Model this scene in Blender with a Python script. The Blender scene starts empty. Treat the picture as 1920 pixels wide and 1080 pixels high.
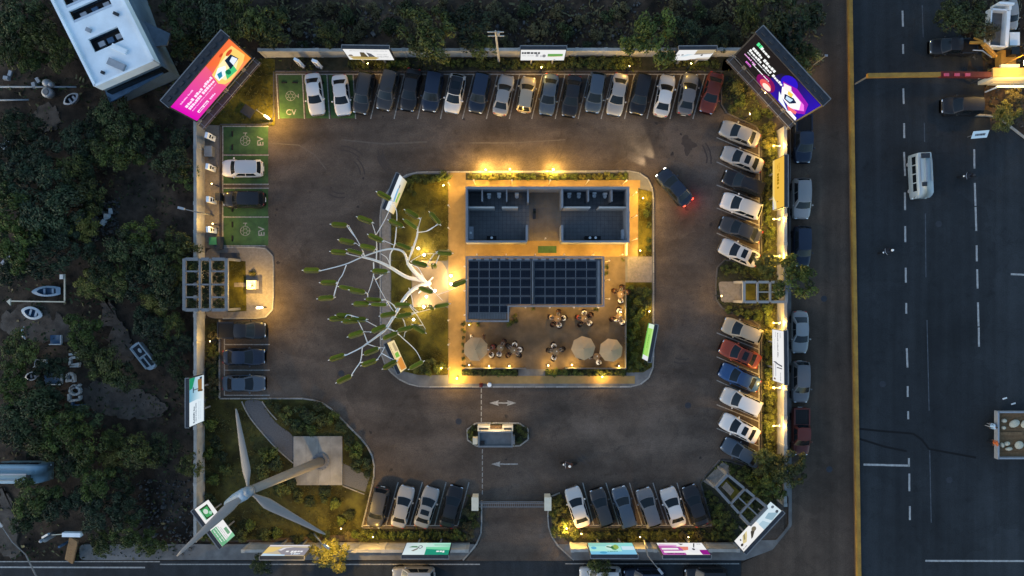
import bpy, bmesh, math, random
from mathutils import Vector, Matrix
R = math.radians
sc = bpy.context.scene
col = sc.collection
random.seed(7)

# ------------------------------------------------------------------ camera, sky, sun, exposure
H = 74.0            # drone height in metres
S = 17.3            # photograph pixels per metre of ground
def G(px, py, h=0.0):
    k = (H - h) / H / S
    return Vector(((px - 960.0) * k, (540.0 - py) * k, h))

cam = bpy.data.cameras.new('camera')
cam.sensor_width = 36.0
cam.lens = 36.0 * H / (1920.0 / S)
cam.clip_end = 6000.0
camo = bpy.data.objects.new('camera', cam)
col.objects.link(camo)
camo.location = (0, 0, H)
sc.camera = camo

world = bpy.data.worlds.new('World')
sc.world = world
world.use_nodes = True
wn = world.node_tree.nodes
sky = wn.new('ShaderNodeTexSky')
sky.sky_type = 'NISHITA'
sky.sun_disc = False
SUN_EL, SUN_AZ = 10.0, 250.0
sky.sun_elevation = R(SUN_EL)
sky.sun_rotation = R(SUN_AZ)
sky.ozone_density = 2.1
sky.dust_density = 0.5
wn['Background'].inputs['Strength'].default_value = 0.135
world.node_tree.links.new(sky.outputs[0], wn['Background'].inputs['Color'])

sun = bpy.data.lights.new('sun', 'SUN')
sun.energy = 0.20
sun.angle = R(25)
sun.color = (1.0, 0.86, 0.66)
suno = bpy.data.objects.new('sun', sun)
col.objects.link(suno)
sdir = Vector((math.sin(R(SUN_AZ)) * math.cos(R(32)), math.cos(R(SUN_AZ)) * math.cos(R(32)), math.sin(R(32))))
suno.rotation_euler = sdir.to_track_quat('Z', 'Y').to_euler()

sc.view_settings.view_transform = 'Standard'
sc.view_settings.look = 'None'
sc.view_settings.gamma = 1.0
sc.view_settings.use_curve_mapping = False
sc.view_settings.exposure = 1.72
LP = 1.2            # common factor on the lit lamps
WARM = (1.0, 0.60, 0.12)
PALE = (1.0, 0.78, 0.48)

# ------------------------------------------------------------------ materials
def lin(c):
    return tuple(((v / 255.0) / 12.92 if v / 255.0 <= 0.04045 else ((v / 255.0 + 0.055) / 1.055) ** 2.4) for v in c)

MATS = {}
def mat(name, c, rough=0.7, metal=0.0, var=0.0, scale=3.0, bump=0.0, bscale=40.0, c2=None, coat=0.0, emit=None, es=0.0, spots=0.0, sscale=0.25, coords='Object', spec=None, objvar=0.0, worn=None):
    if name in MATS: return MATS[name]
    m = bpy.data.materials.new(name); m.use_nodes = True
    nt = m.node_tree; n = nt.nodes; L = nt.links
    b = n['Principled BSDF']
    b.inputs['Base Color'].default_value = (*c, 1)
    b.inputs['Roughness'].default_value = rough
    b.inputs['Metallic'].default_value = metal
    if spec is None and rough >= 0.6: spec = 0.15
    if spec is not None: b.inputs['Specular IOR Level'].default_value = spec
    if coat: b.inputs['Coat Weight'].default_value = coat; b.inputs['Coat Roughness'].default_value = 0.08
    if emit: b.inputs['Emission Color'].default_value = (*emit, 1); b.inputs['Emission Strength'].default_value = es
    src = None
    tc = n.new('ShaderNodeTexCoord')
    if var or c2:
        c2 = c2 or tuple(v * (1 - var) for v in c)
        nz = n.new('ShaderNodeTexNoise'); nz.inputs['Scale'].default_value = scale; nz.inputs['Detail'].default_value = 6; nz.inputs['Roughness'].default_value = 0.65
        L.new(tc.outputs[coords], nz.inputs['Vector'])
        rp = n.new('ShaderNodeValToRGB'); rp.color_ramp.elements[0].position = 0.32; rp.color_ramp.elements[1].position = 0.68
        rp.color_ramp.elements[0].color = (*c2, 1); rp.color_ramp.elements[1].color = (*c, 1)
        L.new(nz.outputs['Fac'], rp.inputs['Fac']); src = rp.outputs['Color']
    if spots and src:
        nz2 = n.new('ShaderNodeTexNoise'); nz2.inputs['Scale'].default_value = sscale; nz2.inputs['Detail'].default_value = 5
        nz2.inputs['Distortion'].default_value = 0.6
        L.new(tc.outputs[coords], nz2.inputs['Vector'])
        mr = n.new('ShaderNodeMapRange'); mr.inputs['From Min'].default_value = 0.35; mr.inputs['From Max'].default_value = 0.65
        mr.inputs['To Min'].default_value = 1 - spots; mr.inputs['To Max'].default_value = 1 + spots
        L.new(nz2.outputs['Fac'], mr.inputs['Value'])
        mx = n.new('ShaderNodeMix'); mx.data_type = 'RGBA'; mx.blend_type = 'MULTIPLY'; mx.inputs['Factor'].default_value = 1
        L.new(src, mx.inputs['A']); L.new(mr.outputs['Result'], mx.inputs['B']); src = mx.outputs['Result']
    if objvar:
        oi = n.new('ShaderNodeObjectInfo'); mr = n.new('ShaderNodeMapRange')
        mr.inputs['To Min'].default_value = 1 - objvar; mr.inputs['To Max'].default_value = 1 + objvar
        L.new(oi.outputs['Random'], mr.inputs['Value'])
        mx = n.new('ShaderNodeMix'); mx.data_type = 'RGBA'; mx.blend_type = 'MULTIPLY'; mx.inputs['Factor'].default_value = 1
        if src: L.new(src, mx.inputs['A'])
        else: mx.inputs['A'].default_value = (*c, 1)
        L.new(mr.outputs['Result'], mx.inputs['B']); src = mx.outputs['Result']
    if src: L.new(src, b.inputs['Base Color'])
    if bump:
        bz = n.new('ShaderNodeTexNoise'); bz.inputs['Scale'].default_value = bscale; bz.inputs['Detail'].default_value = 4
        L.new(tc.outputs[coords], bz.inputs['Vector'])
        bm_ = n.new('ShaderNodeBump'); bm_.inputs['Strength'].default_value = bump; bm_.inputs['Distance'].default_value = 0.05
        L.new(bz.outputs['Fac'], bm_.inputs['Height']); L.new(bm_.outputs['Normal'], b.inputs['Normal'])
    if worn:      # seams, cracks, repair patches and speckle of old asphalt
        b_in = b.inputs['Base Color'].links[0].from_socket
        def mul(a, fac):
            mx = n.new('ShaderNodeMix'); mx.data_type = 'RGBA'; mx.blend_type = 'MULTIPLY'; mx.inputs['Factor'].default_value = 1
            L.new(a, mx.inputs['A']); L.new(fac, mx.inputs['B']); return mx.outputs['Result']
        def rng(sock, a0, a1, b0, b1):
            mr = n.new('ShaderNodeMapRange'); mr.inputs['From Min'].default_value = a0; mr.inputs['From Max'].default_value = a1; mr.inputs['To Min'].default_value = b0; mr.inputs['To Max'].default_value = b1
            L.new(sock, mr.inputs['Value']); return mr.outputs['Result']
        wz = n.new('ShaderNodeTexNoise'); wz.inputs['Scale'].default_value = .7; wz.inputs['Detail'].default_value = 5; L.new(tc.outputs[coords], wz.inputs['Vector'])
        va = n.new('ShaderNodeMix'); va.data_type = 'VECTOR'; va.inputs['Factor'].default_value = .06; L.new(tc.outputs[coords], va.inputs['A'])
        sv = n.new('ShaderNodeVectorMath'); sv.operation = 'SCALE'; sv.inputs['Scale'].default_value = 14; L.new(wz.outputs['Color'], sv.inputs[0])
        av = n.new('ShaderNodeVectorMath'); av.operation = 'ADD'; L.new(tc.outputs[coords], av.inputs[0]); sv.inputs['Scale'].default_value = 2.2; L.new(sv.outputs[0], av.inputs[1])
        vo = n.new('ShaderNodeTexVoronoi'); vo.feature = 'DISTANCE_TO_EDGE'; vo.inputs['Scale'].default_value = .13; L.new(av.outputs[0], vo.inputs['Vector'])
        b_in = mul(b_in, rng(vo.outputs['Distance'], .002, .010, .86, 1))
        vc = n.new('ShaderNodeTexVoronoi'); vc.inputs['Scale'].default_value = .09; L.new(av.outputs[0], vc.inputs['Vector'])
        sp_ = n.new('ShaderNodeSeparateColor'); L.new(vc.outputs['Color'], sp_.inputs[0]); b_in = mul(b_in, rng(sp_.outputs[0], 0, 1, .86, 1.12))
        fz = n.new('ShaderNodeTexNoise'); fz.inputs['Scale'].default_value = 9; fz.inputs['Detail'].default_value = 3; L.new(tc.outputs[coords], fz.inputs['Vector']); b_in = mul(b_in, rng(fz.outputs['Fac'], .3, .7, .80, 1.2))
        oz = n.new('ShaderNodeTexNoise'); oz.inputs['Scale'].default_value = .9; oz.inputs['Detail'].default_value = 4; L.new(av.outputs[0], oz.inputs['Vector']); b_in = mul(b_in, rng(oz.outputs['Fac'], .60, .76, 1, .72))
        mp = n.new('ShaderNodeMapping'); mp.inputs['Scale'].default_value = worn; L.new(tc.outputs[coords], mp.inputs['Vector'])
        st = n.new('ShaderNodeTexNoise'); st.inputs['Scale'].default_value = 1; st.inputs['Detail'].default_value = 4; L.new(mp.outputs[0], st.inputs['Vector']); b_in = mul(b_in, rng(st.outputs['Fac'], .3, .7, .76, 1.24))
        L.new(b_in, b.inputs['Base Color'])
    MATS[name] = m
    return m

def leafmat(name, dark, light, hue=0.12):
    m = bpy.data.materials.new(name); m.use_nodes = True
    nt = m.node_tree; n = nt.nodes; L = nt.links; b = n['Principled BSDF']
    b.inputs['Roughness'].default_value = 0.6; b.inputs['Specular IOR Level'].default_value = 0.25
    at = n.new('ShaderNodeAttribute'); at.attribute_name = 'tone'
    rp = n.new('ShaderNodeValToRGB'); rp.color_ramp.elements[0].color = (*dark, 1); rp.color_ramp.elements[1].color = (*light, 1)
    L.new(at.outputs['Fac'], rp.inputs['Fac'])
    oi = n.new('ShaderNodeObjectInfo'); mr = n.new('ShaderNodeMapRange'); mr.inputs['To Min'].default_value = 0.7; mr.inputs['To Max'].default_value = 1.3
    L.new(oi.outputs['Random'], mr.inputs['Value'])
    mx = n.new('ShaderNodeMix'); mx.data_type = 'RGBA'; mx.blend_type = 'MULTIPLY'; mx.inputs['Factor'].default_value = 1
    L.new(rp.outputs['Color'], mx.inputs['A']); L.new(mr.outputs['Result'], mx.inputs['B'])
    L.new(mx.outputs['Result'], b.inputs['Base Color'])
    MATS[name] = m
    return m

M_ASPH = mat('asphalt_lot', (0.084, 0.064, 0.050), 0.85, var=0.22, scale=1.1, bump=0.25, bscale=30, spots=0.26, sscale=0.16, worn=(.12, .5, 1))
M_ROAD = mat('asphalt_road', (0.024, 0.027, 0.030), 0.8, var=0.2, scale=0.9, bump=0.2, bscale=30, spots=0.2, sscale=0.1, worn=(.8, .03, 1))
M_LAWN2 = mat('lawn_dark', (0.058, 0.054, 0.013), 0.95, c2=(0.026, 0.024, 0.009), scale=0.8, bump=0.6, bscale=18, spots=0.5, sscale=0.4)
M_LANE = mat('asphalt_side_lane', (0.072, 0.050, 0.036), 0.85, var=0.22, scale=0.9, bump=0.2, bscale=30, spots=0.24, sscale=0.12, worn=(.8, .04, 1))
M_DIRT = mat('dirt', (0.075, 0.052, 0.036), 0.95, c2=(0.012, 0.010, 0.008), scale=0.55, bump=0.8, bscale=6, spots=0.45, sscale=0.12)
M_PATHD = mat('bare_earth', (0.115, 0.092, 0.075), 0.95, c2=(0.045, 0.035, 0.028), scale=0.7, bump=0.6, bscale=9)
M_RUBB = mat('rubble_grey', (0.13, 0.125, 0.12), 0.9, var=0.7, scale=2.0, objvar=0.2)
M_CONC = mat('concrete', (0.34, 0.32, 0.29), 0.85, var=0.25, scale=1.2, bump=0.15, spots=0.12, sscale=0.5)
M_CONCD = mat('concrete_dark', (0.15, 0.145, 0.14), 0.85, var=0.3, scale=1.0, bump=0.2, spots=0.2, sscale=0.4)
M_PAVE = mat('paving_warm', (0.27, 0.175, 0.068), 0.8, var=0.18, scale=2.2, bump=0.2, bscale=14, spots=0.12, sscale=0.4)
M_PATIO = mat('patio_floor', (0.135, 0.100, 0.064), 0.75, var=0.3, scale=1.3, bump=0.15, spots=0.25, sscale=0.35)
M_STAMP = mat('stamped_concrete', (0.22, 0.19, 0.16), 0.85, var=0.35, scale=4.0, bump=0.5, bscale=10)
M_GRAVEL = mat('gravel_path', (0.11, 0.11, 0.115), 0.9, var=0.4, scale=9.0, bump=0.6, bscale=25)
M_PLINTH = mat('plinth_concrete', (0.24, 0.225, 0.20), 0.85, var=0.3, scale=1.0, spots=.2, sscale=.5)
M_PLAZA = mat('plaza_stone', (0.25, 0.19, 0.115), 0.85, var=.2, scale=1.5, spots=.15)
M_CHAIR = mat('chair_dark_wood', (0.045, 0.022, 0.012), 0.7, var=.3)
M_TABLE = mat('table_wood', (0.30, 0.20, 0.10), 0.6, var=.2)
M_KERB = mat('kerb_concrete', (0.33, 0.31, 0.28), 0.85, var=0.4, scale=2.0, objvar=0.2)
M_KERBD = mat('kerb_dark', (0.10, 0.09, 0.085), 0.85, var=0.3, scale=2.0, objvar=0.2)
M_WALL = mat('wall_render', (0.34, 0.32, 0.29), 0.9, var=0.35, scale=0.8, bump=0.15, objvar=0.10)
M_SOIL = mat('soil', (0.045, 0.040, 0.026), 0.95, c2=(0.020, 0.022, 0.012), scale=2.0, bump=0.6, bscale=12)
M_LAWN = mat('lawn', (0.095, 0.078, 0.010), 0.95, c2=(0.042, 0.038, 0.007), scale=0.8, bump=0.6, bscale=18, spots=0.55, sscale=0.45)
M_LINE = mat('line_paint', (0.38, 0.36, 0.33), 0.7, c2=(0.15, 0.135, 0.12), scale=3.5)
M_LINEW = mat('road_line_paint', (0.40, 0.39, 0.37), 0.7, c2=(0.20, 0.19, 0.18), scale=2.5)
M_GREEN = mat('green_bay_paint', (0.052, 0.108, 0.036), 0.8, c2=(0.030, 0.060, 0.026), scale=1.2, spots=0.15)
M_YEL = mat('yellow_paint', (0.40, 0.215, 0.04), 0.7, c2=(0.24, 0.125, 0.03), scale=1.5)
M_WHITE = mat('white_paint', (0.78, 0.78, 0.77), 0.6, var=0.12, scale=1.5)
M_CREAM = mat('cream_render', (0.62, 0.55, 0.42), 0.8, var=0.15, scale=1.5)
M_GREY = mat('grey_metal', (0.30, 0.31, 0.33), 0.5, metal=0.3, var=0.2, scale=2)
M_STEEL = mat('steel_beam', (0.17, 0.17, 0.175), 0.6, var=0.25, scale=2)
M_DARK = mat('dark_metal', (0.035, 0.038, 0.045), 0.6, var=0.3, scale=2)
M_BLACK = mat('black_rubber', (0.012, 0.012, 0.013), 0.7)
M_GLASS = mat('car_glass', (0.006, 0.009, 0.012), 0.12, spec=0.30)
M_CHROME = mat('headlight_glass', (0.7, 0.72, 0.75), 0.15, metal=0.6)
M_TAIL = mat('tail_light_glass', (0.28, 0.015, 0.012), 0.2)
M_TILE = mat('floor_tile_grey', (0.115, 0.112, 0.112), 0.5, var=0.25, scale=1.4, spots=0.1)
M_ROOFD = mat('roof_membrane', (0.13, 0.13, 0.13), 0.7, var=0.3, scale=1.5)
M_PANEL = mat('solar_cell', (0.007, 0.011, 0.019), 0.4, c2=(0.004, 0.007, 0.013), scale=1.2, spec=0.08)
M_ALU = mat('aluminium', (0.55, 0.57, 0.6), 0.4, metal=0.6)
M_WOOD = mat('wood', (0.20, 0.12, 0.06), 0.8, var=0.4, scale=4)
M_BARK = mat('bark', (0.07, 0.05, 0.035), 0.95, var=0.4, scale=6)
M_CANVAS = mat('umbrella_canvas', (0.40, 0.265, 0.14), 0.9, var=0.1, scale=3)
M_TURB = mat('turbine_white', (0.195, 0.168, 0.145), 0.5, var=0.1, scale=1.0)
M_WTREE = mat('wind_tree_white', (0.72, 0.70, 0.66), 0.4)
M_VANE = mat('vane_green', (0.125, 0.135, 0.010), 0.55, spec=0.1, var=0.3, scale=3, objvar=0.25)
M_VANEI = mat('vane_inner_cream', (0.52, 0.40, 0.13), 0.5)
M_BLUE = mat('blue_sheet', (0.05, 0.10, 0.17), 0.7, var=0.3, scale=1.5)
M_RED = mat('red_paint', (0.13, 0.022, 0.02), 0.6, var=0.4, scale=2)
M_GBIN = mat('green_plastic', (0.03, 0.16, 0.06), 0.5)
M_SKIN = mat('skin', (0.26, 0.14, 0.09), 0.6)
M_HAIR = mat('hair_black', (0.012, 0.010, 0.009), 0.5)
M_GLOW = mat('lamp_glow', (0.9, 0.8, 0.6), 0.5, emit=(1.0, 0.80, 0.48), es=3.0)
M_GLOWW = mat('lamp_glow_white', (0.9, 0.9, 0.9), 0.5, emit=(1.0, 0.88, 0.68), es=5.0)
M_HEADON = mat('headlight_on', (0.9, 0.9, 0.9), 0.3, emit=(1.0, 0.9, 0.72), es=3.0)
M_TAILON = mat('tail_light_on', (0.4, 0.02, 0.02), 0.3, emit=(1.0, 0.05, 0.02), es=2.5)
LEAF = {
 'dark': leafmat('leaf_dark', (0.003, 0.006, 0.002), (0.044, 0.060, 0.018)),
 'cool': leafmat('leaf_cool', (0.003, 0.006, 0.003), (0.036, 0.054, 0.022)),
 'mid':  leafmat('leaf_mid', (0.010, 0.016, 0.004), (0.100, 0.108, 0.022)),
 'yel':  leafmat('leaf_yellow', (0.045, 0.050, 0.008), (0.17, 0.15, 0.030)),
 'dry':  leafmat('leaf_dry', (0.035, 0.030, 0.014), (0.10, 0.085, 0.035)),
 'grassd': leafmat('grass_blade_dark', (0.020, 0.022, 0.006), (0.075, 0.072, 0.018)),
 'grass': leafmat('grass_blade', (0.035, 0.032, 0.005), (0.115, 0.095, 0.014)),
 'lush': leafmat('leaf_lush', (0.012, 0.022, 0.004), (0.100, 0.122, 0.020)),
}
# flat print and lit screens: colour comes from the print itself
def printmat(name, es):
    m = bpy.data.materials.new(name); m.use_nodes = True
    nt = m.node_tree; n = nt.nodes; L = nt.links; b = n['Principled BSDF']
    at = n.new('ShaderNodeAttribute'); at.attribute_name = 'ink'
    b.inputs['Base Color'].default_value = (0, 0, 0, 1); b.inputs['Specular IOR Level'].default_value = 0
    L.new(at.outputs['Color'], b.inputs['Emission Color'])
    b.inputs['Emission Strength'].default_value = es; b.inputs['Roughness'].default_value = 0.5
    MATS[name] = m
    return m
M_LED = printmat('led_screen', 0.35)
M_LIT = printmat('backlit_print', 0.285)
M_PRINT = printmat('plain_print', 0.0)

PAINTS = {}
def paint(key, c, metal=0.1, rough=0.36):
    if key not in PAINTS:
        PAINTS[key] = mat('car_paint_' + key, c, rough, metal=metal, coat=0.22, spec=0.3, objvar=0.18)
    return PAINTS[key]
PC = dict(white=(0.47, 0.45, 0.43), silver=(0.235, 0.228, 0.22), beige=(0.24, 0.205, 0.155), grey=(0.10, 0.10, 0.105), dgrey=(0.030, 0.030, 0.032), black=(0.012, 0.012, 0.014),
          navy=(0.010, 0.017, 0.034), slate=(0.045, 0.062, 0.085), blue=(0.018, 0.050, 0.13), red=(0.16, 0.020, 0.012), orange=(0.19, 0.036, 0.018), maroon=(0.085, 0.018, 0.012))
for k_, v_ in PC.items():
    paint(k_, v_, 0.0 if k_ == 'white' else 0.1)

# ------------------------------------------------------------------ mesh helpers
class MB:
    def __init__(s): s.v = []; s.f = []; s.m = []; s.c = []
    def add(s, vs, fs, mi=0, ink=None):
        o = len(s.v); s.v += [tuple(p) for p in vs]
        for f in fs:
            s.f.append([i + o for i in f]); s.m.append(mi); s.c.append(ink)
        return s
    def box(s, cx, cy, z0, sx, sy, sz, rz=0, mi=0, taper=1.0):
        c, n = math.cos(rz), math.sin(rz); vs = []
        for k, z in ((1, z0), (taper, z0 + sz)):
            for ax, ay in ((-1, -1), (1, -1), (1, 1), (-1, 1)):
                x, y = ax * sx / 2 * k, ay * sy / 2 * k
                vs.append((cx + x * c - y * n, cy + x * n + y * c, z))
        return s.add(vs, [(3, 2, 1, 0), (4, 5, 6, 7), (0, 1, 5, 4), (1, 2, 6, 5), (2, 3, 7, 6), (3, 0, 4, 7)], mi)
    def bar(s, a, b, w, h, mi=0):        # box-section beam from a to b
        a, b = Vector(a), Vector(b); d = (b - a).normalized()
        up = Vector((0, 0, 1)) if abs(d.z) < 0.95 else Vector((0, 1, 0))
        x = d.cross(up).normalized(); y = x.cross(d).normalized(); vs = []
        for p in (a, b):
            for ax, ay in ((-1, -1), (1, -1), (1, 1), (-1, 1)):
                vs.append(p + x * ax * w / 2 + y * ay * h / 2)
        return s.add(vs, [(3, 2, 1, 0), (4, 5, 6, 7), (0, 1, 5, 4), (1, 2, 6, 5), (2, 3, 7, 6), (3, 0, 4, 7)], mi)
    def prism(s, poly, z0, z1, mi=0):
        n = len(poly)
        ar = sum(poly[i][0] * poly[(i + 1) % n][1] - poly[(i + 1) % n][0] * poly[i][1] for i in range(n))
        if ar < 0: poly = poly[::-1]
        vs = [(p[0], p[1], z0) for p in poly] + [(p[0], p[1], z1) for p in poly]
        fs = [tuple(range(n, 2 * n)), tuple(range(n - 1, -1, -1))] + [(i, (i + 1) % n, n + (i + 1) % n, n + i) for i in range(n)]
        return s.add(vs, fs, mi)
    def sheet(s, poly, z, mi=0):
        n = len(poly)
        ar = sum(poly[i][0] * poly[(i + 1) % n][1] - poly[(i + 1) % n][0] * poly[i][1] for i in range(n))
        if ar < 0: poly = poly[::-1]
        return s.add([(p[0], p[1], z) for p in poly], [tuple(range(n))], mi)
    def tube(s, path, radii, n=8, mi=0, cap=True):
        path = [Vector(p) for p in path]; vs = []
        if not hasattr(radii, '__len__'): radii = [radii] * len(path)
        ref = Vector((0.31, 0.52, 0.8)).normalized()
        for i, p in enumerate(path):
            d = (path[min(i + 1, len(path) - 1)] - path[max(i - 1, 0)]).normalized()
            x = d.cross(ref)
            if x.length < 1e-3: x = d.cross(Vector((1, 0, 0)))
            x.normalize(); y = d.cross(x)
            for k in range(n):
                a = 2 * math.pi * k / n
                vs.append(p + (x * math.cos(a) + y * math.sin(a)) * radii[i])
        fs = []
        for i in range(len(path) - 1):
            for k in range(n):
                fs.append((i * n + k, i * n + (k + 1) % n, (i + 1) * n + (k + 1) % n, (i + 1) * n + k))
        if cap:
            fs.append(tuple(range(n - 1, -1, -1))); fs.append(tuple(range((len(path) - 1) * n, len(path) * n)))
        return s.add(vs, fs, mi)
    def lathe(s, prof, cx=0, cy=0, z=0, n=12, mi=0):
        vs = []; fs = []
        for r, h in prof:
            for k in range(n):
                a = 2 * math.pi * k / n
                vs.append((cx + r * math.cos(a), cy + r * math.sin(a), z + h))
        for i in range(len(prof) - 1):
            for k in range(n):
                fs.append((i * n + k, i * n + (k + 1) % n, (i + 1) * n + (k + 1) % n, (i + 1) * n + k))
        fs.append(tuple(range(n - 1, -1, -1))); fs.append(tuple(range((len(prof) - 1) * n, len(prof) * n)))
        return s.add(vs, fs, mi)
    def ball(s, c, r, n=8, m=6, mi=0):
        if not hasattr(r, '__len__'): r = (r, r, r)
        vs = [(c[0], c[1], c[2] + r[2])]; fs = []
        for i in range(1, m):
            t = math.pi * i / m
            for k in range(n):
                a = 2 * math.pi * k / n
                vs.append((c[0] + r[0] * math.sin(t) * math.cos(a), c[1] + r[1] * math.sin(t) * math.sin(a), c[2] + r[2] * math.cos(t)))
        vs.append((c[0], c[1], c[2] - r[2]))
        for k in range(n):
            fs.append((0, 1 + k, 1 + (k + 1) % n))
            fs.append((len(vs) - 1, 1 + (m - 2) * n + (k + 1) % n, 1 + (m - 2) * n + k))
        for i in range(m - 2):
            for k in range(n):
                fs.append((1 + i * n + k, 1 + (i + 1) * n + k, 1 + (i + 1) * n + (k + 1) % n, 1 + i * n + (k + 1) % n))
        return s.add(vs, fs, mi)
    def grid(s, fn, nu, nv, mi=0, flip=False):
        vs = [fn(i / nu, j / nv) for j in range(nv + 1) for i in range(nu + 1)]; fs = []
        for j in range(nv):
            for i in range(nu):
                q = (j * (nu + 1) + i, j * (nu + 1) + i + 1, (j + 1) * (nu + 1) + i + 1, (j + 1) * (nu + 1) + i)
                fs.append(q[::-1] if flip else q)
        return s.add(vs, fs, mi)
    def mesh(s, name, mats, smooth=False, tone=None):
        me = bpy.data.meshes.new(name)
        me.from_pydata(s.v, [], s.f)
        for m in (mats if isinstance(mats, (list, tuple)) else [mats]): me.materials.append(m)
        if any(s.m): me.polygons.foreach_set('material_index', s.m)
        if any(c is not None for c in s.c):
            at = me.color_attributes.new('ink', 'FLOAT_COLOR', 'CORNER'); k = 0
            for i, p in enumerate(me.polygons):
                c = s.c[i] or (0.5, 0.5, 0.5)
                for j in range(p.loop_total):
                    q = c[j] if hasattr(c[0], '__len__') else c
                    at.data[p.loop_start + j].color = (*q, 1)
        if tone is not None:
            a = me.attributes.new('tone', 'FLOAT', 'FACE'); a.data.foreach_set('value', tone)
        if smooth: me.polygons.foreach_set('use_smooth', [True] * len(me.polygons))
        me.update()
        return me

def ob(name, data, parent=None, loc=(0, 0, 0), rz=0):
    o = bpy.data.objects.new(name, data); col.objects.link(o)
    o.location = loc; o.rotation_euler = (0, 0, rz)
    if parent: o.parent = parent
    return o
def tag(o, label, cat, group=None):
    o['label'] = label; o['category'] = cat
    if group: o['group'] = group
    return o
def thing(name, label, cat, loc=(0, 0, 0), rz=0, group=None):
    return tag(ob(name, None, None, loc, rz), label, cat, group)
def part(name, mb, mats, parent, smooth=False, label=None):
    o = ob(name, mb.mesh(name, mats, smooth), parent)
    if label: o['label'] = label
    return o
def solo(name, mb, mats, label, cat, loc=(0, 0, 0), rz=0, group=None, smooth=False):
    return tag(ob(name, mb.mesh(name, mats, smooth), None, loc, rz), label, cat, group)
def struct(name, mb, mats, kind='structure', smooth=False):
    o = ob(name, mb.mesh(name, mats, smooth)); o['kind'] = kind
    return o
def dup(root, loc, rz=None, label=None, scale=None):
    r = root.copy(); col.objects.link(r); r.location = loc
    if rz is not None: r.rotation_euler = (0, 0, rz)
    if scale is not None: r.scale = (scale,) * 3 if not hasattr(scale, '__len__') else scale
    if label: r['label'] = label
    for ch in list(root.children):
        c = ch.copy(); col.objects.link(c); c.parent = r
        for g in list(ch.children):
            d = g.copy(); col.objects.link(d); d.parent = c
    return r
def light(parent, loc, power, color=WARM, r=0.12, kind='POINT', rot=None, spot=None, name='lamp_light'):
    l = bpy.data.lights.new(name, kind); l.energy = power * LP; l.color = color
    l.shadow_soft_size = r
    if kind == 'SPOT': l.spot_size = R(spot or 120); l.spot_blend = 0.8
    o = bpy.data.objects.new(name, l); col.objects.link(o); o.location = loc
    if rot: o.rotation_euler = rot
    if parent: o.parent = parent
    return o
ORD = ['first', 'second', 'third', 'fourth', 'fifth', 'sixth', 'seventh', 'eighth', 'ninth', 'tenth', 'eleventh', 'twelfth', 'thirteenth', 'fourteenth', 'fifteenth', 'sixteenth', 'seventeenth', 'eighteenth', 'nineteenth', 'twentieth']
def nth(i):
    if i < 20: return ORD[i]
    t = ['twenty', 'thirty', 'forty', 'fifty', 'sixty', 'seventy', 'eighty', 'ninety'][(i + 1) // 10 - 2]
    u = (i + 1) % 10
    return (t + '-' + ORD[u - 1]) if u else t[:-1] + 'ieth'
def P(pts, h=0.0): return [tuple(G(x, y, h)[:2]) for x, y in pts]
def fillet(pts, r, closed=True, n=6):
    out = []; N = len(pts)
    for i, p in enumerate(pts):
        rr = p[2] if len(p) > 2 else r
        p = Vector(p[:2])
        if (not closed and i in (0, N - 1)) or rr <= 0: out.append(tuple(p)); continue
        a = Vector(pts[i - 1][:2]); b = Vector(pts[(i + 1) % N][:2])
        da, db = a - p, b - p
        d = min(rr, da.length * 0.49, db.length * 0.49)
        s0, s1 = p + da.normalized() * d, p + db.normalized() * d
        for k in range(n + 1):
            t = k / n
            out.append(tuple(s0 * (1 - t) ** 2 + p * 2 * t * (1 - t) + s1 * t * t))
    return out
def inside(x, y, poly):
    c = False; j = len(poly) - 1
    for i in range(len(poly)):
        if (poly[i][1] > y) != (poly[j][1] > y) and x < (poly[j][0] - poly[i][0]) * (y - poly[i][1]) / (poly[j][1] - poly[i][1] + 1e-12) + poly[i][0]: c = not c
        j = i
    return c

# ================================================================== SETTING
LOT = [(366, 228), (440, 100), (1380, 97), (1478, 228), (1478, 985), (1445, 1028), (1395, 1050), (1075, 1053), (870, 1053), (372, 1053)]
# terrain: a fine rough sheet under the picture, and a coarse ring out to the horizon
def terrain():
    lotp = P([(372, 222), (440, 108), (1375, 104), (1600, 104), (1600, 1200), (372, 1200), (372, 1000)])
    mb = MB(); nx, ny = 150, 96; x0, x1, y0, y1 = -62.0, 62.0, -38.0, 38.0
    from mathutils import noise
    vs = []
    for j in range(ny + 1):
        for i in range(nx + 1):
            x = x0 + (x1 - x0) * i / nx; y = y0 + (y1 - y0) * j / ny
            z = -0.08
            flat = inside(x, y, lotp) or y < -27.6 or (x > 28 and not (x > 49.5 and y > 17)) or i in (0, nx) or j in (0, ny)
            if not flat:
                z += 0.34 * noise.noise((x * 0.35, y * 0.35, 2.0)) + 0.16 * noise.noise((x * 1.1, y * 1.1, 5.0)) - 0.04
            vs.append((x, y, z))
    fs = [(j * (nx + 1) + i, j * (nx + 1) + i + 1, (j + 1) * (nx + 1) + i + 1, (j + 1) * (nx + 1) + i) for j in range(ny) for i in range(nx)]
    mb.add(vs, fs)
    B = 1800.0
    o = [(x0, y0), (x1, y0), (x1, y1), (x0, y1)]; q = [(-B, -B), (B, -B), (B, B), (-B, B)]
    for k in range(4):
        a, b, c, d = o[k], o[(k + 1) % 4], q[(k + 1) % 4], q[k]
        mb.add([(*d, -0.08), (*c, -0.08), (*b, -0.08), (*a, -0.08)], [(0, 1, 2, 3)])
    struct('terrain', mb, M_DIRT, smooth=True)
terrain()

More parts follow.
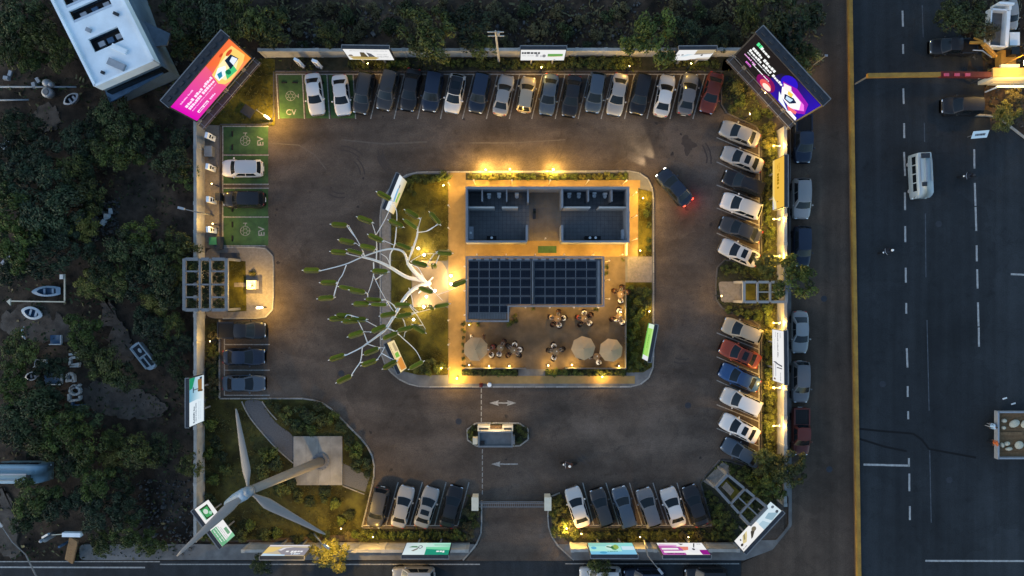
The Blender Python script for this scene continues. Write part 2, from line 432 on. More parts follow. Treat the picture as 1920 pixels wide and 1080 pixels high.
def rough(poly, seed):
    rnd = random.Random(seed); o = []
    for i, p in enumerate(poly):
        q = poly[(i + 1) % len(poly)]; d = math.dist(p, q); n = max(1, int(d / .35))
        for k in range(n):
            f = k / n; o.append((p[0] + (q[0] - p[0]) * f + rnd.gauss(0, .16), p[1] + (q[1] - p[1]) * f + rnd.gauss(0, .16)))
    return o
# bare tracks in the wasteland
for k, (pts, z) in enumerate([
    ([(190, 565), (205, 560), (218, 590), (243, 632), (262, 668), (225, 690), (205, 650), (188, 610)], 0.02),
    ([(150, 728), (200, 712), (280, 735), (322, 768), (290, 786), (215, 782), (160, 765)], 0.02),
    ([(0, 590), (60, 560), (130, 600), (140, 640), (60, 640), (0, 625)], 0.02),
    ([(0, 910), (18, 925), (32, 970), (40, 1046), (0, 1046)], 0.02),
    ([(60, 200), (110, 195), (115, 235), (75, 255)], 0.02)]):
    mb = MB(); pp = rough(fillet(P(pts), 1.2), k); mb.prism(pp, -0.3, 0.05 + 0.004 * k); struct('earth_path', mb, M_PATHD)

mb = MB(); mb.prism(P([(1470, -300), (1592, -300), (1610, 1400), (1390, 1400), (1390, 1056), (1445, 1030), (1478, 985), (1478, 230)]), -0.3, 0.0); struct('side_road', mb, M_LANE)
# the wide road (its right shoulder bends round the waste ground in the upper right corner)
mb = MB(); mb.prism(P([(1592.5, -300), (1800, -300), (1800, 0), (1795, 60), (1842, 100), (1846, 205), (1865, 212), (1925, 262), (2200, 400), (2200, 1400), (1610.5, 1400)]), -0.3, 0.004); road_east = struct('road', mb, M_ROAD)
mb = MB(); mb.prism(P([(-900, 1052), (1389.5, 1052), (1389.5, 1200), (-900, 1200)]), -0.3, 0.008); road_south = struct('road', mb, M_ROAD)
mb = MB(); mb.prism(P([(386, 110), (1370, 108), (1376, 125), (1470, 225), (1470, 1010), (1440, 1020), (1066, 1020), (1072, 1051.5), (873, 1051.5), (900, 1015), (386, 1015)]), -0.3, 0.02); car_park = struct('car_park', mb, M_ASPH)

# pavements outside the wall
mb = MB(); mb.prism(fillet(P([(150, 1020), (890, 1020), (893, 1025), (868, 1049.5), (150, 1049.5)]), 0.6), -0.2, 0.10); struct('pavement', mb, M_CONCD)
mb = MB(); mb.prism(fillet(P([(1040, 1020), (1455, 1012), (1478, 985), (1478, 930), (1468, 925), (1482, 225), (1484, 985), (1448, 1030), (1395, 1050), (1076, 1050)]), 0.2), -0.2, 0.10); struct('pavement', mb, M_CONCD)

# planters, lawns and paved islands (all raised by a kerb)
def kerb(pts, name='kerb', closed=False, stone=1.15, w=0.16, h=0.15, m=None, label=None, z0=-0.05):
    root = ob(name, None); root['kind'] = 'structure'
    pts = [Vector(p) for p in pts]
    if closed: pts.append(pts[0])
    seg = [(pts[i + 1] - pts[i]).length for i in range(len(pts) - 1)]; tot = sum(seg)
    def at(d):
        for i, l in enumerate(seg):
            if d <= l or i == len(seg) - 1: return pts[i].lerp(pts[i + 1], min(1, d / max(l, 1e-6)))
            d -= l
    n = max(1, round(tot / stone)); n = min(n, 290)
    for k in range(n):
        a, b = at(tot * k / n), at(tot * (k + 1) / n); d = b - a
        if d.length < 0.05: continue
        mb = MB(); l = d.length - 0.03
        mb.box(0, 0, 0, l, w, h - z0 - 0.03 + random.uniform(-.006, .006)); mb.box(0, 0, h - z0 - 0.03, l - .05, w - .05, .03)
        o = ob('kerb_stone', mb.mesh('kerb_stone', m or M_KERB), root, ((a.x + b.x) / 2, (a.y + b.y) / 2, z0), math.atan2(d.y, d.x))
    return root
def bed(name, pts, m, z=0.10, r=0.5, k=True, kerbpts=None, km=None):
    poly = fillet(P(pts), r) if r else P(pts)
    mb = MB(); mb.prism(poly, -0.2, z); o = struct(name, mb, m)
    if k: kerb(fillet(P(kerbpts), r, False) if kerbpts else poly, closed=not kerbpts, m=km)
    return poly
north_bed = bed('planting_bed', [(516, 108), (1372, 106), (1372, 133), (516, 133)], M_SOIL, r=0.2, kerbpts=[(516, 134.5), (1356, 134.5)], km=M_KERBD)
nw_lawn = bed('lawn', [(386, 232), (390, 200), (440, 112), (516, 110), (516, 236), (413, 236)], M_LAWN, r=0.3, kerbpts=[(514, 134), (514, 226), (506, 234), (413, 234)], km=M_KERBD)
w_strip = bed('charger_strip', [(384, 235), (413, 235), (413, 465), (384, 465)], M_STAMP, r=0, kerbpts=[(413, 237), (413, 463)], km=M_KERBD)
w_island = bed('paved_island', [(384, 465), (496, 465), (513, 480), (513, 580), (496, 597), (384, 597)], M_STAMP, r=1.2, kerbpts=[(418, 464), (498, 464), (513, 478), (513, 582), (498, 597), (418, 597)])
w_lawn = P([(428, 487), (461, 490), (463, 583), (428, 585)]); mb = MB(); mb.prism(w_lawn, 0.0, 0.13); struct('lawn', mb, M_LAWN)
w_bed = bed('planting_bed', [(384, 597), (411, 597), (411, 748), (384, 748)], M_SOIL, r=0, kerbpts=[(412, 599), (412, 746)])
SWK = [(412, 747), (580, 747), (612, 757), (650, 795), (688, 833), (702, 862), (702, 893), (690, 945), (679, 988)]
sw_garden = bed('lawn', [(384, 748)] + SWK[0:] + [(679, 1000), (386, 1016)], M_LAWN2, r=1.0, kerbpts=SWK)
s_bed = bed('planting_bed', [(679, 991), (888, 991), (903, 950), (880, 928), (858, 992), (862, 990), (888, 1016), (679, 1016)], M_SOIL, r=0, k=False)
kerb(fillet(P([(679, 989), (857, 989)]), 0, False), m=M_KERBD)
kerb(fillet(P([(903, 938), (903, 1000), (893, 1022), (868, 1050)]), 2.0, False))
kerb(fillet(P([(1050, 924), (1030, 928), (1026, 985), (1040, 1018), (1076, 1050)]), 1.5, False))
se_bed = bed('planting_bed', [(1029, 926), (1052, 926), (1064, 938), (1076, 988), (1338, 988), (1312, 903), (1352, 860), (1425, 884), (1428, 850), (1457, 850), (1457, 960), (1400, 1016), (1066, 1016), (1036, 990)], M_SOIL, r=0.3, kerbpts=[(1046, 925), (1066, 938), (1078, 987.5), (1336, 987.5), (1312, 902), (1352, 859), (1424, 883)], km=M_KERBD)
EBK = [(1352, 136), (1352, 204), (1364, 214), (1424, 240), (1427, 262), (1427, 482), (1400, 500), (1362, 484), (1343, 500), (1341, 560), (1352, 578), (1424, 606), (1427, 620), (1427, 852)]
e_bed = bed('planting_bed', EBK + [(1457, 852), (1457, 250), (1372, 110), (1356, 110)], M_SOIL, r=0.5, kerbpts=EBK, km=M_KERBD)
mb = MB(); mb.prism(fillet(P([(1346, 528), (1392, 528), (1392, 567), (1352, 567)]), 0.4), 0, 0.12); struct('paved_pad', mb, M_STAMP)
mb = MB(); mb.prism(P([(1318, 902), (1354, 866), (1372, 876), (1366, 892), (1340, 916)]), 0, 0.12); struct('paved_pad', mb, M_STAMP)
booth_isl = bed('traffic_island', [(870, 814), (884, 793), (982, 793), (997, 814), (982, 836), (884, 836)], M_SOIL, r=1.4)
CEN = [(713, 392), (722, 365), (745, 336), (775, 323), (1192, 321), (1216, 334), (1225, 358), (1225, 690), (1214, 714), (1190, 725), (778, 725), (740, 708), (714, 672)]
cen = bed('central_island', CEN, M_CONCD, r=1.5, z=0.12)
def flat(name, pts, m, z, r=0.0, kind='structure'):
    mb = MB(); poly = fillet(P(pts), r) if r else P(pts); mb.prism(poly, 0.0, z); struct(name, mb, m, kind); return poly
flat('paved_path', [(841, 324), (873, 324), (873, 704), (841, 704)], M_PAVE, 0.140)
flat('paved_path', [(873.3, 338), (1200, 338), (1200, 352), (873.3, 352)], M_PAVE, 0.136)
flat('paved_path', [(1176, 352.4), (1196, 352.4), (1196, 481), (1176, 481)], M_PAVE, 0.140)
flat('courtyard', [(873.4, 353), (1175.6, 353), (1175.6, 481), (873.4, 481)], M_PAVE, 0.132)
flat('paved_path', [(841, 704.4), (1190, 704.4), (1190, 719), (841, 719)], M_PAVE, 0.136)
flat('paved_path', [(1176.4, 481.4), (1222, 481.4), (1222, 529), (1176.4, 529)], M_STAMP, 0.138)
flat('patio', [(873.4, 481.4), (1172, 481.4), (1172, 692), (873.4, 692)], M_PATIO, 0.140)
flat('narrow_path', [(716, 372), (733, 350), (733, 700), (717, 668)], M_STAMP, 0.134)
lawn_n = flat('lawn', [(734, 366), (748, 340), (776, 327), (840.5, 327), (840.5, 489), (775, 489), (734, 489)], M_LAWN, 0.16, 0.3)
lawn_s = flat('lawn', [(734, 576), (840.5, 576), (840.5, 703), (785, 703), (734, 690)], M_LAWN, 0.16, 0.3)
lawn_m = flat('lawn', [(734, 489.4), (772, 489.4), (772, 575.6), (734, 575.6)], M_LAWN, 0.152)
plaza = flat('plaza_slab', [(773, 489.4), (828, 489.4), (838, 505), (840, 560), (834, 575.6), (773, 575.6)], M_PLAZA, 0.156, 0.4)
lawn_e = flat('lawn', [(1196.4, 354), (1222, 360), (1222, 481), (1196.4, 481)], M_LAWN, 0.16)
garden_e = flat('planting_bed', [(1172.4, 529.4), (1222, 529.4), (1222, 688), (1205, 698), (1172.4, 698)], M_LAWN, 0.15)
hedge_n = flat('planting_bed', [(873.4, 325), (1178, 325), (1178, 337.6), (873.4, 337.6)], M_SOIL, 0.16)
hedge_s1 = flat('planting_bed', [(866, 692.4), (972, 692.4), (972, 704), (866, 704)], M_SOIL, 0.16)
hedge_s2 = flat('planting_bed', [(1022, 692.4), (1174, 692.4), (1174, 704), (1022, 704)], M_SOIL, 0.16)
# wind turbine yard: gravel walk and concrete plinth
flat('gravel_path', [(458, 750), (492, 750), (500, 770), (520, 795), (552, 816), (552, 868), (520, 840), (480, 795), (462, 770)], M_GRAVEL, 0.118, 0.8)
flat('gravel_path', [(643, 868), (694, 892), (685, 922), (643, 908)], M_GRAVEL, 0.118)
for pts in ([(454, 752), (464, 775), (482, 799), (520, 842), (551, 868)], [(492, 752), (504, 770), (520, 787)], [(643, 910), (684, 926)]):
    kerb(fillet(P(pts), 1.0, False), 'path_edging', stone=0.95, w=0.12, h=0.20, z0=0.05)

# ------------------------------------------------------------------ markings (children of the surface they are painted on)
def strip(a, b, w, z, m, parent, name='marking_line'):
    a = G(*a); b = G(*b); d = b - a; L_ = d.length
    mb = MB(); n = max(1, int(L_ / 4)); hw = w / 2
    mb.add([(-L_ / 2, -hw, 0), (L_ / 2, -hw, 0), (L_ / 2, hw, 0), (-L_ / 2, hw, 0)], [(0, 1, 2, 3)])
    o = ob(name, mb.mesh(name, m), parent, ((a.x + b.x) / 2, (a.y + b.y) / 2, z), math.atan2(d.y, d.x)); return o
ZL = 0.032
GB = []
for pts in ([(522, 141), (568, 141), (572, 222), (525, 222)], [(570, 141), (614.5, 141), (619, 222), (574, 222)], [(616.5, 141), (661, 141), (666, 222), (621, 222)],
            [(419, 238), (503, 238), (503, 289), (419, 289)], [(419, 292), (503, 292), (503, 344.5), (419, 344.5)], [(419, 354), (503, 354), (503, 406), (419, 406)], [(419, 408), (503, 408), (503, 460), (419, 460)]):
    mb = MB(); mb.sheet(P(pts), 0.026); o = ob('green_bay', mb.mesh('green_bay', M_GREEN), car_park)
for (bx, by) in ((436, 251), (436, 276), (436, 307), (436, 331), (436, 366), (436, 392), (436, 421), (436, 447)):
    g_ = G(bx, by); mb = MB(); mb.box(0, 0, 0, .16, .62, .10, taper=.8); ob('wheel_stop', mb.mesh('wheel_stop', M_BLACK), car_park, (g_.x, g_.y, .026))
for (bx, by) in ((533, 155), (553, 155), (583, 155), (603, 155), (629, 155), (650, 155)):
    g_ = G(bx, by); mb = MB(); mb.box(0, 0, 0, .62, .16, .10, taper=.8); ob('wheel_stop', mb.mesh('wheel_stop', M_BLACK), car_park, (g_.x, g_.y, .026))
TOPX = [518, 567, 613, 662, 715, 758, 802, 843, 888, 933, 974, 1017, 1059, 1104, 1148, 1189, 1233, 1277, 1322]
BOTX = [523, 571, 618, 667, 695, 739, 783, 826, 867, 912, 955, 997, 1041, 1084, 1127, 1171, 1213, 1256, 1299]
for a, b in zip(TOPX, BOTX): strip((a, 140.5), (b, 223), 0.11, ZL, M_LINE, car_park)
strip((517, 139.5), (1351, 139.5), 0.11, ZL + .003, M_LINE, car_park)
for y in (237, 291, 345.5, 353, 407): strip((418.8, y), (504, y), 0.11, ZL, M_LINE, car_park)
strip((418, 236), (418, 461), 0.11, ZL + .003, M_LINE, car_park)
strip((419, 461), (498, 461), 0.11, ZL, M_LINE, car_park)
for y in (646, 694, 741): strip((421.8, y), (506, y), 0.11, ZL, M_LINE, car_park)
strip((421, 606), (421, 742), 0.11, ZL + .003, M_LINE, car_park)
for y0, y1 in ((258, 291.5), (303.6, 340.5), (347, 377), (390, 422), (437, 471), (624, 655), (669, 702), (713, 748.5), (758.6, 790), (803, 836)):
    strip((1343.5, y0), (1422, y1), 0.10, ZL, M_LINE, car_park)
strip((1423, 262), (1423, 482), 0.10, ZL + .003, M_LINE, car_park); strip((1423, 608), (1423, 853), 0.10, ZL + .003, M_LINE, car_park)
for a, b in ((700.7, 678.5), (746.6, 723.8), (792, 768.8), (836.4, 815.4), (879.3, 858.6)): strip((a, 904), (b, 984), 0.11, ZL, M_LINE, car_park)
strip((678, 985.3), (858, 985.3), 0.11, ZL + .003, M_LINE, car_park)
for a, b in ((1092.5, 1113), (1136, 1160.6), (1180, 1204), (1224, 1249.5), (1269, 1294)): strip((a, 905), (b, 984), 0.11, ZL, M_LINE, car_park)
strip((1077, 985), (1334, 985), 0.11, ZL + .003, M_LINE, car_park)
y = 728
while y < 790: strip((902.5, y), (902.5, y + 8), 0.10, ZL, M_LINE, car_park, 'lane_dash'); y += 11
y = 842
while y < 930: strip((904.5, y), (904.5, y + 8), 0.10, ZL, M_LINE, car_park, 'lane_dash'); y += 11
def arrow(cx, cy, tips, L_=2.9):
    c = G(cx, cy); mb = MB()
    mb.add([(-L_ / 2 + .9, -.07, 0), (L_ / 2 - (.9 if 'r' in tips else 0), -.07, 0), (L_ / 2 - (.9 if 'r' in tips else 0), .07, 0), (-L_ / 2 + .9, .07, 0)], [(0, 1, 2, 3)])
    mb.add([(-L_ / 2, 0, 0), (-L_ / 2 + 1.0, -.3, 0), (-L_ / 2 + .9, 0, 0), (-L_ / 2 + 1.0, .3, 0)], [(0, 1, 2, 3)])
    if 'r' in tips: mb.add([(L_ / 2, 0, 0), (L_ / 2 - 1.0, .3, 0), (L_ / 2 - .9, 0, 0), (L_ / 2 - 1.0, -.3, 0)], [(0, 1, 2, 3)])
    ob('direction_arrow', mb.mesh('direction_arrow', M_LINE), car_park, (c.x, c.y, ZL))
arrow(943, 755.5, 'lr'); arrow(946, 870, 'l')
# EV / CV lettering and the wheel emblem in the green bays
def letters(txt, px, py, size, rz, m=M_LINE):
    cu = bpy.data.curves.new('lettering', 'FONT'); cu.body = txt; cu.size = size; cu.align_x = 'CENTER'; cu.align_y = 'CENTER'; cu.offset = 0.012
    t = bpy.data.objects.new('tmp', cu); col.objects.link(t)
    me = bpy.data.meshes.new_from_object(t.evaluated_get(bpy.context.evaluated_depsgraph_get())); bpy.data.objects.remove(t)
    me.materials.clear(); me.materials.append(m); c = G(px, py)
    ob('lettering', me, car_park, (c.x, c.y, ZL), rz)
letters('EV', 489, 265, 0.95, R(90)); letters('EV', 491, 434, 0.95, R(90)); letters('CV', 546, 211, 0.85, 0)
def emblem(px, py, rz):
    c = G(px, py); mb = MB(); n = 24
    for r0, r1 in ((.49, .54), (.20, .24)):
        mb.add([(r * math.cos(2 * math.pi * k / n), r * math.sin(2 * math.pi * k / n), 0) for r in (r0, r1) for k in range(n)], [(k, n + k, n + (k + 1) % n, (k + 1) % n) for k in range(n)])
    for k in range(6):
        a = k * math.pi / 3; d = Vector((math.cos(a), math.sin(a), 0)); q = Vector((-d.y, d.x, 0)) * .025
        mb.add([d * .27 - q, d * .48 - q, d * .48 + q, d * .27 + q], [(0, 1, 2, 3)])
    mb.add([(-.03, .57, 0), (.03, .57, 0), (.08, .82, 0), (-.02, .80, 0)], [(0, 1, 2, 3)]); mb.add([(-.22, .80, .002), (.22, .80, .002), (.22, .88, .002), (-.22, .88, .002)], [(0, 1, 2, 3)])
    ob('wheel_emblem', mb.mesh('wheel_emblem', M_LINE), car_park, (c.x, c.y, ZL), rz)
emblem(460, 264, 0); emblem(460, 433, 0); emblem(545, 180, -math.pi / 2)
# roads
for (x, y0, x1, y1) in ((1692, 20, 1693, 50), (1693, 83, 1693.5, 101), (1693.5, 166, 1694.5, 195), (1695, 231, 1695.5, 259), (1695, 285, 1697, 330), (1696.5, 361, 1697, 394), (1697, 424, 1697.5, 454), (1698, 502, 1698.5, 530), (1699, 568, 1699.3, 588), (1700, 653, 1701.5, 689), (1701.7, 724, 1702, 744), (1702.5, 771, 1703, 786), (1704, 859, 1704.3, 875), (1704.8, 888, 1705, 921), (1705.8, 949, 1706, 975)):
    strip((x, y0), (x1, y1), 0.20, 0.010, M_LINEW, road_east, 'lane_dash')
for (x, y0, x1, y1) in ((1826.5, 280, 1827, 316), (1827.5, 343, 1829, 386), (1829, 388, 1830.5, 433), (1831, 460, 1831.5, 490), (1832, 505, 1833, 541), (1833.5, 567, 1834.8, 612), (1835, 614, 1835.5, 650)):
    strip((x, y0), (x1, y1), 0.20, 0.010, M_LINEW, road_east, 'lane_dash')
M_FAINT = mat('worn_line_paint', (0.10, 0.11, 0.12), 0.8, c2=(0.032, 0.036, 0.044), scale=1.5)
for (x, y0, x1, y1) in ((1729, 10, 1731, 70), (1733, 230, 1733.5, 266), (1735, 400, 1736, 520), (1738, 600, 1742, 770), (1743, 840, 1746, 980)):
    strip((x, y0), (x1, y1), 0.10, 0.010, M_FAINT, road_east, 'lane_line')
strip((1619, 871), (1704, 873), 0.22, 0.010, M_LINEW, road_east, 'stop_line')
strip((1735, 1051.5), (1960, 1052), 0.20, 0.010, M_LINEW, road_east, 'stop_line'); strip((1895, 514), (1940, 516), 0.2, 0.010, M_LINEW, road_east, 'stop_line')
strip((-200, 1063), (272, 1064), 0.16, 0.014, M_LINEW, road_south, 'edge_line'); strip((-300, 1052.8), (300, 1053), .12, 0.014, M_LINE, road_south, 'edge_line')
strip((300, 1058), (900, 1058), .12, 0.014, M_LINE, road_south, 'edge_line'); strip((1060, 1057), (1386, 1057), .10, 0.014, M_LINE, road_south, 'edge_line')
# thin dark lines drawn across the asphalt of the wide road
M_DKLINE = mat('dark_line', (0.010, 0.010, 0.011), 0.95)
for pts in ([(1612, 804), (1650, 808), (1712, 813), (1728, 824), (1742, 842), (1830, 858)], [(1612, 823), (1660, 838), (1700, 846)]):
    for k in range(len(pts) - 1): strip(pts[k], pts[k + 1], 0.22, 0.009 + .001 * k, M_DKLINE, road_east, 'dark_strip')
# stains, tyre scuffs and manhole covers
M_STAIN = mat('oil_stain', (0.040, 0.033, 0.029), 0.7, var=.4, scale=2)
M_SCUFF = mat('tyre_scuff', (0.062, 0.049, 0.042), 0.8, var=.3, scale=1.5)
M_PALE = mat('pale_scuff', (0.115, 0.095, 0.078), 0.85, c2=(0.080, 0.064, 0.053), scale=2.5)
rs = random.Random(21)
def blob(px, py, r, parent, m, z, nm='oil_stain'):
    c = G(px, py); n = 14; mb = MB(); k1, k2 = rs.random() * 6, rs.random() * 6
    mb.add([((r * (1 + .28 * math.sin(2 * q + k1) + .18 * math.sin(5 * q + k2))) * math.cos(q), (r * .8 * (1 + .25 * math.sin(3 * q + k2))) * math.sin(q), 0) for q in [2 * math.pi * i / n for i in range(n)]], [tuple(range(n))])
    ob(nm, mb.mesh(nm, m), parent, (c.x, c.y, z), rs.random() * 3)
for i in range(46):
    if i % 2: px, py = rs.uniform(560, 1330), rs.choice([rs.uniform(205, 245), rs.uniform(780, 900)])
    else: px, py = rs.choice([rs.uniform(515, 700), rs.uniform(1240, 1345)]), rs.uniform(240, 860)
    blob(px, py, rs.uniform(.05, .22), car_park, M_STAIN, .0235)
for px, py, r in ((1286, 262, .55), (1294, 272, .7), (1288, 284, .4), (1282, 268, .3)): blob(px, py, r, car_park, M_SCUFF, .0225 + r * .001)
for pts in ([(455, 250), (500, 268), (560, 272), (590, 290), (612, 318)], [(640, 262), (720, 270), (800, 266)], [(880, 268), (960, 268), (1060, 262)]):
    for k in range(len(pts) - 1): strip(pts[k], pts[k + 1], rs.uniform(.10, .22), .0212 + .0003 * k, M_PALE, car_park, 'pale_scuff')
for base in range(9):
    a0 = rs.uniform(0, 6.28); cx, cy = rs.choice([(640, 640), (640, 330), (1280, 640), (1280, 300), (820, 830), (1120, 830), (1000, 265), (760, 280), (1270, 480)]); rr = rs.uniform(90, 170)
    for off in (0, 26):
        for k in range(6):
            q0, q1 = a0 + k * .13, a0 + (k + 1) * .13; p, q = [(cx + rs.uniform(-.5, .5) + .3 * (rr + off) * math.cos(t_), cy + .3 * (rr + off) * math.sin(t_)) for t_ in (q0, q1)]
            strip(p, q, .15, .0215 + .0003 * k, M_SCUFF, car_park, 'tyre_mark')
for px, py, pr in ((1760, 420, road_east), (1655, 720, road_east), (1780, 900, road_east), (1545, 560, None), (1555, 880, None), (860, 790, car_park), (1290, 760, car_park), (640, 700, car_park)):
    c_ = G(px, py); mb = MB(); mb.lathe([(.34, -.02), (.34, .002), (.30, .004)], 0, 0, 0, 16); ob('manhole_cover', mb.mesh('manhole_cover', M_DARK), pr or car_park, (c_.x, c_.y, .008 if pr is road_east else (.004 if pr is None else .024)))
# yellow median kerb: 4 m segments
med = ob('median_kerb', None); med['kind'] = 'structure'
y = -60
while y < 1140:
    xa, xb = 1592.5 + (y / 1080.0) * 16.5, 1592.5 + ((y + 52) / 1080.0) * 16.5
    a, b = G(xa, y), G(xb, y + 52); d = b - a
    mb = MB(); mb.box(0, 0, 0, d.length - .02, .50, .22); mb.box(0, 0, .22, d.length - .02, .38, .07)
    mb.box(0, -.30, 0, d.length - .02, .09, .05, mi=1)
    ob('kerb_stone', mb.mesh('kerb_stone', [M_YEL, M_WOOD]), med, ((a.x + b.x) / 2, (a.y + b.y) / 2, 0), math.atan2(d.y, d.x)); y += 52

# ------------------------------------------------------------------ perimeter walls: panels and posts
def wall(name, label, a, b, h=2.2, t=0.22, n=None):
    a, b = G(*a), G(*b); d = b - a; L_ = d.length; n = n or max(1, round(L_ / 3.0))
    root = thing(name, label, 'wall', (a.x, a.y, -0.1), math.atan2(d.y, d.x))
    for k in range(n):
        w = L_ / n; mb = MB(); hh = h + random.uniform(-.03, .03)
        mb.box(w * (k + .5), 0, 0, w - .30, t, hh); mb.box(w * (k + .5), 0, hh, w - .30, t + .10, .06)
        part('wall_panel', mb, M_WALL, root)
    for k in range(n + 1):
        mb = MB(); mb.box(L_ / n * k, 0, 0, .29, t + .08, h + .02); mb.box(L_ / n * k, 0, h + .02, .36, t + .16, .07); part('post', mb, M_WALL, root)
    return root
wall('perimeter_wall', 'grey panel wall along the scrub behind the upper car row', (500, 106.5), (1394, 105))
wall('perimeter_wall', 'grey wall beside the dark wood, behind the white chargers', (383, 232), (383, 1000))
wall('perimeter_wall', 'grey wall between the car park and the wide road', (1458, 248), (1458, 935))
wall('perimeter_wall', 'grey wall behind the green and blue lit billboard by the entrance', (470, 1019), (878, 1019))
wall('perimeter_wall', 'grey wall behind the mint and pink lit billboards', (1070, 1018), (1372, 1018))

# ================================================================== VEGETATION
def leaves(mb, tone, c, r, n, size, rnd, flat=0.75, t0=0.5):
    for _ in range(n):
        u = rnd.random() * 2 * math.pi; z = rnd.uniform(-0.35, 1); q = math.sqrt(max(0, 1 - z * z))
        k = rnd.uniform(0.62, 1.08)
        d = Vector((q * math.cos(u), q * math.sin(u), z))
        p = Vector(c) + Vector((d.x * r * k, d.y * r * k, d.z * r * k * flat))
        nrm = (d + Vector((rnd.gauss(0, .55), rnd.gauss(0, .55), rnd.gauss(0, .45) + .35))).normalized()
        x = nrm.cross(Vector((rnd.random(), rnd.random(), rnd.random())) + Vector((.01, 0, 0))).normalized(); y = nrm.cross(x)
        s = size * rnd.uniform(.6, 1.35)
        b = p - nrm * s * .18
        mb.add([b - x * s, p - y * s * .42, b + x * s, p + y * s * .42], [(0, 1, 2, 3)])
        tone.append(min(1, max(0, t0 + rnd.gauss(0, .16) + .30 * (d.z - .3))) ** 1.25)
def crown_mesh(name, seed, nclump, nleaf, size, m, clump=0.30, h=0.75, spread=0.78):
    rnd = random.Random(seed); mb = MB(); tone = []
    for k in range(nclump):
        a = rnd.random() * 2 * math.pi; rr = spread * math.sqrt(rnd.random())
        rim = 1 + .22 * math.sin(a * 3 + seed) + .12 * math.sin(a * 5 + seed * 2)
        x, y = rr * math.cos(a) * rim, rr * math.sin(a) * rim
        z = h * (math.sqrt(max(0.05, 1 - (rr / 1.05) ** 2)) * rnd.uniform(.72, 1.05)) if k % 5 else h * rnd.uniform(-.15, .4)
        leaves(mb, tone, (x, y, z), clump * rnd.uniform(.65, 1.3), nleaf, size, rnd, t0=rnd.uniform(.08, .85))
    return mb.mesh(name, m, tone=tone)
CROWN = {}
for kk, m in (('dark', 'dark'), ('cool', 'cool'), ('mid', 'mid'), ('yel', 'yel'), ('lush', 'lush'), ('dry', 'dry')):
    CROWN[kk] = [crown_mesh('crown', i * 7 + len(kk), 34, 84, .066, LEAF[m], clump=.245, spread=.84) for i in range(3 if kk in ('dark', 'cool', 'mid') else 1)]
SHRUB = {}
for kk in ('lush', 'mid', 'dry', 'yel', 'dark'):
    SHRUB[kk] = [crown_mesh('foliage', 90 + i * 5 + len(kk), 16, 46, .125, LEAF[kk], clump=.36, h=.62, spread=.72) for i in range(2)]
def trunk_mesh(seed):
    rnd = random.Random(seed); mb = MB()
    mb.tube([(0, 0, 0), (.03, .02, .35), (-.02, .04, .72), (0, 0, 1.0)], [.075, .055, .045, .03], 7)
    for k in range(5):
        a = k * 1.256 + rnd.random(); z = rnd.uniform(.5, .85)
        mb.tube([(0, 0, z), (.16 * math.cos(a), .16 * math.sin(a), z + .16), (.36 * math.cos(a), .36 * math.sin(a), z + .34)], [.03, .022, .01], 5)
    return mb.mesh('trunk', M_BARK, True)
TRUNK = [trunk_mesh(i) for i in range(3)]
def tree(px, py, r, kind, label, group=None, h=None, cat='tree', name='broadleaf_tree', rnd=random):
    Rm = r / S * 1.02
    h = h if h is not None else max(1.3, Rm * .95)          # height of the crown's foot
    c = G(px, py, h + Rm * .5)
    t = thing(name, label, cat, (c.x, c.y, -0.05), rnd.random() * 6.28, group)
    tr = ob('trunk', rnd.choice(TRUNK), t); tr.scale = (max(.6, Rm * .8), max(.6, Rm * .8), h + Rm * .3)
    cr = ob('crown', rnd.choice(CROWN[kind]), t, (0, 0, h)); cr.scale = (Rm * rnd.uniform(.94, 1.08), Rm * rnd.uniform(.94, 1.08), Rm * rnd.uniform(.85, 1.1))
    return t
# the dense wood beside the wall
WOOD = [(30, 30, 40), (75, 60, 36), (112, 95, 32), (25, 95, 34), (20, 60, 34), (60, 110, 26), (345, 25, 40), (400, 28, 44), (455, 35, 42), (500, 52, 36), (345, 88, 28), (375, 65, 26), (420, 75, 26),
 (205, 215, 34), (172, 232, 28), (242, 240, 36), (140, 262, 34), (182, 278, 32), (225, 288, 36), (265, 268, 30), (322, 300, 34), (345, 330, 24), (335, 262, 24), (160, 312, 28),
 (30, 240, 38), (70, 290, 40), (30, 320, 42), (90, 345, 42), (135, 322, 36), (20, 390, 42), (70, 405, 44), (118, 385, 40), (165, 365, 34), (30, 460, 42), (80, 478, 40), (125, 455, 38), (158, 425, 32), (55, 430, 30), (100, 430, 30), (10, 285, 34), (10, 350, 34),
 (190, 495, 34), (230, 468, 38), (215, 530, 32), (165, 535, 28), (262, 440, 32), (288, 490, 36), (312, 540, 34), (335, 460, 30), (260, 530, 30), (340, 510, 26), (250, 500, 28), (20, 505, 28),
 (152, 620, 32), (165, 662, 30), (198, 690, 34), (232, 712, 28), (30, 660, 34), (20, 720, 36), (60, 762, 40), (108, 800, 40), (30, 800, 38), (78, 832, 36), (150, 785, 32), (160, 838, 36), (258, 850, 34), (300, 845, 28), (125, 868, 30), (175, 905, 34), (60, 935, 38), (100, 955, 32), (190, 968, 38), (235, 955, 30), (150, 935, 28), (240, 1005, 30), (190, 1018, 26), (280, 1022, 24), (90, 740, 28), (75, 690, 24), (110, 690, 22),
 (290, 565, 28), (282, 615, 30), (318, 610, 26), (300, 655, 24), (332, 690, 20), (330, 560, 24), (265, 590, 22), (345, 640, 20), (215, 820, 22), (345, 720, 18), (45, 975, 26), (230, 900, 26)]
LM = [('the white flat-roofed building', 190, 90), ('the magenta and orange screen', 395, 150), ('the round tank', 88, 168), ('the lattice pergola on the wall', 386, 533), ('the blue covered boat', 90, 545), ('the white boat shell', 268, 668),
      ('the white letters', 136, 705), ('the pale blue van', 45, 885), ('the white signboard on a post', 130, 985), ('the topmost white charger', 391, 258), ('the teal and white lit billboard', 365, 750), ('the blurred white boat ring', 61, 587)]
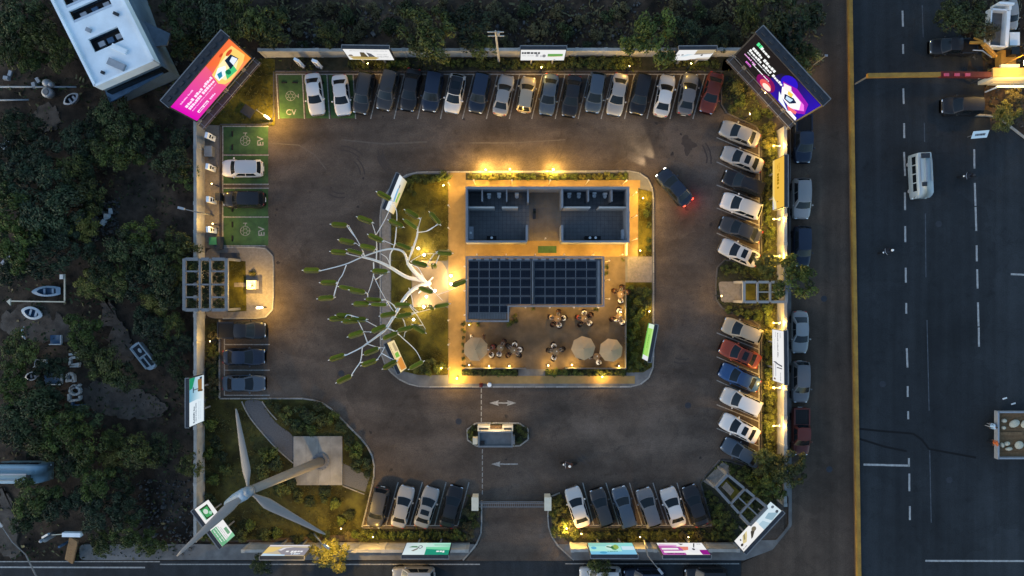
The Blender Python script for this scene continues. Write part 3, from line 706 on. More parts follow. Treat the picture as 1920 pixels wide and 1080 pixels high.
LM = LM[:-1] + [('the oval white boat', 61, 587)]
rw = random.Random(3)
near = {}
for i, (x, y, r) in enumerate(WOOD):
    nm, lx, ly = min(LM, key=lambda l: (l[1] - x) ** 2 + (l[2] - y) ** 2)
    near.setdefault(nm, []).append(((lx - x) ** 2 + (ly - y) ** 2, i))
LBL = {}
for nm, lst in near.items():
    for k, (_, i) in enumerate(sorted(lst)): LBL[i] = 'leafy tree in the dark wood, %s closest to %s' % (nth(k), nm) if k else 'leafy tree in the dark wood, the one closest to %s' % nm
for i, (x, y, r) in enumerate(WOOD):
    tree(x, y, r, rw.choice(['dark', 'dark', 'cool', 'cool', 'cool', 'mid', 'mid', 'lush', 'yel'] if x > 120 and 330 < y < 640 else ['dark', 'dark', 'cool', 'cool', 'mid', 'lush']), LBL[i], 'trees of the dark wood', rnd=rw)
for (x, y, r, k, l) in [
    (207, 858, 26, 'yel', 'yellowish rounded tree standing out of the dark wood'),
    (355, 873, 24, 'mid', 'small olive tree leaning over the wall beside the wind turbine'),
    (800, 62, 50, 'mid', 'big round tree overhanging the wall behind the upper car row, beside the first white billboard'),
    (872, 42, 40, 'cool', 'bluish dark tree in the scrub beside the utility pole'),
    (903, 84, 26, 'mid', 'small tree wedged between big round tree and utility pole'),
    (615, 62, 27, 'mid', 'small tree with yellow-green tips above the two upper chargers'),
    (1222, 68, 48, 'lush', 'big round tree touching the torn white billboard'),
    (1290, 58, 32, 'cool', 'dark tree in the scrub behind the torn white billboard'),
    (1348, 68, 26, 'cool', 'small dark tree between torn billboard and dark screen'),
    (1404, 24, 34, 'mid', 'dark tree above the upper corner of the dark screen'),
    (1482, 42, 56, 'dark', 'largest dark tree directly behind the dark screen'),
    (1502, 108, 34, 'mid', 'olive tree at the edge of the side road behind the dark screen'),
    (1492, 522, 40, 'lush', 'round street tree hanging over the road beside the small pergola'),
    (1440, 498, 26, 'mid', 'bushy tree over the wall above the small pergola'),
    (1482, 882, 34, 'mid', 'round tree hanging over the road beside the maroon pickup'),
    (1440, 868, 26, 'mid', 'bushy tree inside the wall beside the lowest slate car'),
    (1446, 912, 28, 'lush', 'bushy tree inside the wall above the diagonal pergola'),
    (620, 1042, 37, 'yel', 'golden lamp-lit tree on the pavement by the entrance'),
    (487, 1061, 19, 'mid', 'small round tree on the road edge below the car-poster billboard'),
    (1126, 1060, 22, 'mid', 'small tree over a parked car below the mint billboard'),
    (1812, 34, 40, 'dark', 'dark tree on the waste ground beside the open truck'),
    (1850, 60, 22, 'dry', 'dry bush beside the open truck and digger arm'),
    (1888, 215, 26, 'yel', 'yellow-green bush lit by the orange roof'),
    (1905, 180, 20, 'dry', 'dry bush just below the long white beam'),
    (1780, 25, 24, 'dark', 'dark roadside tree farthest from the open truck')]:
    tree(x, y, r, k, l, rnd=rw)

# shrubs: every one its own thing; labels count along their strip
def shrub(px, py, r, kind, label, group, z=0.1, rnd=rw):
    Rm = r / S
    c = G(px, py, z + Rm * .4)
    t = thing('shrub', label, 'shrub', (c.x, c.y, z), rnd.random() * 6.28, group)
    mb_ = None
    st = ob('stem', STEM, t); st.scale = (Rm, Rm, Rm * .6)
    f = ob('foliage', rnd.choice(SHRUB[kind]), t, (0, 0, Rm * .18)); f.scale = (Rm, Rm, Rm * rnd.uniform(.8, 1.1))
_m = MB()
for k in range(4):
    a = k * 1.57; _m.tube([(0, 0, 0), (.15 * math.cos(a), .15 * math.sin(a), .5), (.4 * math.cos(a), .4 * math.sin(a), 1)], [.05, .035, .015], 5)
STEM = _m.mesh('stem', M_BARK, True)
def row(place, end, group, pts, kinds, z=0.1):
    for i, p in enumerate(pts):
        shrub(p[0], p[1], p[2], p[3] if len(p) > 3 else rw.choice(kinds), 'shrub %s, %s from %s' % (place, nth(i), end), group, z)
def line(x0, y0, x1, y1, n, r, j=2.5):
    return [(x0 + (x1 - x0) * (i + .5) / n + rw.uniform(-j, j), y0 + (y1 - y0) * (i + .5) / n + rw.uniform(-j, j) * .6, r * rw.uniform(.8, 1.25)) for i in range(n)]
row('behind the upper car row', 'the magenta screen end', 'shrubs behind the upper car row', line(650, 120, 770, 120, 8, 9) + line(835, 119, 972, 120, 11, 9) + line(975, 123, 1060, 123, 7, 7) + line(1062, 117, 1185, 118, 9, 11) + line(1240, 120, 1345, 120, 8, 8), ['lush', 'mid', 'mid'])
row('behind the roadside car row', 'the dark screen end', 'shrubs along the roadside wall', line(1442, 235, 1442, 300, 5, 12) + line(1442, 305, 1442, 470, 12, 9) + line(1443, 585, 1443, 730, 11, 9.5) + line(1443, 740, 1442, 850, 8, 11), ['lush', 'mid', 'yel', 'mid'])
row('in the bed below the dark screen', 'the red car', 'shrubs under the dark screen', [(1380, 165, 14, 'yel'), (1388, 190, 13, 'lush'), (1372, 205, 9, 'mid'), (1418, 215, 11, 'lush'), (1440, 212, 12, 'lush'), (1444, 240, 12, 'yel'), (1405, 172, 9, 'dry')], ['mid'])
row('around the small pergola', 'the white sunroof car', 'shrubs round the small pergola', [(1360, 507, 11), (1378, 503, 11), (1395, 508, 12), (1414, 510, 12), (1430, 516, 10), (1366, 580, 8), (1385, 585, 9), (1402, 590, 10), (1420, 592, 11), (1438, 580, 12), (1440, 600, 10)], ['lush', 'mid', 'lush'])
row('below the lower cars by the turbine', 'the golden tree', 'shrubs below the lower cars by the turbine', line(645, 1003, 888, 1003, 17, 10), ['mid', 'dry', 'lush'])
row('beside the entrance gate pillar', 'the black car', 'shrubs at the gate pillar', [(872, 960, 9), (884, 968, 9), (890, 985, 9), (878, 985, 10), (868, 978, 8), (894, 960, 7)], ['dark', 'mid', 'dry'])
row('in the lamp-lit corner inside the gate', 'the gate pillar', 'shrubs in the lit gate corner', [(1042, 945, 10), (1038, 962, 9), (1052, 958, 10), (1044, 978, 11), (1058, 980, 9), (1040, 995, 11), (1056, 1000, 11), (1050, 935, 8)], ['yel', 'lush', 'mid'])
row('below the lower cars by the pergola', 'the gate', 'shrubs below the lower cars by the pergola', line(1072, 1003, 1345, 1003, 19, 10), ['mid', 'dry', 'yel', 'mid'])
row('around the diagonal pergola', 'the black car', 'shrubs round the diagonal pergola', [(1328, 925, 8), (1338, 938, 10), (1348, 955, 12), (1358, 972, 13), (1345, 982, 12), (1372, 990, 12), (1368, 1005, 11), (1352, 1002, 11), (1340, 965, 9), (1372, 882, 9), (1388, 890, 11), (1404, 898, 13), (1420, 905, 14), (1418, 925, 13), (1436, 932, 13), (1445, 890, 14), (1400, 880, 9), (1450, 915, 12)], ['mid', 'lush', 'mid'])
row('in the bed beside three dark cars', 'the lattice pergola', 'shrubs beside the three dark cars', line(398, 608, 400, 745, 11, 10), ['dark', 'mid', 'dry'])
row('in the turbine garden', 'the three dark cars', 'shrubs in the turbine garden', [(395, 795, 14), (408, 830, 14), (392, 850, 12), (415, 855, 13), (400, 900, 13), (425, 880, 12), (396, 935, 12), (505, 757, 9), (520, 765, 11), (535, 775, 15), (548, 795, 15), (565, 770, 14), (582, 782, 17), (598, 762, 13), (606, 790, 16), (560, 800, 13), (585, 805, 13), (625, 782, 13), (640, 800, 14), (655, 825, 13), (670, 845, 15), (682, 868, 14), (668, 875, 12), (688, 890, 8), (655, 838, 10), (505, 850, 18), (520, 870, 16), (492, 880, 17), (530, 920, 15), (548, 905, 12), (560, 932, 13), (582, 942, 12), (610, 928, 14), (628, 945, 12), (655, 965, 12), (640, 975, 10), (470, 985, 12), (455, 1005, 13), (500, 1005, 12), (520, 1000, 12), (560, 1010, 11), (590, 1005, 12), (612, 1003, 10), (380, 1000, 14), (400, 1012, 10), (432, 990, 12)], ['dark', 'mid', 'lush', 'dark'])
row('in the hedge beside the open-topped block', 'the lawn', 'hedge beside the open-topped block', [(835, 330, 12, 'lush'), (823, 334, 8, 'lush')] + line(878, 331, 1178, 331, 26, 7.2, 1.5), ['lush', 'mid', 'lush', 'yel'], .15)
row('in the terrace front hedge', 'the wind tree end', 'hedge along the terrace front', line(868, 698, 970, 698, 10, 7, 1) + line(1023, 698, 1172, 698, 14, 7.5, 1), ['lush', 'mid', 'lush'], .15)
row('along the far-left side of the terrace', 'the roof corner', 'hedge along the terrace side', line(869, 600, 869, 692, 7, 4.5, .5), ['mid', 'dark'], .15)
row('beside the white and blue island billboard', 'the kerb', 'shrubs at the island billboard', [(765, 340, 8), (778, 338, 10), (790, 334, 9), (768, 352, 8), (800, 340, 8), (812, 337, 8), (775, 362, 7)], ['mid', 'lush'], .15)
row('behind the small orange island billboard', 'the billboard', 'shrubs behind the orange island billboard', [(778, 690, 9), (795, 690, 12), (808, 680, 11), (820, 692, 10), (830, 685, 8), (803, 698, 9)], ['lush', 'mid', 'yel'], .15)
row('in the bed beside the green island sign', 'the paved square', 'shrubs beside the green sign', [(1182, 540, 8), (1198, 545, 10), (1212, 548, 11), (1180, 560, 8), (1196, 565, 10), (1212, 570, 10), (1184, 585, 9), (1200, 590, 9), (1180, 605, 9), (1194, 612, 8), (1182, 630, 10), (1180, 650, 9), (1190, 665, 9), (1180, 682, 9), (1198, 685, 9), (1212, 680, 7), (1188, 550, 8), (1204, 558, 8), (1190, 575, 8), (1206, 580, 8), (1192, 598, 8), (1186, 620, 8), (1186, 640, 8), (1196, 642, 7), (1188, 672, 8), (1204, 692, 7), (1180, 692, 7)], ['lush', 'mid', 'lush', 'dark'], .15)
row('in the narrow lawn beside the moving car', 'the corner', 'shrubs in the narrow lawn', [(1214, 385, 7), (1212, 400, 9), (1216, 422, 6), (1216, 450, 6), (1216, 466, 6)], ['lush', 'mid'], .15)
row('in the booth island', 'the booth side', 'shrubs in the booth island', [(888, 803, 7), (882, 814, 8), (890, 824, 8), (972, 803, 8), (984, 814, 8), (974, 825, 8), (984, 804, 6)], ['dark', 'mid'])
row('at the patio edge under the solar roof', 'the wind tree end', 'potted plants at the solar roof', [(880, 608, 5, 'yel'), (896, 608, 5), (955, 606, 8, 'lush'), (966, 602, 6, 'lush'), (965, 592, 5, 'yel'), (1000, 579, 4), (1118, 580, 5), (1138, 500, 5), (1136, 512, 5), (1168, 487, 4)], ['mid'], .14)

row('growing through the lattice pergola', 'its upper wood corner', 'plants under the lattice pergola', [(361, 496, 14), (361, 520, 14), (361, 545, 14), (361, 570, 14), (386, 500, 15), (386, 525, 15), (386, 550, 15), (386, 572, 14), (412, 497, 14), (412, 520, 14), (412, 545, 14), (412, 570, 14)], ['dark'], 1.7)
row('growing under the diagonal pergola', 'its planted bed', 'plants under the diagonal pergola', [(1390, 932, 9), (1403, 945, 9), (1391, 948, 8), (1407, 931, 8), (1405, 962, 9), (1420, 948, 9)], ['dark', 'mid'], .3)
row('growing under the small pergola', 'its lawn end', 'plants under the small pergola', [(1431, 537, 9), (1431, 557, 9), (1458, 537, 9), (1458, 557, 9)], ['dark', 'mid'], .3)
# ground cover: grass tufts, undergrowth, rubble
EXC = [P(e) for e in ([(1346, 528), (1392, 528), (1392, 567), (1352, 567)], [(1318, 902), (1354, 866), (1372, 876), (1366, 892), (1340, 916)], [(552, 817), (643, 817), (643, 908), (552, 908)], [(458, 750), (492, 750), (500, 770), (520, 795), (552, 816), (552, 868), (520, 840), (480, 795), (462, 770)], [(643, 868), (694, 892), (685, 922), (643, 908)])]
def scatter(name, polys, dens, size, m, z, seed, up=.6, label=None):
    thin = .45 if name == 'grass' else .8
    rnd = random.Random(seed); mb = MB(); tone = []
    for poly in polys:
        xs = [p[0] for p in poly]; ys = [p[1] for p in poly]
        n = int((max(xs) - min(xs)) * (max(ys) - min(ys)) * dens)
        for _ in range(n):
            x, y = rnd.uniform(min(xs), max(xs)), rnd.uniform(min(ys), max(ys))
            if not inside(x, y, poly) or any(inside(x, y, e) for e in EXC): continue
            if math.sin(x * .9 + seed) + math.sin(y * 1.1 - seed) + rnd.gauss(0, .8) < -.3: continue
            a = rnd.random() * 6.28; s = size * rnd.uniform(.5, 1.4); dx, dy = math.cos(a) * s * thin, math.sin(a) * s * thin
            hx, hy = rnd.gauss(0, s * .6), rnd.gauss(0, s * .6)
            mb.add([(x - dx * .5, y - dy * .5, z), (x + dx * .5, y + dy * .5, z), (x + dx * .3 + hx, y + dy * .3 + hy, z + s * up), (x - dx * .3 + hx, y - dy * .3 + hy, z + s * up)], [(0, 1, 2, 3)])
            tone.append(min(1, max(0, rnd.gauss(.5, .22))))
    o = ob(name, mb.mesh(name, m, tone=tone)); o['kind'] = 'stuff'
    o['label'] = label or 'low green ground cover between the shrubs of the car park beds'; return o
scatter('grass', [nw_lawn, w_lawn, sw_garden], 40, .16, LEAF['grassd'], .10, 1, label='short grass round the charging corner and the turbine garden')
scatter('grass', [lawn_n, lawn_s, lawn_m, lawn_e, garden_e], 55, .13, LEAF['grass'], .15, 2, label='short golden grass on the lamp-lit island lawns')
scatter('ground_cover', [north_bed, e_bed, se_bed, s_bed, w_bed, booth_isl], 34, .20, LEAF['mid'], .10, 3)
wood_poly = P([(-20, -20), (560, -20), (500, 100), (440, 100), (366, 226), (366, 1046), (-20, 1046)])
scrub_poly = P([(480, -20), (1560, -20), (1540, 120), (1480, 200), (1392, 92), (500, 95)])
scatter('undergrowth', [wood_poly], 5, .30, LEAF['dark'], .0, 4, label='dark undergrowth beneath the trees of the wood')
scatter('undergrowth', [scrub_poly], 14, .30, LEAF['dry'], .0, 5, label='dry undergrowth on the waste ground behind the upper wall')
scatter('undergrowth', [P([(1760, -10), (1930, -10), (1930, 250), (1855, 205), (1845, 105), (1795, 60)])], 14, .3, LEAF['dry'], .0, 6, label='dry undergrowth beside the open truck and kiosk')
for i, (x, y, r) in enumerate([(530, 30, 16), (560, 55, 15), (590, 20, 18), (650, 30, 20), (680, 55, 18), (700, 20, 16), (730, 50, 20), (740, 85, 12), (660, 75, 14), (570, 85, 12), (930, 20, 16), (955, 45, 18), (985, 20, 18), (1010, 55, 20), (1045, 25, 16), (1060, 60, 18), (1090, 40, 14), (1120, 65, 14), (1140, 30, 16), (1165, 20, 18), (950, 80, 14), (1100, 85, 10), (1175, 90, 12), (1265, 18, 20), (1310, 22, 18), (1345, 30, 16), (620, 15, 14), (760, 15, 16), (830, 10, 14), (1380, 70, 14)]):
    shrub(x, y, r, 'dry' if i % 3 else 'dark', 'dry scrub bush on the waste ground, %s from the magenta screen' % nth(i), 'scrub bushes behind the upper wall', -.1)
def rubble(polys, n, seed):
    rnd = random.Random(seed); mb = MB()
    for poly in polys:
        xs = [p[0] for p in poly]; ys = [p[1] for p in poly]
        for _ in range(n):
            x, y = rnd.uniform(min(xs), max(xs)), rnd.uniform(min(ys), max(ys))
            if not inside(x, y, poly): continue
            s = rnd.uniform(.05, .22) * (2.0 if rnd.random() < .06 else 1)
            mb.box(x, y, -.12, s * rnd.uniform(.6, 1.6), s, s * rnd.uniform(.8, 1.6), rnd.random() * 3, taper=rnd.uniform(.4, .9))
    o = ob('rubble', mb.mesh('rubble', M_RUBB)); o['kind'] = 'stuff'; o['label'] = 'grey rubble and litter strewn over bare ground'
rubble([P([(930, -10), (1240, -10), (1180, 95), (930, 95)]), P([(480, 60), (740, 0), (740, 92), (500, 95)]), P([(255, 900), (380, 900), (372, 1040), (262, 1040)]), P([(150, 380), (225, 370), (220, 440), (160, 460)]), P([(280, 60), (340, 90), (400, 130), (330, 190)]), P([(1790, 20), (1930, 20), (1930, 250), (1860, 205)])], 420, 11)

# ================================================================== VEHICLES
def loft(mb, secs, mi=0):
    n = len(secs[0]); vs = [p for s_ in secs for p in s_]; fs = []
    for i in range(len(secs) - 1):
        for k in range(n - 1):
            fs.append((i * n + k, i * n + k + 1, (i + 1) * n + k + 1, (i + 1) * n + k))
    fs.append(tuple(range(n))[::-1]); fs.append(tuple(range((len(secs) - 1) * n, len(secs) * n)))
    return mb.add(vs, fs, mi)
CARS = {
 # L, W, belt z, roof z, top profile [(t, z)], cabin base rear/front x, roof rear/front x
 'sedan': dict(L=4.55, W=1.82, belt=.94, roof=1.44, top=[(-1, .62), (-.95, .90), (-.8, .97), (-.5, .98), (.3, .95), (.55, .90), (.8, .82), (.93, .72), (1, .52)], cb=(-1.62, 1.02), cr=(-.95, .25)),
 'hatch': dict(L=4.05, W=1.76, belt=.96, roof=1.52, top=[(-1, .60), (-.96, .92), (-.8, .98), (-.4, .98), (.3, .96), (.55, .92), (.8, .84), (.93, .74), (1, .52)], cb=(-1.92, .98), cr=(-1.55, .22)),
 'suv': dict(L=4.5, W=1.88, belt=1.10, roof=1.72, top=[(-1, .66), (-.97, 1.05), (-.8, 1.12), (-.4, 1.12), (.3, 1.10), (.55, 1.06), (.8, 1.00), (.94, .88), (1, .60)], cb=(-2.14, 1.05), cr=(-1.85, .36)),
 'pickup': dict(L=5.25, W=1.90, belt=1.10, roof=1.76, top=[(-1, .70), (-.985, 1.05), (-.8, 1.10), (-.4, 1.10), (.35, 1.10), (.6, 1.06), (.8, 1.01), (.94, .90), (1, .62)], cb=(-.75, 1.38), cr=(-.55, .68)),
}
CM = {}
def interp(tab, t):
    for (a, za), (b, zb) in zip(tab, tab[1:]):
        if t <= b: return za + (zb - za) * (t - a) / (b - a)
    return tab[-1][1]
def car_meshes(kind):
    if kind in CM: return CM[kind]
    D = CARS[kind]; L_, W, belt, rf = D['L'], D['W'], D['belt'], D['roof']; out = {}
    def hw(t): return W / 2 * (max(0.0, 1 - abs(t) ** 7 * .52)) ** .5
    ts = [-1, -.985, -.95, -.88, -.76, -.6, -.4, -.2, 0, .2, .4, .55, .68, .8, .88, .94, .98, 1]
    mb = MB(); secs = []
    for t in ts:
        w = hw(t); z = interp(D['top'], t); x = t * L_ / 2; lo = .26 + (.16 if abs(t) > .97 else 0)
        prof = [(0, lo), (w * .86, lo), (w * .97, lo + .12), (w, lo + .28), (w * .985, z - .20), (w * .95, z - .08), (w * .87, z - .015), (w * .6, z + .02), (w * .3, z + .035), (0, z + .04)]
        secs.append([(x, -a, b) for a, b in prof] + [(x, a, b) for a, b in prof[-2::-1]])
    loft(mb, secs)
    for sx in (.63, -.60):      # wheel arch lips
        for sy in (-1, 1):
            mb.box(sx * L_ / 2, sy * (hw(sx) - .02), .22, .78, .06, .40, mi=1)
    cb, cr = D['cb'], D['cr']; wb, wr = W / 2 - .07, W / 2 - .27
    def front(u, v): s_ = 2 * u - 1; return Vector((cb[1] + (cr[1] - cb[1]) * v + .16 * (1 - s_ * s_) * (1 - .45 * v), s_ * (wb + (wr - wb) * v), belt + (rf - .03 - belt) * v + .03 * (1 - s_ * s_) * v))
    def rear(u, v): s_ = 1 - 2 * u; return Vector((cb[0] + (cr[0] - cb[0]) * v - .10 * (1 - s_ * s_) * (1 - .45 * v), s_ * (wb + (wr - wb) * v), belt + (rf - .03 - belt) * v + .03 * (1 - s_ * s_) * v))
    def side(sg):
        def f(u, v):
            a = cb[0] + (cb[1] - cb[0]) * u; b = cr[0] + (cr[1] - cr[0]) * u; k = .05 * math.sin(math.pi * u)
            return Vector((a + (b - a) * v, sg * ((wb + k * .4) + (wr - wb + k * .2) * v), belt + (rf - .03 + k - belt) * v))
        return f
    def roof(u, v):
        s_ = 2 * v - 1; a = cr[0] - .055 * (1 - s_ * s_); b = cr[1] + .09 * (1 - s_ * s_); k = math.sin(math.pi * u)
        return Vector((a + (b - a) * u, s_ * (wr + .03 * k), rf - .03 + .03 * (1 - s_ * s_) + .05 * k))
    mb.grid(front, 8, 4); mb.grid(rear, 8, 4); mb.grid(side(1), 8, 3, flip=True); mb.grid(side(-1), 8, 3)
    out['body'] = mb.mesh('body', [paint('white', PC['white']), M_BLACK], True)
    r = MB(); r.grid(roof, 8, 6); out['roof'] = r.mesh('roof', paint('white', PC['white']), True)
    def pane(fn, u0, u1, v0, v1, off, flip=False, nu=6):
        def f(a, b):
            u, v = u0 + (u1 - u0) * a, v0 + (v1 - v0) * b; p = fn(u, v); e = .01
            n = (fn(u + e, v) - fn(u - e, v)).cross(fn(u, v + e) - fn(u, v - e)).normalized()
            return p + n * (-off if flip else off)
        m_ = MB(); m_.grid(f, nu, 3, flip=flip); return m_
    out['windscreen'] = pane(front, .07, .93, .08, .93, .010).mesh('windscreen', M_GLASS, True)
    out['rear_window'] = pane(rear, .10, .90, .16 if kind != 'sedan' else .08, .92, .010).mesh('rear_window', M_GLASS, True)
    for nm, sg in (('a', 1), ('b', -1)):
        for q, (u0, u1) in enumerate(((.14, .50), (.53, .86))):
            out['side_window' + nm + str(q)] = pane(side(sg), u0, u1, .10, .88, .010, flip=sg > 0).mesh('side_window', M_GLASS, True)
    w = MB(); w.tube([(0, -.11, 0), (0, .11, 0)], .33, 14); w.tube([(0, -.115, 0), (0, .115, 0)], .20, 10, mi=1); out['wheel'] = w.mesh('wheel', [M_BLACK, M_ALU])
    zl = interp(D['top'], .93)
    def lamp_m(sx, sy, m, nm):
        t = .945 * sx; m_ = MB(); x0 = t * L_ / 2
        m_.ball((x0 - sx * .03, sy * (hw(t) - .19), interp(D['top'], t) - .055), (.13, .17, .06), 8, 6); return m_.mesh(nm, m, True)
    for sy, q in ((1, 'a'), (-1, 'b')):
        out['headlight' + q] = lamp_m(1, sy, M_CHROME, 'headlight'); out['tail_light' + q] = lamp_m(-1, sy, M_TAIL, 'tail_light')
        m_ = MB(); m_.ball((cb[1] - .30, sy * (W / 2 + .07), belt + .06), (.10, .12, .08), 8, 5); out['mirror' + q] = m_.mesh('mirror', paint('white', PC['white']), True)
    g = MB(); g.box(L_ / 2 - .05, 0, .40, .10, 1.0, .20); out['grille'] = g.mesh('grille', M_BLACK)
    sr = MB(); sr.grid(lambda u, v: roof(.28 + .42 * u, .16 + .68 * v) + Vector((0, 0, .008)), 5, 5); out['sunroof'] = sr.mesh('sunroof', M_GLASS, True)
    pl = MB(); pl.box(-L_ / 2 - .012, 0, .52, .02, .5, .12); out['number_plate'] = pl.mesh('number_plate', M_WHITE)
    rr = MB()
    for sy in (-1, 1): rr.tube([tuple(roof(.05, .5 + sy * .44) + Vector((0, 0, .02))), tuple(roof(.5, .5 + sy * .44) + Vector((0, 0, .07))), tuple(roof(.93, .5 + sy * .44) + Vector((0, 0, .02)))], .022, 6)
    out['roof_rails'] = rr.mesh('roof_rail', M_DARK)
    if kind == 'pickup':
        b = MB(); b.box(-1.72, 0, 1.12, 1.72, 1.5, .03, mi=0)
        for sy in (-1, 1): b.box(-1.72, sy * .80, 1.10, 1.80, .14, .10, mi=1)
        b.box(-2.55, 0, 1.10, .12, 1.5, .10, mi=1)
        for k in range(6): b.box(-1.72, -.6 + k * .24, 1.15, 1.66, .05, .02, mi=0)
        out['cargo_bed'] = b.mesh('cargo_bed', [M_BLACK, paint('white', PC['white'])])
    CM[kind] = out; return out
def repaint(o, m, slot=0):
    o.material_slots[slot].link = 'OBJECT'; o.material_slots[slot].material = m
CAR_STYLE = {'body', 'roof', 'mirrora', 'mirrorb'}
def car(px, py, vx, vy, kind, colr, label, group, sunroof=False, roofc=None, rails=False, scale=1.0, lit=False, name='car', z=0.02, cat='car'):
    c = G(px, py, .75); M_ = car_meshes(kind); D = CARS[kind]
    t = thing(name, label, cat, (c.x, c.y, z), math.atan2(-vy, vx), group)
    jr = random.Random(int(px * 7 + py * 3)); t.scale = (scale * jr.uniform(.96, 1.03), scale * jr.uniform(.97, 1.03), scale * jr.uniform(.96, 1.05))
    pm = PAINTS[colr]
    for k in ('body', 'roof', 'mirrora', 'mirrorb', 'cargo_bed'):
        if k in M_:
            o = ob(k.rstrip('ab') if k.startswith('mirror') else k, M_[k], t)
            repaint(o, PAINTS[roofc] if (k == 'roof' and roofc) else pm, 1 if k == 'cargo_bed' else 0)
    for k in ('windscreen', 'rear_window', 'side_windowa0', 'side_windowa1', 'side_windowb0', 'side_windowb1', 'grille', 'number_plate'):
        ob(k.rstrip('01').rstrip('ab') if k.startswith('side') else k, M_[k], t)
    for q in 'ab':
        o = ob('headlight', M_['headlight' + q], t); o2 = ob('tail_light', M_['tail_light' + q], t)
        if lit: repaint(o, M_HEADON); repaint(o2, M_TAILON)
    for sx in (.63, -.60):
        for sy in (-1, 1): ob('wheel', M_['wheel'], t, (sx * D['L'] / 2, sy * (D['W'] / 2 - .13), .33))
    if sunroof: ob('sunroof', M_['sunroof'], t)
    if rails: ob('roof_rails', M_['roof_rails'], t)
    return t
UR = 'cars of the upper row'
for a in [
 (590, 176, 6, 45, 'sedan', 'white', 'white saloon in the green bay next to the empty CV bay', UR, {}),
 (640, 178, 5, 46, 'sedan', 'white', 'white saloon in the second occupied green bay, beside a dark estate', UR, {}),
 (682, 175, -8, 40, 'suv', 'dgrey', 'dark estate car half in the last green bay', UR, dict(rails=True)),
 (727, 169, -10, 41, 'suv', 'dgrey', 'dark grey car right below the edge of the first white billboard', UR, {}),
 (770, 168, -8, 44, 'sedan', 'black', 'black saloon under the big overhanging tree', UR, {}),
 (811, 172, -7, 41, 'suv', 'navy', 'dark blue car between a black saloon and a white black-roofed car', UR, {}),
 (853, 176, -9, 43, 'hatch', 'white', 'white car with a black roof below the utility pole', UR, dict(roofc='black', sunroof=True, scale=1.06)),
 (899, 175, -9, 42, 'suv', 'navy', 'dark navy car beside the white black-roofed car', UR, {}),
 (944, 178, 9, -43, 'sedan', 'silver', 'silver saloon beside a beige hatchback in the upper row', UR, {}),
 (987, 177, 7, -42, 'hatch', 'beige', 'beige silver hatchback below the white billboard with green stripe', UR, {}),
 (1029, 177, -7, 46, 'sedan', 'slate', 'blue-grey saloon with pale tail beside the beige hatchback', UR, {}),
 (1072, 180, -7, 43, 'sedan', 'black', 'black saloon between two blue-grey cars in the upper row', UR, {}),
 (1116, 174, -7, 43, 'hatch', 'slate', 'slate blue hatchback beside a white-silver saloon', UR, dict(scale=1.06)),
 (1158, 177, -9, 46, 'sedan', 'silver', 'white-silver saloon between slate hatchback and black estate', UR, {}),
 (1200, 177, -9, 44, 'suv', 'black', 'black estate car between two pale saloons', UR, {}),
 (1246, 179, 9, -44, 'sedan', 'white', 'white saloon below the torn white billboard', UR, {}),
 (1290, 176, 8, -42, 'sedan', 'grey', 'grey saloon beside the red car', UR, {}),
 (1334, 174, -11, 40, 'sedan', 'maroon', 'red-brown saloon at the end of the upper row', UR, {})]:
    car(*a[:8], **a[8])
ER = 'cars of the roadside row inside the wall'
for a in [
 (1387, 251, -54, -22, 'sedan', 'silver', 'silver saloon nearest the dark screen in the roadside row', ER, {}),
 (1392, 299, -53, -22, 'sedan', 'silver', 'silver saloon with open-looking sunroof in the roadside row', ER, dict(sunroof=True)),
 (1394, 344, -48, -19, 'suv', 'black', 'black off-roader with roof rails level with the yellow billboard', ER, dict(rails=True)),
 (1389, 386, -48, -18, 'hatch', 'white', 'white hatchback between two black cars in the roadside row', ER, dict(scale=1.06)),
 (1389, 431, -49, -19, 'sedan', 'dgrey', 'near-black saloon next to the white sunroof car', ER, {}),
 (1386, 474, -48, -22, 'sedan', 'white', 'white saloon with black sunroof beside the small pergola', ER, dict(sunroof=True)),
 (1391, 620, -46, -18, 'hatch', 'beige', 'beige silver hatchback below the small pergola', ER, dict(scale=1.06)),
 (1387.5, 664, -48, -22, 'sedan', 'orange', 'orange-red car with dark roof', ER, dict(roofc='maroon', sunroof=True)),
 (1387, 708, -49, -23, 'sedan', 'blue', 'bright dark-blue saloon below the orange-red car', ER, {}),
 (1389, 753, -49, -22, 'suv', 'white', 'white estate car below the blue saloon', ER, {}),
 (1387, 803, -44, -23, 'sedan', 'white', 'white saloon with black sunroof above the lowest slate car', ER, dict(sunroof=True)),
 (1391, 849, -44, -24, 'sedan', 'slate', 'dark slate saloon, lowest in the roadside row', ER, {})]:
    car(*a[:8], **a[8])
LT, LP_ = 'cars of the lower row beside the turbine garden', 'cars of the lower row beside the diagonal pergola'
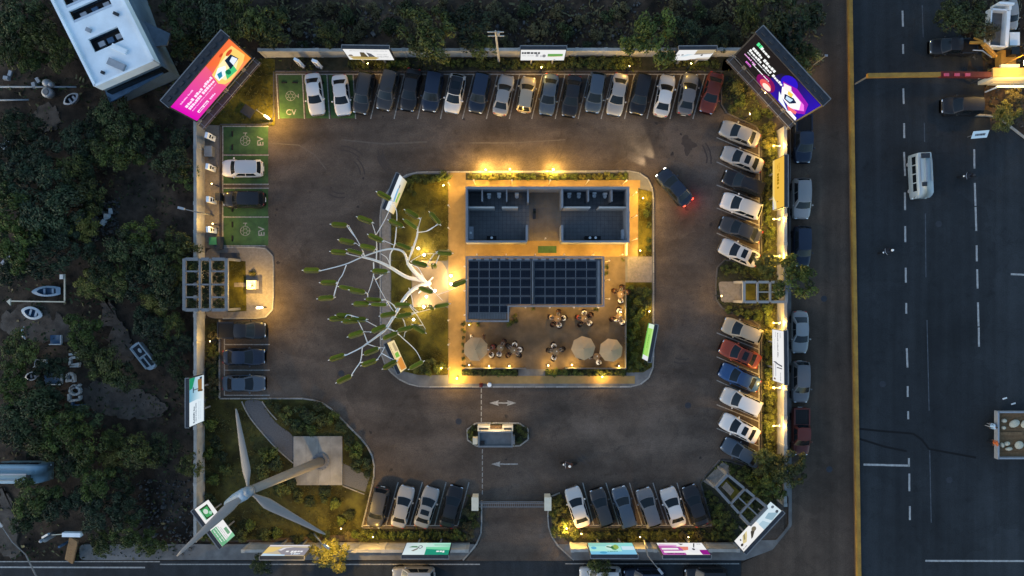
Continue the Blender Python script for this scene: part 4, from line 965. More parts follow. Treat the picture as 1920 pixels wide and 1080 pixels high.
for a in [
 (709, 951, -10, 44, 'suv', 'dgrey', 'dark grey estate beside the turbine garden kerb', LT, {}),
 (755, 950, 11, -43, 'sedan', 'silver', 'silver saloon beside the dark grey estate', LT, {}),
 (800, 951, 15, -47, 'sedan', 'silver', 'silver-blue saloon with small sunroof beside the black car', LT, dict(sunroof=True)),
 (846.5, 950, 12, -45, 'sedan', 'black', 'black saloon with green-lit rear window by the gate', LT, {}),
 (1083, 951, -14, -44, 'sedan', 'white', 'white saloon closest to the gate lamp', LP_, {}),
 (1128, 951, -14, -44, 'hatch', 'dgrey', 'dark grey hatchback beside the white saloon by the gate', LP_, dict(scale=1.06)),
 (1170, 950, -13, -44, 'suv', 'slate', 'blue-grey estate second from a white gate-side saloon', LP_, {}),
 (1216, 951, -14, -44, 'hatch', 'grey', 'grey hatchback beside a white saloon with bright roof', LP_, dict(scale=1.08)),
 (1262, 951, -15, -46, 'sedan', 'white', 'white saloon beside the black car at the pergola', LP_, {}),
 (1303.6, 948, -16, -47, 'sedan', 'black', 'black saloon closest to the diagonal pergola', LP_, {})]:
    car(*a[:8], **a[8])
CH = 'cars in the charging bays'; W3 = 'three dark cars beside the wall'
car(455, 316, -1, 0, 'suv', 'white', 'white car plugged into a green charging bay', CH)
car(458, 374, -1, 0, 'suv', 'black', 'black car in a green charging bay', CH)
car(455, 619, 1, 0, 'pickup', 'black', 'black pickup below the paved lamp island', W3, z=.02)
car(457.5, 669, 1, 0, 'sedan', 'navy', 'dark blue saloon between black pickup and grey-blue saloon', W3)
car(457, 719, 1, 0, 'sedan', 'slate', 'grey-blue saloon nearest the turbine garden', W3)
ST = 'cars parked outside the wall on the side road'
car(1505, 261, 0, 46, 'pickup', 'navy', 'dark blue pickup below the dark screen', ST, z=0)
car(1502, 373, 0, 35, 'suv', 'silver', 'silver estate with glowing tail behind the yellow billboard', ST, z=0)
car(1503, 462, 0, 33, 'suv', 'navy', 'dark blue car half under the round street tree', ST, z=0)
car(1500, 623, 0, 37, 'sedan', 'silver', 'silver saloon behind the white roadside billboard', ST, z=0)
car(1500.5, 716, 0, 33, 'suv', 'grey', 'grey estate below the silver saloon outside the wall', ST, z=0)
car(1501, 809, 0, 38, 'pickup', 'maroon', 'maroon pickup outside the wall beside a round tree', ST, z=0)
SS = 'cars parked at the lower edge along the pavement'
car(775, 1079, -1, 0, 'suv', 'silver', 'silver-grey car below the green billboard, cut by the edge', SS, z=0)
car(1125, 1079, -1, 0, 'suv', 'white', 'pale car under the small tree by the mint billboard', SS, z=0)
car(1208, 1082, -1, 0, 'suv', 'navy', 'dark car below the curved lamp post', SS, z=0)
car(1323, 1080, -1, 0, 'suv', 'black', 'black car below the pink billboard', SS, z=0)
mv = car(1265, 351, -31, -35, 'sedan', 'navy', 'dark blue saloon driving with headlights and tail lights on', 'moving cars', lit=True)
for sy in (-.6, .6):
    light(mv, (2.45, sy, .7), 700, (1, .86, .6), .08, 'SPOT', (0, R(-84), 0), 44, 'headlight_beam')
    light(mv, (-2.45, sy, .7), 9, (1, .04, .02), .1, name='tail_glow')
car(1786, 88, -1, 0.0, 'pickup', 'black', 'dark pickup at the road edge beside the digger bucket', 'dark cars at the road edge', z=0, scale=.95)
car(1803, 199, -1, 0.0, 'suv', 'black', 'dark car at the road edge below the red barrier', 'dark cars at the road edge', z=0)

def minibus(px, py, vx, vy, L_, W, Hh, label, roofm):
    c = G(px, py, Hh * .6); t = thing('minibus', label, 'minibus', (c.x, c.y, 0), math.atan2(-vy, vx))
    mb = MB(); secs = []
    for k in [-1, -.985, -.95, -.6, 0, .5, .8, .93, .98, 1]:
        w = W / 2 * (1 - abs(k) ** 8 * .14); top = Hh - (.55 * max(0, (k - .78) / .22) ** 2); x = k * L_ / 2
        pr = [(0, .3), (w * .9, .3), (w, .45), (w, 1.1), (w * .97, top - .25), (w * .90, top - .06), (w * .78, top), (0, top + .05)]
        secs.append([(x, -a, b) for a, b in pr] + [(x, a, b) for a, b in pr[::-1]])
    loft(mb, secs); part('body', mb, roofm, t, True)
    for sy in (-1, 1):
        for k in range(4):
            m = MB(); m.box(-L_ / 2 + .75 + k * (L_ - 1.5) / 3.4, sy * (W / 2 - .012), 1.25, (L_ - 1.5) / 3.4 - .12, .05, .6); part('side_window', m, M_GLASS, t)
    m = MB(); m.add([(L_ / 2 - .03, -.85, 1.1), (L_ / 2 - .03, .85, 1.1), (L_ / 2 - .36, .8, Hh - .32), (L_ / 2 - .36, -.8, Hh - .32)], [(0, 1, 2, 3)]); part('windscreen', m, M_GLASS, t)
    m = MB(); m.box(-L_ / 2 + .35, 0, Hh + .03, .5, .9, .12); part('roof_hatch', m, M_DARK, t)
    m = MB(); m.box(L_ / 2 - 1.35, -.25, Hh + .04, .42, .5, .12); part('roof_vent', m, M_DARK, t)
    m = MB(); m.box(-.2, .05, Hh + .05, L_ * .5, .16, .03); m.box(-.6, .62, Hh + .02, L_ * .55, .03, .05); m.box(-.6, -.62, Hh + .02, L_ * .55, .03, .05); part('roof_rib', m, M_GREY, t)
    for sx in (-.6, .62):
        for sy in (-1, 1): ob('wheel', CM['suv']['wheel'], t, (sx * L_ / 2, sy * (W / 2 - .15), .35))
    for sy in (-1, 1):
        m = MB(); m.ball((L_ / 2 - .05, sy * .7, .75), (.1, .16, .1)); part('headlight', m, M_CHROME, t)
    return t
minibus(1727, 330, 2, 40, 4.7, 1.75, 2.15, 'pale blue-white minibus driving on the wide road', mat('minibus_white', (0.25, 0.31, 0.35), .45, coat=.3))
minibus(40, 886, 1, 0, 5.6, 2.1, 2.2, 'pale blue van with white roof panels among trees, cut by the edge', mat('van_blue', (0.20, 0.30, 0.36), .45, coat=.3))

# motorcycles and riders; people
def voxel(mb, name, size, mats, pick, hair=None):
    me = mb.mesh(name, mats); o = bpy.data.objects.new('tmp', me); col.objects.link(o)
    md = o.modifiers.new('r', 'REMESH'); md.mode = 'VOXEL'; md.voxel_size = size
    sm = o.modifiers.new('s', 'SMOOTH'); sm.factor = .5; sm.iterations = 2
    res = bpy.data.meshes.new_from_object(o.evaluated_get(bpy.context.evaluated_depsgraph_get())); bpy.data.objects.remove(o); bpy.data.meshes.remove(me)
    res.name = name; res.materials.clear()
    for m in mats: res.materials.append(m)
    for p in res.polygons: p.material_index = pick(p.center); p.use_smooth = True
    return res
def person_mesh(pose):
    mb = MB(); T = lambda p, r, n=8: mb.tube(p, r, n)
    if pose == 'stand':
        hips, neck = Vector((0, 0, .92)), Vector((0.02, 0, 1.48))
    elif pose == 'ride':
        hips, neck = Vector((-.25, 0, .86)), Vector((-.02, 0, 1.38))
    else:
        hips, neck = Vector((-.02, 0, .52)), Vector((.03, 0, 1.06))
    mb.ball(hips, (.14, .18, .13), 10, 8)
    mid = hips.lerp(neck, .45); mb.ball(mid, (.12, .165, .20), 10, 8); mb.ball(hips.lerp(neck, .78), (.125, .205, .16), 10, 8)
    T([hips, mid, neck], [.13, .13, .075])
    T([neck - Vector((0, 0, .03)), neck + Vector((.02, 0, .12))], [.062, .055])
    hd = neck + Vector((.035, 0, .20)); mb.ball(hd, (.095, .078, .115), 12, 10); mb.ball(hd + Vector((.095, 0, -.015)), (.022, .016, .026), 6, 5)
    for s_ in (-1, 1):
        mb.ball(hd + Vector((-.005, s_ * .078, -.01)), (.02, .014, .03), 6, 5)
        sh = neck + Vector((-.01, s_ * .19, -.07)); mb.ball(sh, .07)
        if pose == 'stand':
            el, wr = sh + Vector((-.03, s_ * .05, -.29)), sh + Vector((.05, s_ * .06, -.54))
            hp, kn, an = hips + Vector((0, s_ * .09, -.03)), Vector((.06 * s_, s_ * .10, .49)), Vector((.10 * s_ - .03, s_ * .10, .08))
        elif pose == 'ride':
            el, wr = sh + Vector((.20, s_ * .10, -.20)), sh + Vector((.42, s_ * .10, -.26))
            hp, kn, an = hips + Vector((0, s_ * .09, 0)), hips + Vector((.38, s_ * .2, -.10)), hips + Vector((.22, s_ * .22, -.5))
        else:
            el, wr = sh + Vector((.14, s_ * .05, -.24)), sh + Vector((.36, -s_ * .03, -.22))
            hp, kn, an = hips + Vector((.02, s_ * .09, 0)), Vector((.42, s_ * .12, .50)), Vector((.38, s_ * .12, .09))
        T([sh, el], [.058, .045]); mb.ball(el, .046); T([el, wr], [.044, .032])
        d = (wr - el).normalized(); mb.ball(wr + d * .06, (.045, .035, .028))
        for f in range(4): T([wr + d * .08 + Vector((0, (f - 1.5) * .020, 0)), wr + d * (.135 + .012 * (f in (1, 2))) + Vector((0, (f - 1.5) * .024, -.02))], [.012, .010], 5)
        T([wr + d * .05, wr + d * .09 + Vector((0, -s_ * .05, 0))], [.014, .011], 5)
        T([hp, kn], [.088, .062]); mb.ball(kn, .062); T([kn, an], [.058, .040])
        mb.ball(an + Vector((.07, 0, -.045)), (.13, .045, .042)); mb.ball(an, .043)
    top = neck.z + .03
    def pick(c):
        if c.z > top: return 0
        if pose == 'stand': return 0 if (abs(c.y) > .2 and c.z < .92) or False else (1 if c.z > .90 else (3 if c.z < .11 else 2))
        if pose == 'ride': return 1 if c.z > .95 or (abs(c.y) < .2 and c.z > .9 and c.x < 0) else (3 if c.z < .42 else 2)
        return 0 if (c.x > .28 and c.z > .62) else (1 if c.z > .60 else (3 if c.z < .11 else 2))
    SH = mat('shirt', (0.4, 0.4, 0.4), .85); TR = mat('trousers', (0.03, 0.035, 0.05), .85); SO = mat('shoes', (0.02, 0.02, 0.02), .7)
    me = voxel(mb, 'person', .022, [M_SKIN, SH, TR, SO], pick)
    h = MB(); h.ball(hd + Vector((-.018, 0, .035)), (.100, .088, .100), 10, 8); h.ball(hd + Vector((-.06, 0, -.03)), (.055, .075, .08), 8, 6)
    return me, h.mesh('hair', M_HAIR, True)
PM = {k: person_mesh(k) for k in ('sit', 'stand', 'ride')}
CLO = {k: mat('cloth_' + k, c, .85) for k, c in dict(white=(.62, .60, .56), black=(.015, .015, .018), red=(.16, .03, .025), blue=(.30, .42, .55), orange=(.42, .10, .03), tan=(.36, .25, .15), brown=(.07, .03, .02), grey=(.2, .2, .2)).items()}
HELM = MB(); HELM.ball((0, 0, 0), (.15, .13, .14), 12, 8); HELM = HELM.mesh('helmet', M_WHITE, True)
def person(loc, rz, pose, shirt, label, group=None, trousers=None, helmet=None, scale=1.0):
    me, hm = PM[pose]
    t = thing('person', label, 'person', loc, rz, group); t.scale = (scale,) * 3
    b = ob('body', me, t); repaint(b, CLO[shirt], 1)
    if trousers: repaint(b, CLO[trousers], 2)
    if helmet:
        nk = {'sit': (.065, 0, 1.28), 'stand': (.055, 0, 1.70), 'ride': (.01, 0, 1.60)}[pose]
        o = ob('helmet', HELM, t, nk); repaint(o, helmet)
    else: ob('hair', hm, t)
    return t
def motorbike(loc, rz, label, colr=M_DARK):
    t = thing('motorcycle', label, 'motorcycle', loc, rz)
    for x in (-.62, .62):
        m = MB(); m.tube([(x, -.06, .31), (x, .06, .31)], .31, 14); part('wheel', m, M_BLACK, t)
    m = MB(); m.tube([(-.62, 0, .31), (-.1, 0, .45), (.2, 0, .78), (.5, 0, .80), (.62, 0, .31)], .05, 6); m.box(0, 0, .3, .5, .28, .3); part('frame', m, M_DARK, t)
    m = MB(); m.ball((.15, 0, .80), (.28, .15, .14)); part('fuel_tank', m, colr, t, True)
    m = MB(); m.ball((-.38, 0, .80), (.42, .14, .07)); part('seat', m, M_BLACK, t, True)
    m = MB(); m.tube([(.38, -.36, 1.02), (.48, 0, .98), (.38, .36, 1.02)], .02, 6); part('handlebar', m, M_ALU, t)
    m = MB(); m.ball((.62, 0, .84), (.10, .12, .12)); part('headlight', m, M_CHROME, t, True)
    return t
for (px, py, rz, sh, hl, lb, hm, z) in [
    (1067, 870, R(180), 'brown', 'motorcycle carrying a rider in the gate yard', 'person in brown riding a motorcycle inside the gate', M_WHITE, .02),
    (1815, 331, R(180), 'black', 'dark motorcycle on the wide road beside the dashed line', 'person in black riding a motorcycle on the wide road', M_DARK, 0.004),
    (1664, 470, R(200), 'black', 'dark motorcycle below the minibus on the wide road', 'person in black riding a motorcycle below the minibus', M_WHITE, 0.004)]:
    c = G(px, py, .6); motorbike((c.x, c.y, z), rz, hl); person((c.x, c.y, z), rz, 'ride', sh, lb, 'motorcycle riders', helmet=hm)

# cart with sacks, open truck, digger
def cart():
    a = G(1868, 815, 1.2); t = thing('cart', 'wooden flat cart loaded with pale sacks, cut by the right edge', 'cart', (a.x, a.y, 0)); W = 4.9; L_ = 5.2
    for k in range(8):
        m = MB(); m.box(L_ / 2, -W / 2 + (k + .5) * W / 8, .95, L_, W / 8 - .03, .07); part('plank', m, M_WOOD, t)
    for (cx, cy, sx, sy) in ((0, 0, .18, W + .2), (L_ / 2, W / 2, L_, .16), (L_ / 2, -W / 2, L_, .16)):
        m = MB(); m.box(cx, cy, 1.0, sx, sy, .55); part('side_rail', m, M_GREY, t)
    for sx in (1.2, 4.0):
        for sy in (-1, 1):
            m = MB(); m.tube([(sx, sy * (W / 2 - .5), .45), (sx, sy * (W / 2 - .2), .45)], .45, 14); part('wheel', m, M_BLACK, t)
    m = MB(); m.bar((L_ / 2 + .2, .1, 1.05), (.3, .1, 1.05), .35, .3); part('beam', m, M_WOOD, t)
    rnd = random.Random(2); i = 0
    for (x, y, sx, sy, z) in [(1.9, 1.2, 1.1, .75, 1.02), (3.1, 1.15, 1.0, .8, 1.02), (.8, 1.5, .5, .4, 1.02), (.75, .75, .4, .35, 1.02), (2.4, -1.1, .9, .8, 1.02), (3.4, -1.0, .9, .8, 1.02), (1.1, -.95, .6, .4, 1.02), (1.3, -1.5, .7, .35, 1.02), (.6, -1.1, .35, .5, 1.02)]:
        m = MB(); m.ball((0, 0, .22), (sx * .55, sy * .55, .24), 10, 6)
        solo('sack', m, mat('sack_cloth', (.50, .45, .34), .9, var=.3, scale=5), 'pale sack lying on the wooden cart, %s from its open end' % nth(i), 'sack', (a.x + x, a.y + y, z), rnd.random() * .4, 'sacks on the cart', True); i += 1
cart()
c = G(1847, 795); person((c.x, c.y, 0), R(180), 'stand', 'blue', 'person in light blue top pulling the loaded cart', trousers='grey', scale=1.08)
c = G(1852, 826); person((c.x, c.y, 0), R(185), 'stand', 'orange', 'person in orange top walking beside the cart', trousers='black', scale=1.08)
for i, (px, py) in enumerate(((1884, 747), (1900, 757))):
    c = G(px, py); m = MB(); m.box(0, 0, 0, .5, .16, .03, taper=.8); solo('paper_scrap', m, M_WHITE, ['white paper scrap on the road above the cart', 'grey paper scrap on the road nearest the cart'][i], 'litter', (c.x, c.y, .006), .3)
def open_truck():
    c = G(1867, 55, 1.2); t = thing('open_truck', 'open white truck body with dark hold on waste ground', 'truck', (c.x, c.y, 0), R(-4)); W, L_ = 1.7, 3.9
    m = MB(); m.box(0, 0, .8, W, L_, .1); part('floor', m, M_ROOFD, t)
    for (x, y, sx, sy) in ((-W / 2, 0, .14, L_), (W / 2 + .12, 0, .36, L_), (0, -L_ / 2, W + .2, .16), (0, L_ / 2, W + .2, .16)):
        m = MB(); m.box(x, y, .8, sx, sy, .85); part('side_board', m, M_WHITE, t)
    m = MB(); m.box(.45, L_ / 2 + .55, .6, 1.6, .22, 1.4); m.box(1.0, L_ / 2 + .3, .6, .25, .6, 1.2); part('headboard', m, M_WHITE, t)
    for y in (-1.3, 1.3):
        for x in (-.7, .7):
            m = MB(); m.tube([(x - .13, y, .4), (x + .13, y, .4)], .4, 12); part('wheel', m, M_BLACK, t)
open_truck()
car(1894, 27, 2, 12, 'hatch', 'silver', 'pale blue-white small car beside the open truck', 'vehicles on the waste ground', z=0, scale=.85)
c = G(1898, 75, .6); m = MB(); m.box(0, 0, 0, 1.0, 1.35, .9); m2 = MB(); m2.box(0, 0, .9, 1.06, 1.4, .08)
t = thing('crate', 'square white box with pale lid beside the open truck', 'crate', (c.x, c.y, 0)); part('body', m, M_CREAM, t); part('lid', m2, M_WHITE, t)
def digger():
    c = G(1870, 112); t = thing('digger', 'yellow digger with folded arm and bucket at the road edge', 'digger', (c.x, c.y, 0))
    def w(px, py, h): g = G(px, py, h); return Vector((g.x - c.x, g.y - c.y, h))
    m = MB(); m.bar(w(1866, 106, 1.8), w(1843, 82, 3.0), .28, .4); part('boom', m, M_YEL, t)
    m = MB(); m.bar(w(1843, 80, 2.9), w(1818, 80, 2.2), .2, .3); m.bar(w(1842, 78, 2.9), w(1826, 71, 2.4), .14, .16); part('arm', m, M_YEL, t)
    m = MB(); a = w(1817, 90, .5)
    m.box(a.x, a.y, a.z - .3, .55, 1.2, .12); m.box(a.x - .28, a.y, a.z - .3, .08, 1.2, .7); m.box(a.x, a.y + .6, a.z - .3, .6, .08, .6); m.box(a.x, a.y - .6, a.z - .3, .6, .08, .6); part('bucket', m, M_YEL, t)
    m = MB(); m.tube([w(1824, 94, 1.2), w(1842, 95, 1.6), w(1860, 108, 1.4)], .06, 6); part('hydraulic_ram', m, M_ALU, t)
    m = MB(); m.box(.2, -.2, .5, 1.6, 1.5, .9); part('body', m, M_YEL, t)
    m = MB(); m.box(.3, .2, 1.4, .8, .8, .9); part('cab', m, M_GLASS, t)
    for y in (-.9, .6):
        m = MB(); m.box(.2, y, 0, 2.4, .4, .5); part('track', m, M_BLACK, t)
digger()

# ================================================================== BUILDINGS
def rel(c, px, py, h): g = G(px, py, h); return (g.x - c.x, g.y - c.y, h)
# open-topped toilet block
def block():
    c = G(1026, 402); t = thing('open_topped_block', 'open-topped grey tiled block of rooms with partition walls', 'building', (c.x, c.y, .13)); hh = 3.0
    M_IN = mat('wall_bluegrey', (0.20, 0.21, 0.23), .85, var=.2, scale=1.2)
    def W(x0, y0, x1, y1, h=hh, w=.22, nm='wall', m=M_IN):
        a, b = Vector(rel(c, x0, y0, h)), Vector(rel(c, x1, y1, h)); a.z = b.z = h / 2
        mb = MB(); d = (b - a).normalized(); mb.bar(a, b, w, h); part(nm, mb, m, t)
    e = .35
    W(873, 352, 1180, 352); W(875, 354.2, 875, 451); W(1178, 354.2, 1178, 451)
    W(873, 453, 988, 453); W(1054, 453, 1180, 453); W(988, 422, 988, 450.8); W(1054, 422, 1054, 450.8)
    W(990, 354.2, 990, 380, 2.6, .16); W(1054, 354.2, 1054, 390, 2.8, .2)
    for x, y0, y1 in ((904, 354.2, 378), (950, 354.2, 378), (1103, 354.2, 378), (1147, 354.2, 378)): W(x, y0, x, y1, 2.4, .14, 'partition')
    for x0, x1 in ((877.5, 927), (941, 971), (1057, 1107), (1123, 1175.5)): W(x0, 389, x1, 389, 2.5, .16, 'partition', mat('partition_pale', (.40, .38, .35), .85, var=.15))
    mb = MB(); n = 0
    x0, y0 = rel(c, 876, 450, 0)[:2]; x1, y1 = rel(c, 1177, 355, 0)[:2]; hx = .42
    # floor tiles: recessed joints, joined into one part
    fb = MB(); fb.box((x0 + x1) / 2, (y0 + y1) / 2, -.02, x1 - x0, y1 - y0, .03); part('floor_screed', fb, M_DARK, t)
    nx, ny = int((x1 - x0) / hx), int((y1 - y0) / hx)
    for i in range(nx):
        for j in range(ny):
            mb.box(x0 + (i + .5) * (x1 - x0) / nx, y0 + (j + .5) * (y1 - y0) / ny, .01, (x1 - x0) / nx - .02, (y1 - y0) / ny - .02, .025)
    o = part('floor_tiles', mb, M_TILE, t); o['kind'] = 'stuff'
    pz = MB(); a, b = rel(c, 992, 452, 0), rel(c, 1052, 356, 0)
    for i in range(7):
        for j in range(11): pz.box(a[0] + (i + .5) * (b[0] - a[0]) / 7, a[1] + (j + .5) * (b[1] - a[1]) / 11, .03, (b[0] - a[0]) / 7 - .02, (b[1] - a[1]) / 11 - .02, .02)
    part('passage_tiles', pz, mat('tile_tan_spill', (.17, .14, .11), .6, var=.25, scale=1.2), t)['kind'] = 'stuff'  # warm light spilling in from the courtyard is put into this tile colour
    m = MB(); a = rel(c, 1026, 474, .05); m.box(a[0], a[1] + .35, 0.01, 2.0, .75, .03)
    rg = solo('door_mat', m, M_GREEN, 'green door mat in front of the solar-roofed building', 'mat', (c.x, c.y, .13))
    for i, (px, py, l) in enumerate([(917, 367, 'nearest the outer corner'), (936, 366, 'brightest in the left rooms'), (969, 366, 'beside the entrance passage'), (1067, 366, 'beside the passage in the right rooms'), (1085, 366, 'second from the passage in the right rooms'), (1114, 365, 'brightest in the right rooms'), (1134, 366, 'next to the last small room')]):
        g = G(px, py, .5); m = MB(); m.box(0, .12, 0, .42, .20, .75); m2 = MB(); m2.lathe([(.10, 0), (.13, .2), (.20, .36), (.21, .42), (.15, .42), (.1, .3)], 0, -.16, 0, 12)
        q = thing('toilet', 'small white toilet against the back wall, %s' % l, 'toilet', (g.x, g.y, .165), 0, 'toilets in the open-topped block'); part('cistern', m, M_WHITE, q); part('bowl', m2, M_WHITE, q, True)
    for px, py, sx, sy, l, mm in [(883, 437, .5, 1.3, 'grey counter in the corner of the left room', M_GREY), (922, 446, .95, .35, 'black washbasin counter by the outer wall of the left room', M_BLACK), (1111, 446, 1.65, .3, 'long black washbasin counter in the right room', M_BLACK), (1170, 440, .55, 1.0, 'blue-white cabinet in the corner of the right room', M_ALU)]:
        g = G(px, py, .8); m = MB(); m.box(0, 0, 0, sx, sy, .8); m2 = MB(); m2.box(0, 0, .8, sx + .06, sy + .06, .05); m3 = MB()
        q = thing('counter', l, 'counter', (g.x, g.y, .165)); part('cabinet', m, mm, q); part('worktop', m2, mm, q)
        for k in ((-.3, .3) if sx > 1 else (0,)): m3.lathe([(.10, 0), (.14, .05), (.12, .05), (.05, .02)], k, 0, .85, 10)
        part('basin', m3, M_WHITE, q)
    g = G(1002, 401, .5); m = MB(); m.box(0, 0, 0, .3, 1.1, .42); m2 = MB(); m2.box(0, .15, .42, .28, .3, .25); q = thing('planter_box', 'dark narrow planter box standing in the entrance passage', 'planter', (g.x, g.y, .165)); part('box', m, M_DARK, q); part('plant', m2, LEAF['dark'], q)
block()
# solar-roofed cafe
def cafe():
    c = G(1003, 530); t = thing('solar_roofed_building', 'L-shaped low building under a roof of solar panels', 'building', (c.x, c.y, .13)); hh = 3.5
    OUT = [(875, 482), (1131, 482), (1131, 574), (953, 574), (953, 602), (875, 602)]
    def Q(x, y, h): return rel(c, x, y, h)[:2]
    poly = [Q(x, y, hh) for x, y in OUT]; cen_ = Vector((sum(p[0] for p in poly) / 6, sum(p[1] for p in poly) / 6))
    n = 6
    for i in range(n):
        a, b = Vector(poly[i]), Vector(poly[(i + 1) % n]); d = (b - a).normalized(); nn = Vector((d.y, -d.x)); 
        a = a + d * .08; b = b + d * .08; mb = MB(); mb.bar((a.x, a.y, hh + .05), (b.x, b.y, hh + .05), .16, .34); part('parapet', mb, mat('parapet_grey', (.20, .20, .21), .8, var=.2), t)
    ins = [(878, 485), (1128, 485), (1128, 571), (950, 571), (950, 599), (878, 599)]
    wl = [(882, 489), (1124, 489), (1124, 567), (946, 567), (946, 595), (882, 595)]
    mb = MB(); mb.prism([Q(x, y, hh) for x, y in ins], hh - .2, hh); part('roof', mb, M_ROOFD, t)
    mb = MB(); mb.prism([Q(x, y, hh) for x, y in wl], 0, hh - .21); part('wall', mb, M_CREAM, t)
    for (x, y, sx, sy, l) in [(905, 489, 2.0, .06, 0), (985, 489, 2.4, .06, 0), (1070, 489, 3.0, .06, 0), (985, 567, 2.6, .06, 0), (1050, 567, 3.2, .06, 0), (1100, 567, 1.6, .06, 0), (1124, 528, .06, 2.6, 0)]:
        q = Q(x, y, hh); m = MB(); m.box(q[0], q[1], .7, sx, sy, 1.5); w_ = part('window', m, M_ALU, t); m = MB(); m.box(q[0], q[1], .78, max(sx - .12, .1), max(sy - .12, .1), 1.34); part('pane', m, M_GLASS, w_)
    xs = [878.6, 898, 917.5, 937, 956.4, 975.8, 995.3]; xs2 = [1002, 1021.7, 1040.5, 1060.5, 1079, 1099.4, 1118]
    ys = [(490.3, 503.3), (507, 520), (523.6, 536.7), (540, 553), (557, 569.5)]
    cell = None; zp = hh + .14
    for xx in (xs, xs2):
        for k in range(6):
            for j, (y0, y1) in enumerate(ys + ([(573.7, 585)] if xx is xs and k < 4 else [])):
                a, b = Q(xx[k] + .3, y1 + .7, zp), Q(xx[k + 1] - .3, y0 - .7, zp); w, h = b[0] - a[0], b[1] - a[1]
                mb = MB(); mb.box(0, 0, 0, w, h, .04); mb.add([(-w / 2 + .014, -h / 2 + .014, .042), (w / 2 - .014, -h / 2 + .014, .042), (w / 2 - .014, h / 2 - .014, .042), (-w / 2 + .014, h / 2 - .014, .042)], [(0, 1, 2, 3)], 2)
                for u in range(6):
                    for v in range(4):
                        mb.add([(-w / 2 + .03 + u * (w - .06) / 6 + .006, -h / 2 + .03 + v * (h - .06) / 4 + .006, .044), (-w / 2 + .03 + (u + 1) * (w - .06) / 6 - .006, -h / 2 + .03 + v * (h - .06) / 4 + .006, .044),
                                (-w / 2 + .03 + (u + 1) * (w - .06) / 6 - .006, -h / 2 + .03 + (v + 1) * (h - .06) / 4 - .006, .044), (-w / 2 + .03 + u * (w - .06) / 6 + .006, -h / 2 + .03 + (v + 1) * (h - .06) / 4 - .006, .044)], [(0, 1, 2, 3)], 1)
                if cell is None or xx is xs2 and k == 0 and j == 0: pass
                o = ob('solar_panel', mb.mesh('solar_panel', [M_GREY, M_PANEL, M_DARK]), t, ((a[0] + b[0]) / 2, (a[1] + b[1]) / 2, zp)); o.rotation_euler = (R(2), 0, 0)
    m = MB(); q0, q1 = Q(998.6, 570, zp), Q(998.6, 489, zp); m.box(q0[0], (q0[1] + q1[1]) / 2, hh, .12, q1[1] - q0[1], .35); part('service_rail', m, M_STEEL, t)
    m = MB(); q0, q1 = Q(1122, 570, zp), Q(1122, 489, zp); m.box(q0[0], (q0[1] + q1[1]) / 2, hh, .25, q1[1] - q0[1], .12); part('cable_tray', m, M_STEEL, t)
    a, b = Q(879, 598, zp), Q(950, 587, zp); nr = 24
    for k in range(nr):
        m = MB(); w = (b[0] - a[0]) / nr; m.prism([(a[0] + w * k + .01, a[1]), (a[0] + w * (k + .55), a[1]), (a[0] + w * (k + .55), b[1]), (a[0] + w * k + .01, b[1])], hh + .05, hh + .12 + .02 * (k % 2)); part('roof_rib', m, M_STEEL, t)
    for k in range(16):
        q = Q(882 + k * 15.2, 486.5, zp); m = MB(); m.box(q[0], q[1], hh, .5, .18, .10 + .05 * (k % 3 == 0)); part('ballast_block', m, M_GREY, t)
cafe()
# low wall and end piers of the courtyard, terrace fence
def rail(name, label, cat, a, b, h, w, m, cap=True):
    a, b = G(*a), G(*b); d = b - a; t = thing(name, label, cat, (a.x, a.y, .13), math.atan2(d.y, d.x)); n = max(1, round(d.length / 1.6))
    for k in range(n):
        mb = MB(); mb.box(d.length / n * (k + .5), 0, 0, d.length / n - .06, w, h); part('panel', mb, m, t)
    for k in range(n + 1):
        mb = MB(); mb.box(d.length / n * k, 0, 0, .09, .12, h + .06); part('post', mb, m, t)
rail('low_wall', 'short pale end wall of the courtyard', 'wall', (1172, 456), (1172, 479), 1.0, .15, M_CREAM)
rail('glass_railing', 'thin railing along the open side of the terrace by the pale umbrella alone', 'railing', (874, 689), (985, 689), .9, .05, M_STEEL)
rail('glass_railing', 'thin railing along the terrace beside the pair of umbrellas', 'railing', (1060, 689), (1170, 689), .9, .05, M_STEEL)
rail('glass_railing', 'thin railing between terrace and planted bed', 'railing', (1171, 545), (1171, 688), .9, .05, M_STEEL)

